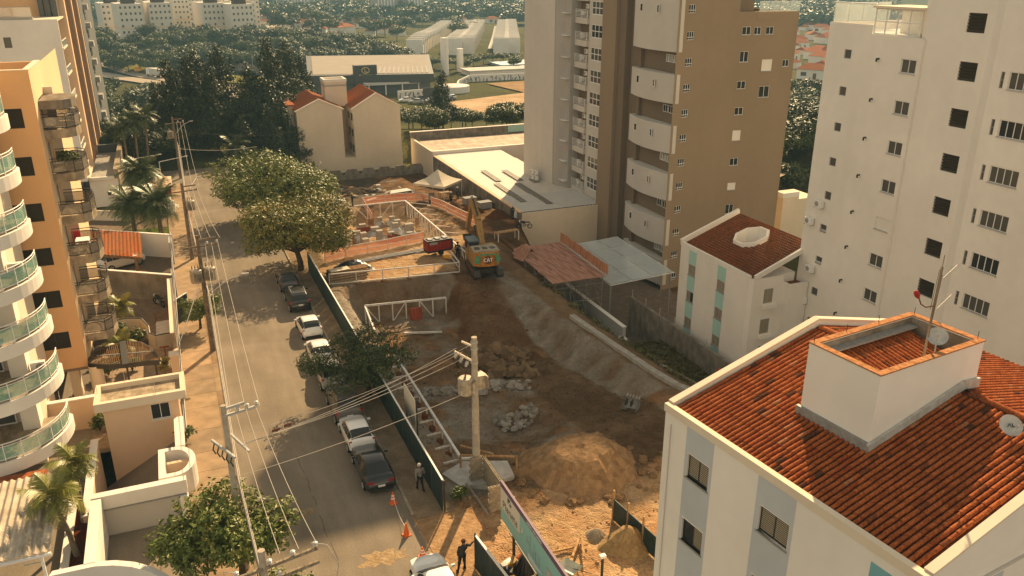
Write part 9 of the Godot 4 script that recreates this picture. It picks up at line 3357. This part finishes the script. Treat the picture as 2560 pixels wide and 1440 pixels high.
	for i in 4:
		for k in 3:
			var a: Vector3 = P[i] + Vector3([0.3, 0.95, 1.6][k] + (0.3 if i == 0 else 0.0), Hh[i] - 0.4, -0.1)
			var c: Vector3 = P[i + 1] + Vector3([0.5, 0.95, 1.4][k], Hh[i + 1] - 0.3 - (0.4 if i > 0 else 0.0), -0.1)
			wire_between("high voltage wire between the left hand power poles", a, c, 0.45, 0.014, null, "high voltage wires along the street")
		for k in 3:
			wire_between("low slung service cable between the left hand power poles", P[i] + Vector3(0.15 + 0.08 * k, 5.4 - 0.35 * k, 0), P[i + 1] + Vector3(0.15 + 0.08 * k, 5.4 - 0.35 * k, 0), 0.5, 0.024, M.wire if k else M.wire_dark, "service cables along the street")
	var o := thing("power_pole", "tall pale concrete pole with transformer and cut outs inside the site", "power pole", Vector3(13.8, 0.0, -39.15))
	var b := MB.new()
	b.tube([Vector3(0, -0.3, 0), Vector3(0, 4.5, 0), Vector3(0, 9.1, 0)], [0.25, 0.205, 0.16], 14)
	part(o, "shaft", b.mesh(), M.pole_concrete)
	transformer(o, Vector3(-0.55, 5.7, 0.0), 1.2)
	part(o, "radiator", boxm(Vector3(0.5, 0.85, 0.6)), M.transformer, Vector3(0.4, 6.2, -0.3))
	for k in 8:
		part(o, "radiator_fin", boxm(Vector3(0.02, 0.8, 0.55)), M.transformer, Vector3(0.66 + 0.0, 6.2, -0.55 + k * 0.07), Basis(Vector3.UP, 0.3))
	for a in [[Vector3(0.0, 8.5, 0.0), Vector3(-0.55, 8.7, -0.55)], [Vector3(0, 7.6, 0.1), Vector3(-1.0, 8.2, -0.5)]]:
		b = MB.new()
		b.bar(a[0], a[1], 0.09, 0.1)
		part(o, "cross_arm", b.mesh(), M.plaster_cream)
	for k in 3:
		var q := Vector3(-0.95 + 0.24 * k, 8.05 - 0.22 * k, -0.35 + 0.2 * k)
		b = MB.new()
		b.lathe([Vector2(0.03, -0.3), Vector2(0.09, -0.25), Vector2(0.05, -0.15), Vector2(0.1, -0.08), Vector2(0.05, 0.0), Vector2(0.1, 0.08), Vector2(0.03, 0.2)], 8)
		part(o, "fuse_cut_out", b.mesh(), M.galvanised, q, Basis(Vector3.RIGHT, 0.5))
		b = MB.new()
		b.tube([q, q + Vector3(0.1, -0.5, 0.1), Vector3(-0.75 + 0.22 * k, 7.05, 0.0)], 0.022, 5)
		part(o, "jumper_cable", b.mesh(), M.wire_dark)
	for y in [5.9, 6.5, 7.55, 8.4, 8.8]:
		b = MB.new()
		b.lathe([Vector2(0.2, y - 0.05), Vector2(0.215, y), Vector2(0.2, y + 0.05)], 14)
		part(o, "strap", b.mesh(), M.galvanised)
	for k in 3:
		wire_between("wire crossing the street to the transformer pole", Vector3(0.42 + 0.7, 6.9 + 0.25 * k, -36.3 + 0.35 * k), Vector3(13.8 - 0.9 + 0.25 * k, 8.1 - 0.2 * k + 0.35, -39.5 + 0.2 * k), 0.35, 0.018, null, "wires crossing the street")
	wire_between("upper wire crossing the street to the pole top", Vector3(1.3, 7.6, -36.2), Vector3(13.75, 8.75, -39.1), 0.4, 0.014, null, "wires crossing the street")
	wire_between("single low cable crossing the street to the site", Vector3(0.7, 5.4, -36.0), Vector3(13.7, 5.9, -39.1), 0.25, 0.02, null, "low cables crossing the street")
	for k in 2:
		b = MB.new()
		var q := Vector3(1.25, 7.0, -36.3).lerp(Vector3(13.0, 8.3, -39.4), 0.12 + 0.05 * k)
		b.tube([q - Vector3(0.18, 0.05, 0), q + Vector3(0.18, 0.0, 0)], 0.07, 8)
		one("strain_insulator", b.mesh(), M.insulator, "dark strain insulator on a wire crossing the street", "insulator", Vector3.ZERO, 0.0, "strain insulators over the street")
	wire_between("twisted white service cable from transformer pole to the orange block gate", Vector3(0.3, 6.0, -63.0), Vector3(-1.75, 2.4, -59.8), 0.2, 0.035, M.cloth_white, "white service cable")
	wire_between("thin cable from the street end pole to the trees", P[4] + Vector3(0, 7.0, 0), Vector3(16, 6.5, -120), 0.8, 0.02, M.wire_dark, "cables at the street end")
	wire_between("thick pale cable crossing the street end", P[4] + Vector3(0, 4.2, 0), Vector3(11, 4.0, -124), 0.4, 0.035, M.wire, "cables at the street end")
	for k in 3:
		wire_between("bundle of cables along the left garden walls", Vector3(-1.75 + 0.06 * k, 2.6 + 0.12 * k, -46.5), Vector3(-1.72 + 0.05 * k, 2.7 + 0.12 * k, -88.0), 0.15, 0.03, M.wire_dark if k == 1 else M.galvanised, "cable bundle along the garden walls")
	for s in [[Vector3(-6.5, 4.6, -118.0), Vector3(-2.0, 4.8, -119.5)], [Vector3(-2.2, 4.3, -117.0), Vector3(1.2, 4.6, -118.0)]]:
		b = MB.new()
		b.bar(s[0], s[1], 0.08)
		b.bar(Vector3(s[0].x, 0, s[0].z), s[0], 0.1)
		b.box(s[1], Vector3(0.4, 0.1, 0.2))
		one("yard_lamp", b.mesh(), M.galvanised, "pale tube yard lamp arm in front of the thicket", "lamp post", Vector3.ZERO, 0.0, "yard lamp arms before the thicket")
func capsule_d(p: Vector3, a: Vector3, b: Vector3, ra: float, rb: float) -> float:
	var ab := b - a
	var t := clampf((p - a).dot(ab) / maxf(ab.length_squared(), 0.00001), 0.0, 1.0)
	return p.distance_to(a + ab * t) - lerpf(ra, rb, t)
func body_mesh(bones: Array, hands: Array) -> ArrayMesh:
	var cs := 0.03
	var lo := Vector3(99, 99, 99)
	var hi := -lo
	for k in bones:
		for e in [0, 1]:
			var r: float = k[2 + e] + 0.07
			lo = lo.min(k[e] - Vector3.ONE * r)
			hi = hi.max(k[e] + Vector3.ONE * r)
	var nx := int((hi.x - lo.x) / cs) + 2
	var ny := int((hi.y - lo.y) / cs) + 2
	var nzz := int((hi.z - lo.z) / cs) + 2
	var f := PackedFloat32Array()
	f.resize(nx * ny * nzz)
	f.fill(1.0)
	var own := PackedInt32Array()
	own.resize(nx * ny * nzz)
	var best := PackedFloat32Array()
	best.resize(nx * ny * nzz)
	best.fill(9.0)
	for bi in bones.size():
		var k: Array = bones[bi]
		var rr := maxf(k[2], k[3]) + 0.09
		var l: Vector3 = (k[0].min(k[1]) - Vector3.ONE * rr - lo) / cs
		var h: Vector3 = (k[0].max(k[1]) + Vector3.ONE * rr - lo) / cs
		for z in range(maxi(0, int(l.z)), mini(nzz, int(h.z) + 1)):
			for y in range(maxi(0, int(l.y)), mini(ny, int(h.y) + 1)):
				for x in range(maxi(0, int(l.x)), mini(nx, int(h.x) + 1)):
					var p := lo + Vector3(x, y, z) * cs
					var d := capsule_d(p, k[0], k[1], k[2], k[3])
					var q := (z * ny + y) * nx + x
					if d < best[q]:
						best[q] = d
						own[q] = bi
					var o := f[q]
					var hh := clampf(0.5 + 0.5 * (o - d) / 0.05, 0.0, 1.0)
					f[q] = lerpf(o, d, hh) - 0.05 * hh * (1.0 - hh)
	var vid := {}
	var vs := []
	var cols := []
	var b := MB.new()
	var corner := [0, 1, nx, nx + 1, nx * ny, nx * ny + 1, nx * ny + nx, nx * ny + nx + 1]
	for z in nzz - 1:
		for y in ny - 1:
			for x in nx - 1:
				var q := (z * ny + y) * nx + x
				var mask := 0
				for c in 8:
					if f[q + corner[c]] < 0.0:
						mask |= 1 << c
				if mask == 0 or mask == 255:
					continue
				var acc := Vector3.ZERO
				var cnt := 0
				for e in [[0, 1], [2, 3], [4, 5], [6, 7], [0, 2], [1, 3], [4, 6], [5, 7], [0, 4], [1, 5], [2, 6], [3, 7]]:
					var fa := f[q + corner[e[0]]]
					var fb := f[q + corner[e[1]]]
					if (fa < 0.0) != (fb < 0.0):
						var t := fa / (fa - fb)
						var pa := Vector3(e[0] & 1, (e[0] >> 1) & 1, e[0] >> 2)
						var pb := Vector3(e[1] & 1, (e[1] >> 1) & 1, e[1] >> 2)
						acc += pa.lerp(pb, t)
						cnt += 1
				vid[q] = vs.size()
				vs.append(lo + (Vector3(x, y, z) + acc / cnt) * cs)
				cols.append(bones[own[q]][4])
	var grad := func(p: Vector3) -> Vector3:
		var g := (p - lo) / cs
		var i := int(g.x)
		var j := int(g.y)
		var k := int(g.z)
		i = clampi(i, 1, nx - 2)
		j = clampi(j, 1, ny - 2)
		k = clampi(k, 1, nzz - 2)
		var q := (k * ny + j) * nx + i
		return Vector3(f[q + 1] - f[q - 1], f[q + nx] - f[q - nx], f[q + nx * ny] - f[q - nx * ny]).normalized()
	var steps := [1, nx, nx * ny]
	for q in vid.keys():
		for ax in 3:
			var s0: int = steps[ax]
			var s1: int = steps[(ax + 1) % 3]
			var s2: int = steps[(ax + 2) % 3]
			var fa := f[q]
			var fb := f[q + s0]
			if (fa < 0.0) == (fb < 0.0):
				continue
			if not (vid.has(q - s1) and vid.has(q - s2) and vid.has(q - s1 - s2)):
				continue
			var ids := [vid[q], vid[q - s1], vid[q - s1 - s2], vid[q - s2]]
			if fa > 0.0:
				ids.reverse()
			var pp := []
			var nn := []
			for id in ids:
				pp.append(vs[id])
				nn.append(grad.call(vs[id]))
			b.col = cols[ids[0]]
			b.quadn(pp[0], pp[1], pp[2], pp[3], nn[0], nn[1], nn[2], nn[3])
	for hnd in hands:
		b.col = hnd[2]
		var wrist: Vector3 = hnd[0]
		var dir: Vector3 = hnd[1].normalized()
		var side := dir.cross(Vector3.UP if absf(dir.y) < 0.8 else Vector3.FORWARD).normalized()
		var back := side.cross(dir)
		for k in 4:
			var root := wrist + dir * 0.08 + side * (-0.03 + 0.02 * k)
			var l: float = [0.065, 0.078, 0.074, 0.056][k]
			b.tube([root, root + dir * l * 0.6 - back * 0.008, root + dir * l - back * 0.03], [0.0095, 0.009, 0.007], 5)
		b.tube([wrist + dir * 0.03 + side * 0.035, wrist + dir * 0.06 + side * 0.06, wrist + dir * 0.095 + side * 0.065 - back * 0.01], [0.011, 0.01, 0.008], 5)
	return b.mesh()
func person(label: String, at: Vector3, turn: float, J: Dictionary, shirt: Color, trousers: Color, hat: Color, helmet: bool, group := "", sc := 1.0) -> void:
	var skin := Color(0.30, 0.16, 0.09)
	var shoe := Color(0.03, 0.025, 0.02)
	var bones := []
	bones.append([J.hip + Vector3(-0.07, 0, 0), J.hip + Vector3(0.07, 0, 0), 0.125, 0.125, trousers])
	bones.append([J.hip + Vector3(0, 0.06, 0), J.chest, 0.135, 0.15, shirt])
	bones.append([J.chest + Vector3(-0.1, 0.02, 0), J.chest + Vector3(0.1, 0.02, 0), 0.13, 0.13, shirt])
	bones.append([J.chest, J.neck, 0.1, 0.06, shirt])
	bones.append([J.neck, J.head, 0.055, 0.06, skin])
	bones.append([J.head, J.head + Vector3(0, 0.08, 0.0), 0.088, 0.1, skin])
	bones.append([J.head + Vector3(0, 0.02, -0.09), J.head + Vector3(0, 0.0, -0.115), 0.018, 0.02, skin])
	for s in ["l", "r"]:
		bones.append([J[s + "sh"], J[s + "el"], 0.07, 0.055, shirt])
		bones.append([J[s + "el"], J[s + "wr"], 0.053, 0.04, shirt])
		var hd: Vector3 = (J[s + "wr"] - J[s + "el"]).normalized()
		bones.append([J[s + "wr"] + hd * 0.02, J[s + "wr"] + hd * 0.08, 0.038, 0.042, skin])
		bones.append([J[s + "hp"], J[s + "kn"], 0.105, 0.075, trousers])
		bones.append([J[s + "kn"], J[s + "an"], 0.07, 0.052, trousers])
		bones.append([J[s + "an"] + Vector3(0, -0.03, 0.03), J[s + "an"] + Vector3(0, -0.045, -0.15), 0.05, 0.042, shoe])
	var hands := []
	for s in ["l", "r"]:
		hands.append([J[s + "wr"], J[s + "wr"] - J[s + "el"], skin])
	var o := thing("person", label, "person", at, turn, group)
	o.scale = Vector3.ONE * sc
	part(o, "body", body_mesh(bones, hands), M.cloth)
	var b := MB.new()
	b.col = hat
	if helmet:
		b.lathe([Vector2(0.17, -0.01), Vector2(0.135, 0.0), Vector2(0.13, 0.06), Vector2(0.09, 0.12), Vector2(0.0, 0.145)], 14)
		b.box(Vector3(0, -0.005, -0.15), Vector3(0.18, 0.015, 0.09))
	else:
		b.lathe([Vector2(0.112, -0.03), Vector2(0.118, 0.03), Vector2(0.085, 0.09), Vector2(0.0, 0.115)], 14)
	part(o, "helmet" if helmet else "cap", b.mesh(), M.cloth, J.head + Vector3(0, 0.09, 0.0))
	if helmet:
		b = MB.new()
		b.col = Color(0.65, 0.6, 0.2)
		b.box(J.chest + Vector3(0, -0.02, 0.155), Vector3(0.3, 0.05, 0.012))
		b.box(J.chest + Vector3(0, -0.02, -0.155), Vector3(0.3, 0.05, 0.012))
		part(o, "reflective_band", b.mesh(), M.cloth)
func stand_pose() -> Dictionary:
	return {"hip": Vector3(0, 0.93, 0), "chest": Vector3(0, 1.3, 0), "neck": Vector3(0, 1.47, 0), "head": Vector3(0, 1.58, -0.02), "lsh": Vector3(-0.2, 1.4, 0), "rsh": Vector3(0.2, 1.4, 0), "lel": Vector3(-0.27, 1.12, 0.03), "rel": Vector3(0.27, 1.12, 0.03), "lwr": Vector3(-0.26, 0.88, -0.06), "rwr": Vector3(0.26, 0.88, -0.06), "lhp": Vector3(-0.1, 0.9, 0), "rhp": Vector3(0.1, 0.9, 0), "lkn": Vector3(-0.12, 0.5, -0.02), "rkn": Vector3(0.12, 0.5, -0.02), "lan": Vector3(-0.12, 0.09, 0.02), "ran": Vector3(0.13, 0.09, 0.02)}
func build_small() -> void:
	var walk := stand_pose()
	walk.merge({"lkn": Vector3(-0.1, 0.5, -0.16), "lan": Vector3(-0.1, 0.09, -0.2), "rkn": Vector3(0.1, 0.5, 0.04), "ran": Vector3(0.1, 0.13, 0.28), "lwr": Vector3(-0.26, 0.9, 0.16), "rwr": Vector3(0.26, 0.92, -0.22), "lel": Vector3(-0.28, 1.12, 0.12)}, true)
	person("man in grey jacket and white cap walking beside the hoarding", Vector3(10.35, 0.08, -39.1), 0.1, walk, Color(0.30, 0.28, 0.25), Color(0.035, 0.035, 0.04), Color(0.6, 0.58, 0.54), false)
	var lean := stand_pose()
	lean.merge({"hip": Vector3(-0.05, 0.92, 0.05), "chest": Vector3(0.05, 1.28, 0.0), "neck": Vector3(0.08, 1.45, -0.02), "head": Vector3(0.09, 1.56, -0.04), "lsh": Vector3(-0.14, 1.39, 0), "rsh": Vector3(0.25, 1.4, 0), "rel": Vector3(0.42, 1.3, -0.02), "rwr": Vector3(0.58, 1.4, -0.05), "lel": Vector3(-0.24, 1.12, 0.02), "lwr": Vector3(-0.2, 0.9, -0.1), "lkn": Vector3(-0.2, 0.5, 0.08), "lan": Vector3(-0.32, 0.09, 0.16), "rkn": Vector3(0.1, 0.5, 0.0), "ran": Vector3(0.12, 0.09, 0.02)}, true)
	person("man in dark clothes leaning with one hand on the green gate", Vector3(10.42, 0.02, -31.9), 0.05, lean, Color(0.07, 0.06, 0.055), Color(0.03, 0.03, 0.035), Color(0.12, 0.05, 0.03), false)
	var w := stand_pose()
	person("worker in dark overalls standing beside the red generator", V(26.0, -78.4, 0.0), 2.6, w, Color(0.035, 0.045, 0.07), Color(0.03, 0.035, 0.05), Color(0.04, 0.04, 0.05), true)
	person("worker with yellow helmet standing on the dark strip near the scalloped wall", V(21.6, -110.6, 0.0), 1.5, w, Color(0.05, 0.05, 0.05), Color(0.04, 0.04, 0.045), Color(0.7, 0.55, 0.06), true, "", 1.02)
	person("worker with white helmet at the warehouse corner", V(36.6, -89.0, 0.0), 0.4, w, Color(0.05, 0.055, 0.06), Color(0.04, 0.045, 0.05), Color(0.7, 0.68, 0.64), true)
	person("worker with white helmet under the edge of the canopy tent", V(35.6, -106.8, 0.0), 2.0, w, Color(0.06, 0.065, 0.07), Color(0.04, 0.04, 0.05), Color(0.7, 0.68, 0.64), true)
	var bend := stand_pose()
	bend.merge({"chest": Vector3(0, 1.12, -0.3), "neck": Vector3(0, 1.2, -0.48), "head": Vector3(0, 1.24, -0.6), "lsh": Vector3(-0.19, 1.17, -0.38), "rsh": Vector3(0.19, 1.17, -0.38), "lel": Vector3(-0.24, 0.9, -0.42), "rel": Vector3(0.24, 0.9, -0.42), "lwr": Vector3(-0.2, 0.68, -0.5), "rwr": Vector3(0.2, 0.68, -0.5)}, true)
	person("worker bending over among the footings in the trench", V(21.3, -89.4, 0.0), 0.8, bend, Color(0.10, 0.12, 0.16), Color(0.05, 0.05, 0.06), Color(0.5, 0.48, 0.45), true)
	for s in [[33.4, -103.0, 0.4, "worker with white helmet between spoil heap and tent"], [34.6, -98.0, 2.2, "worker with white helmet behind the middle spoil heap"]]:
		person(s[3], V(s[0], s[1], 0.0), s[2], w, Color(0.07, 0.05, 0.04), Color(0.04, 0.035, 0.03), Color(0.72, 0.7, 0.66), true)
	var cone := func(label: String, at: Vector3, h: float, bands: bool) -> void:
		var o := thing("traffic_cone", label, "cone", at, 0.3)
		part(o, "base", boxm(Vector3(0.4, 0.04, 0.4)), M.cone_orange, Vector3(0, 0.02, 0))
		var b := MB.new()
		b.lathe([Vector2(0.17, 0.04), Vector2(0.035, h), Vector2(0.0, h)], 14)
		part(o, "cone", b.mesh(), M.cone_orange)
		if bands:
			for k in 2:
				b = MB.new()
				var y0 := h * (0.42 + 0.24 * k)
				var y1 := y0 + h * 0.11
				b.lathe([Vector2(lerpf(0.17, 0.035, (y0 - 0.04) / (h - 0.04)) + 0.004, y0), Vector2(lerpf(0.17, 0.035, (y1 - 0.04) / (h - 0.04)) + 0.004, y1)], 14)
				part(o, "reflective_band", b.mesh(), M.ink_white)
	cone.call("orange cone with white bands behind the black sedan", Vector3(8.62, 0, -38.6), 0.72, true)
	cone.call("plain orange cone standing between sedan and gate", Vector3(8.56, 0, -35.6), 0.74, false)
	cone.call("small striped cone in front of the white gate car", Vector3(8.85, 0, -33.6), 0.6, true)
	wire_between("slack cord lying between the orange cones", Vector3(8.62, 0.5, -38.6), Vector3(8.56, 0.5, -35.6), 0.35, 0.012, M.ink_white, "cone cord")
	var sg := thing("stop_sign", "round red road sign on a thin pole past the brown tower", "sign", Vector3(79.0, -6.2, -92.5), 0.7)
	var b := MB.new()
	b.tube([Vector3(0, 0, 0), Vector3(0, 2.6, 0)], 0.05, 6)
	part(sg, "pole", b.mesh(), M.steel_grey)
	b = MB.new()
	b.tube([Vector3(0, 2.9, -0.02), Vector3(0, 2.9, 0.02)], 0.42, 8)
	part(sg, "disc", b.mesh(), M.sign_red)
	part(sg, "white_bar", boxm(Vector3(0.5, 0.12, 0.01)), M.ink_white, Vector3(0, 2.9, 0.03))
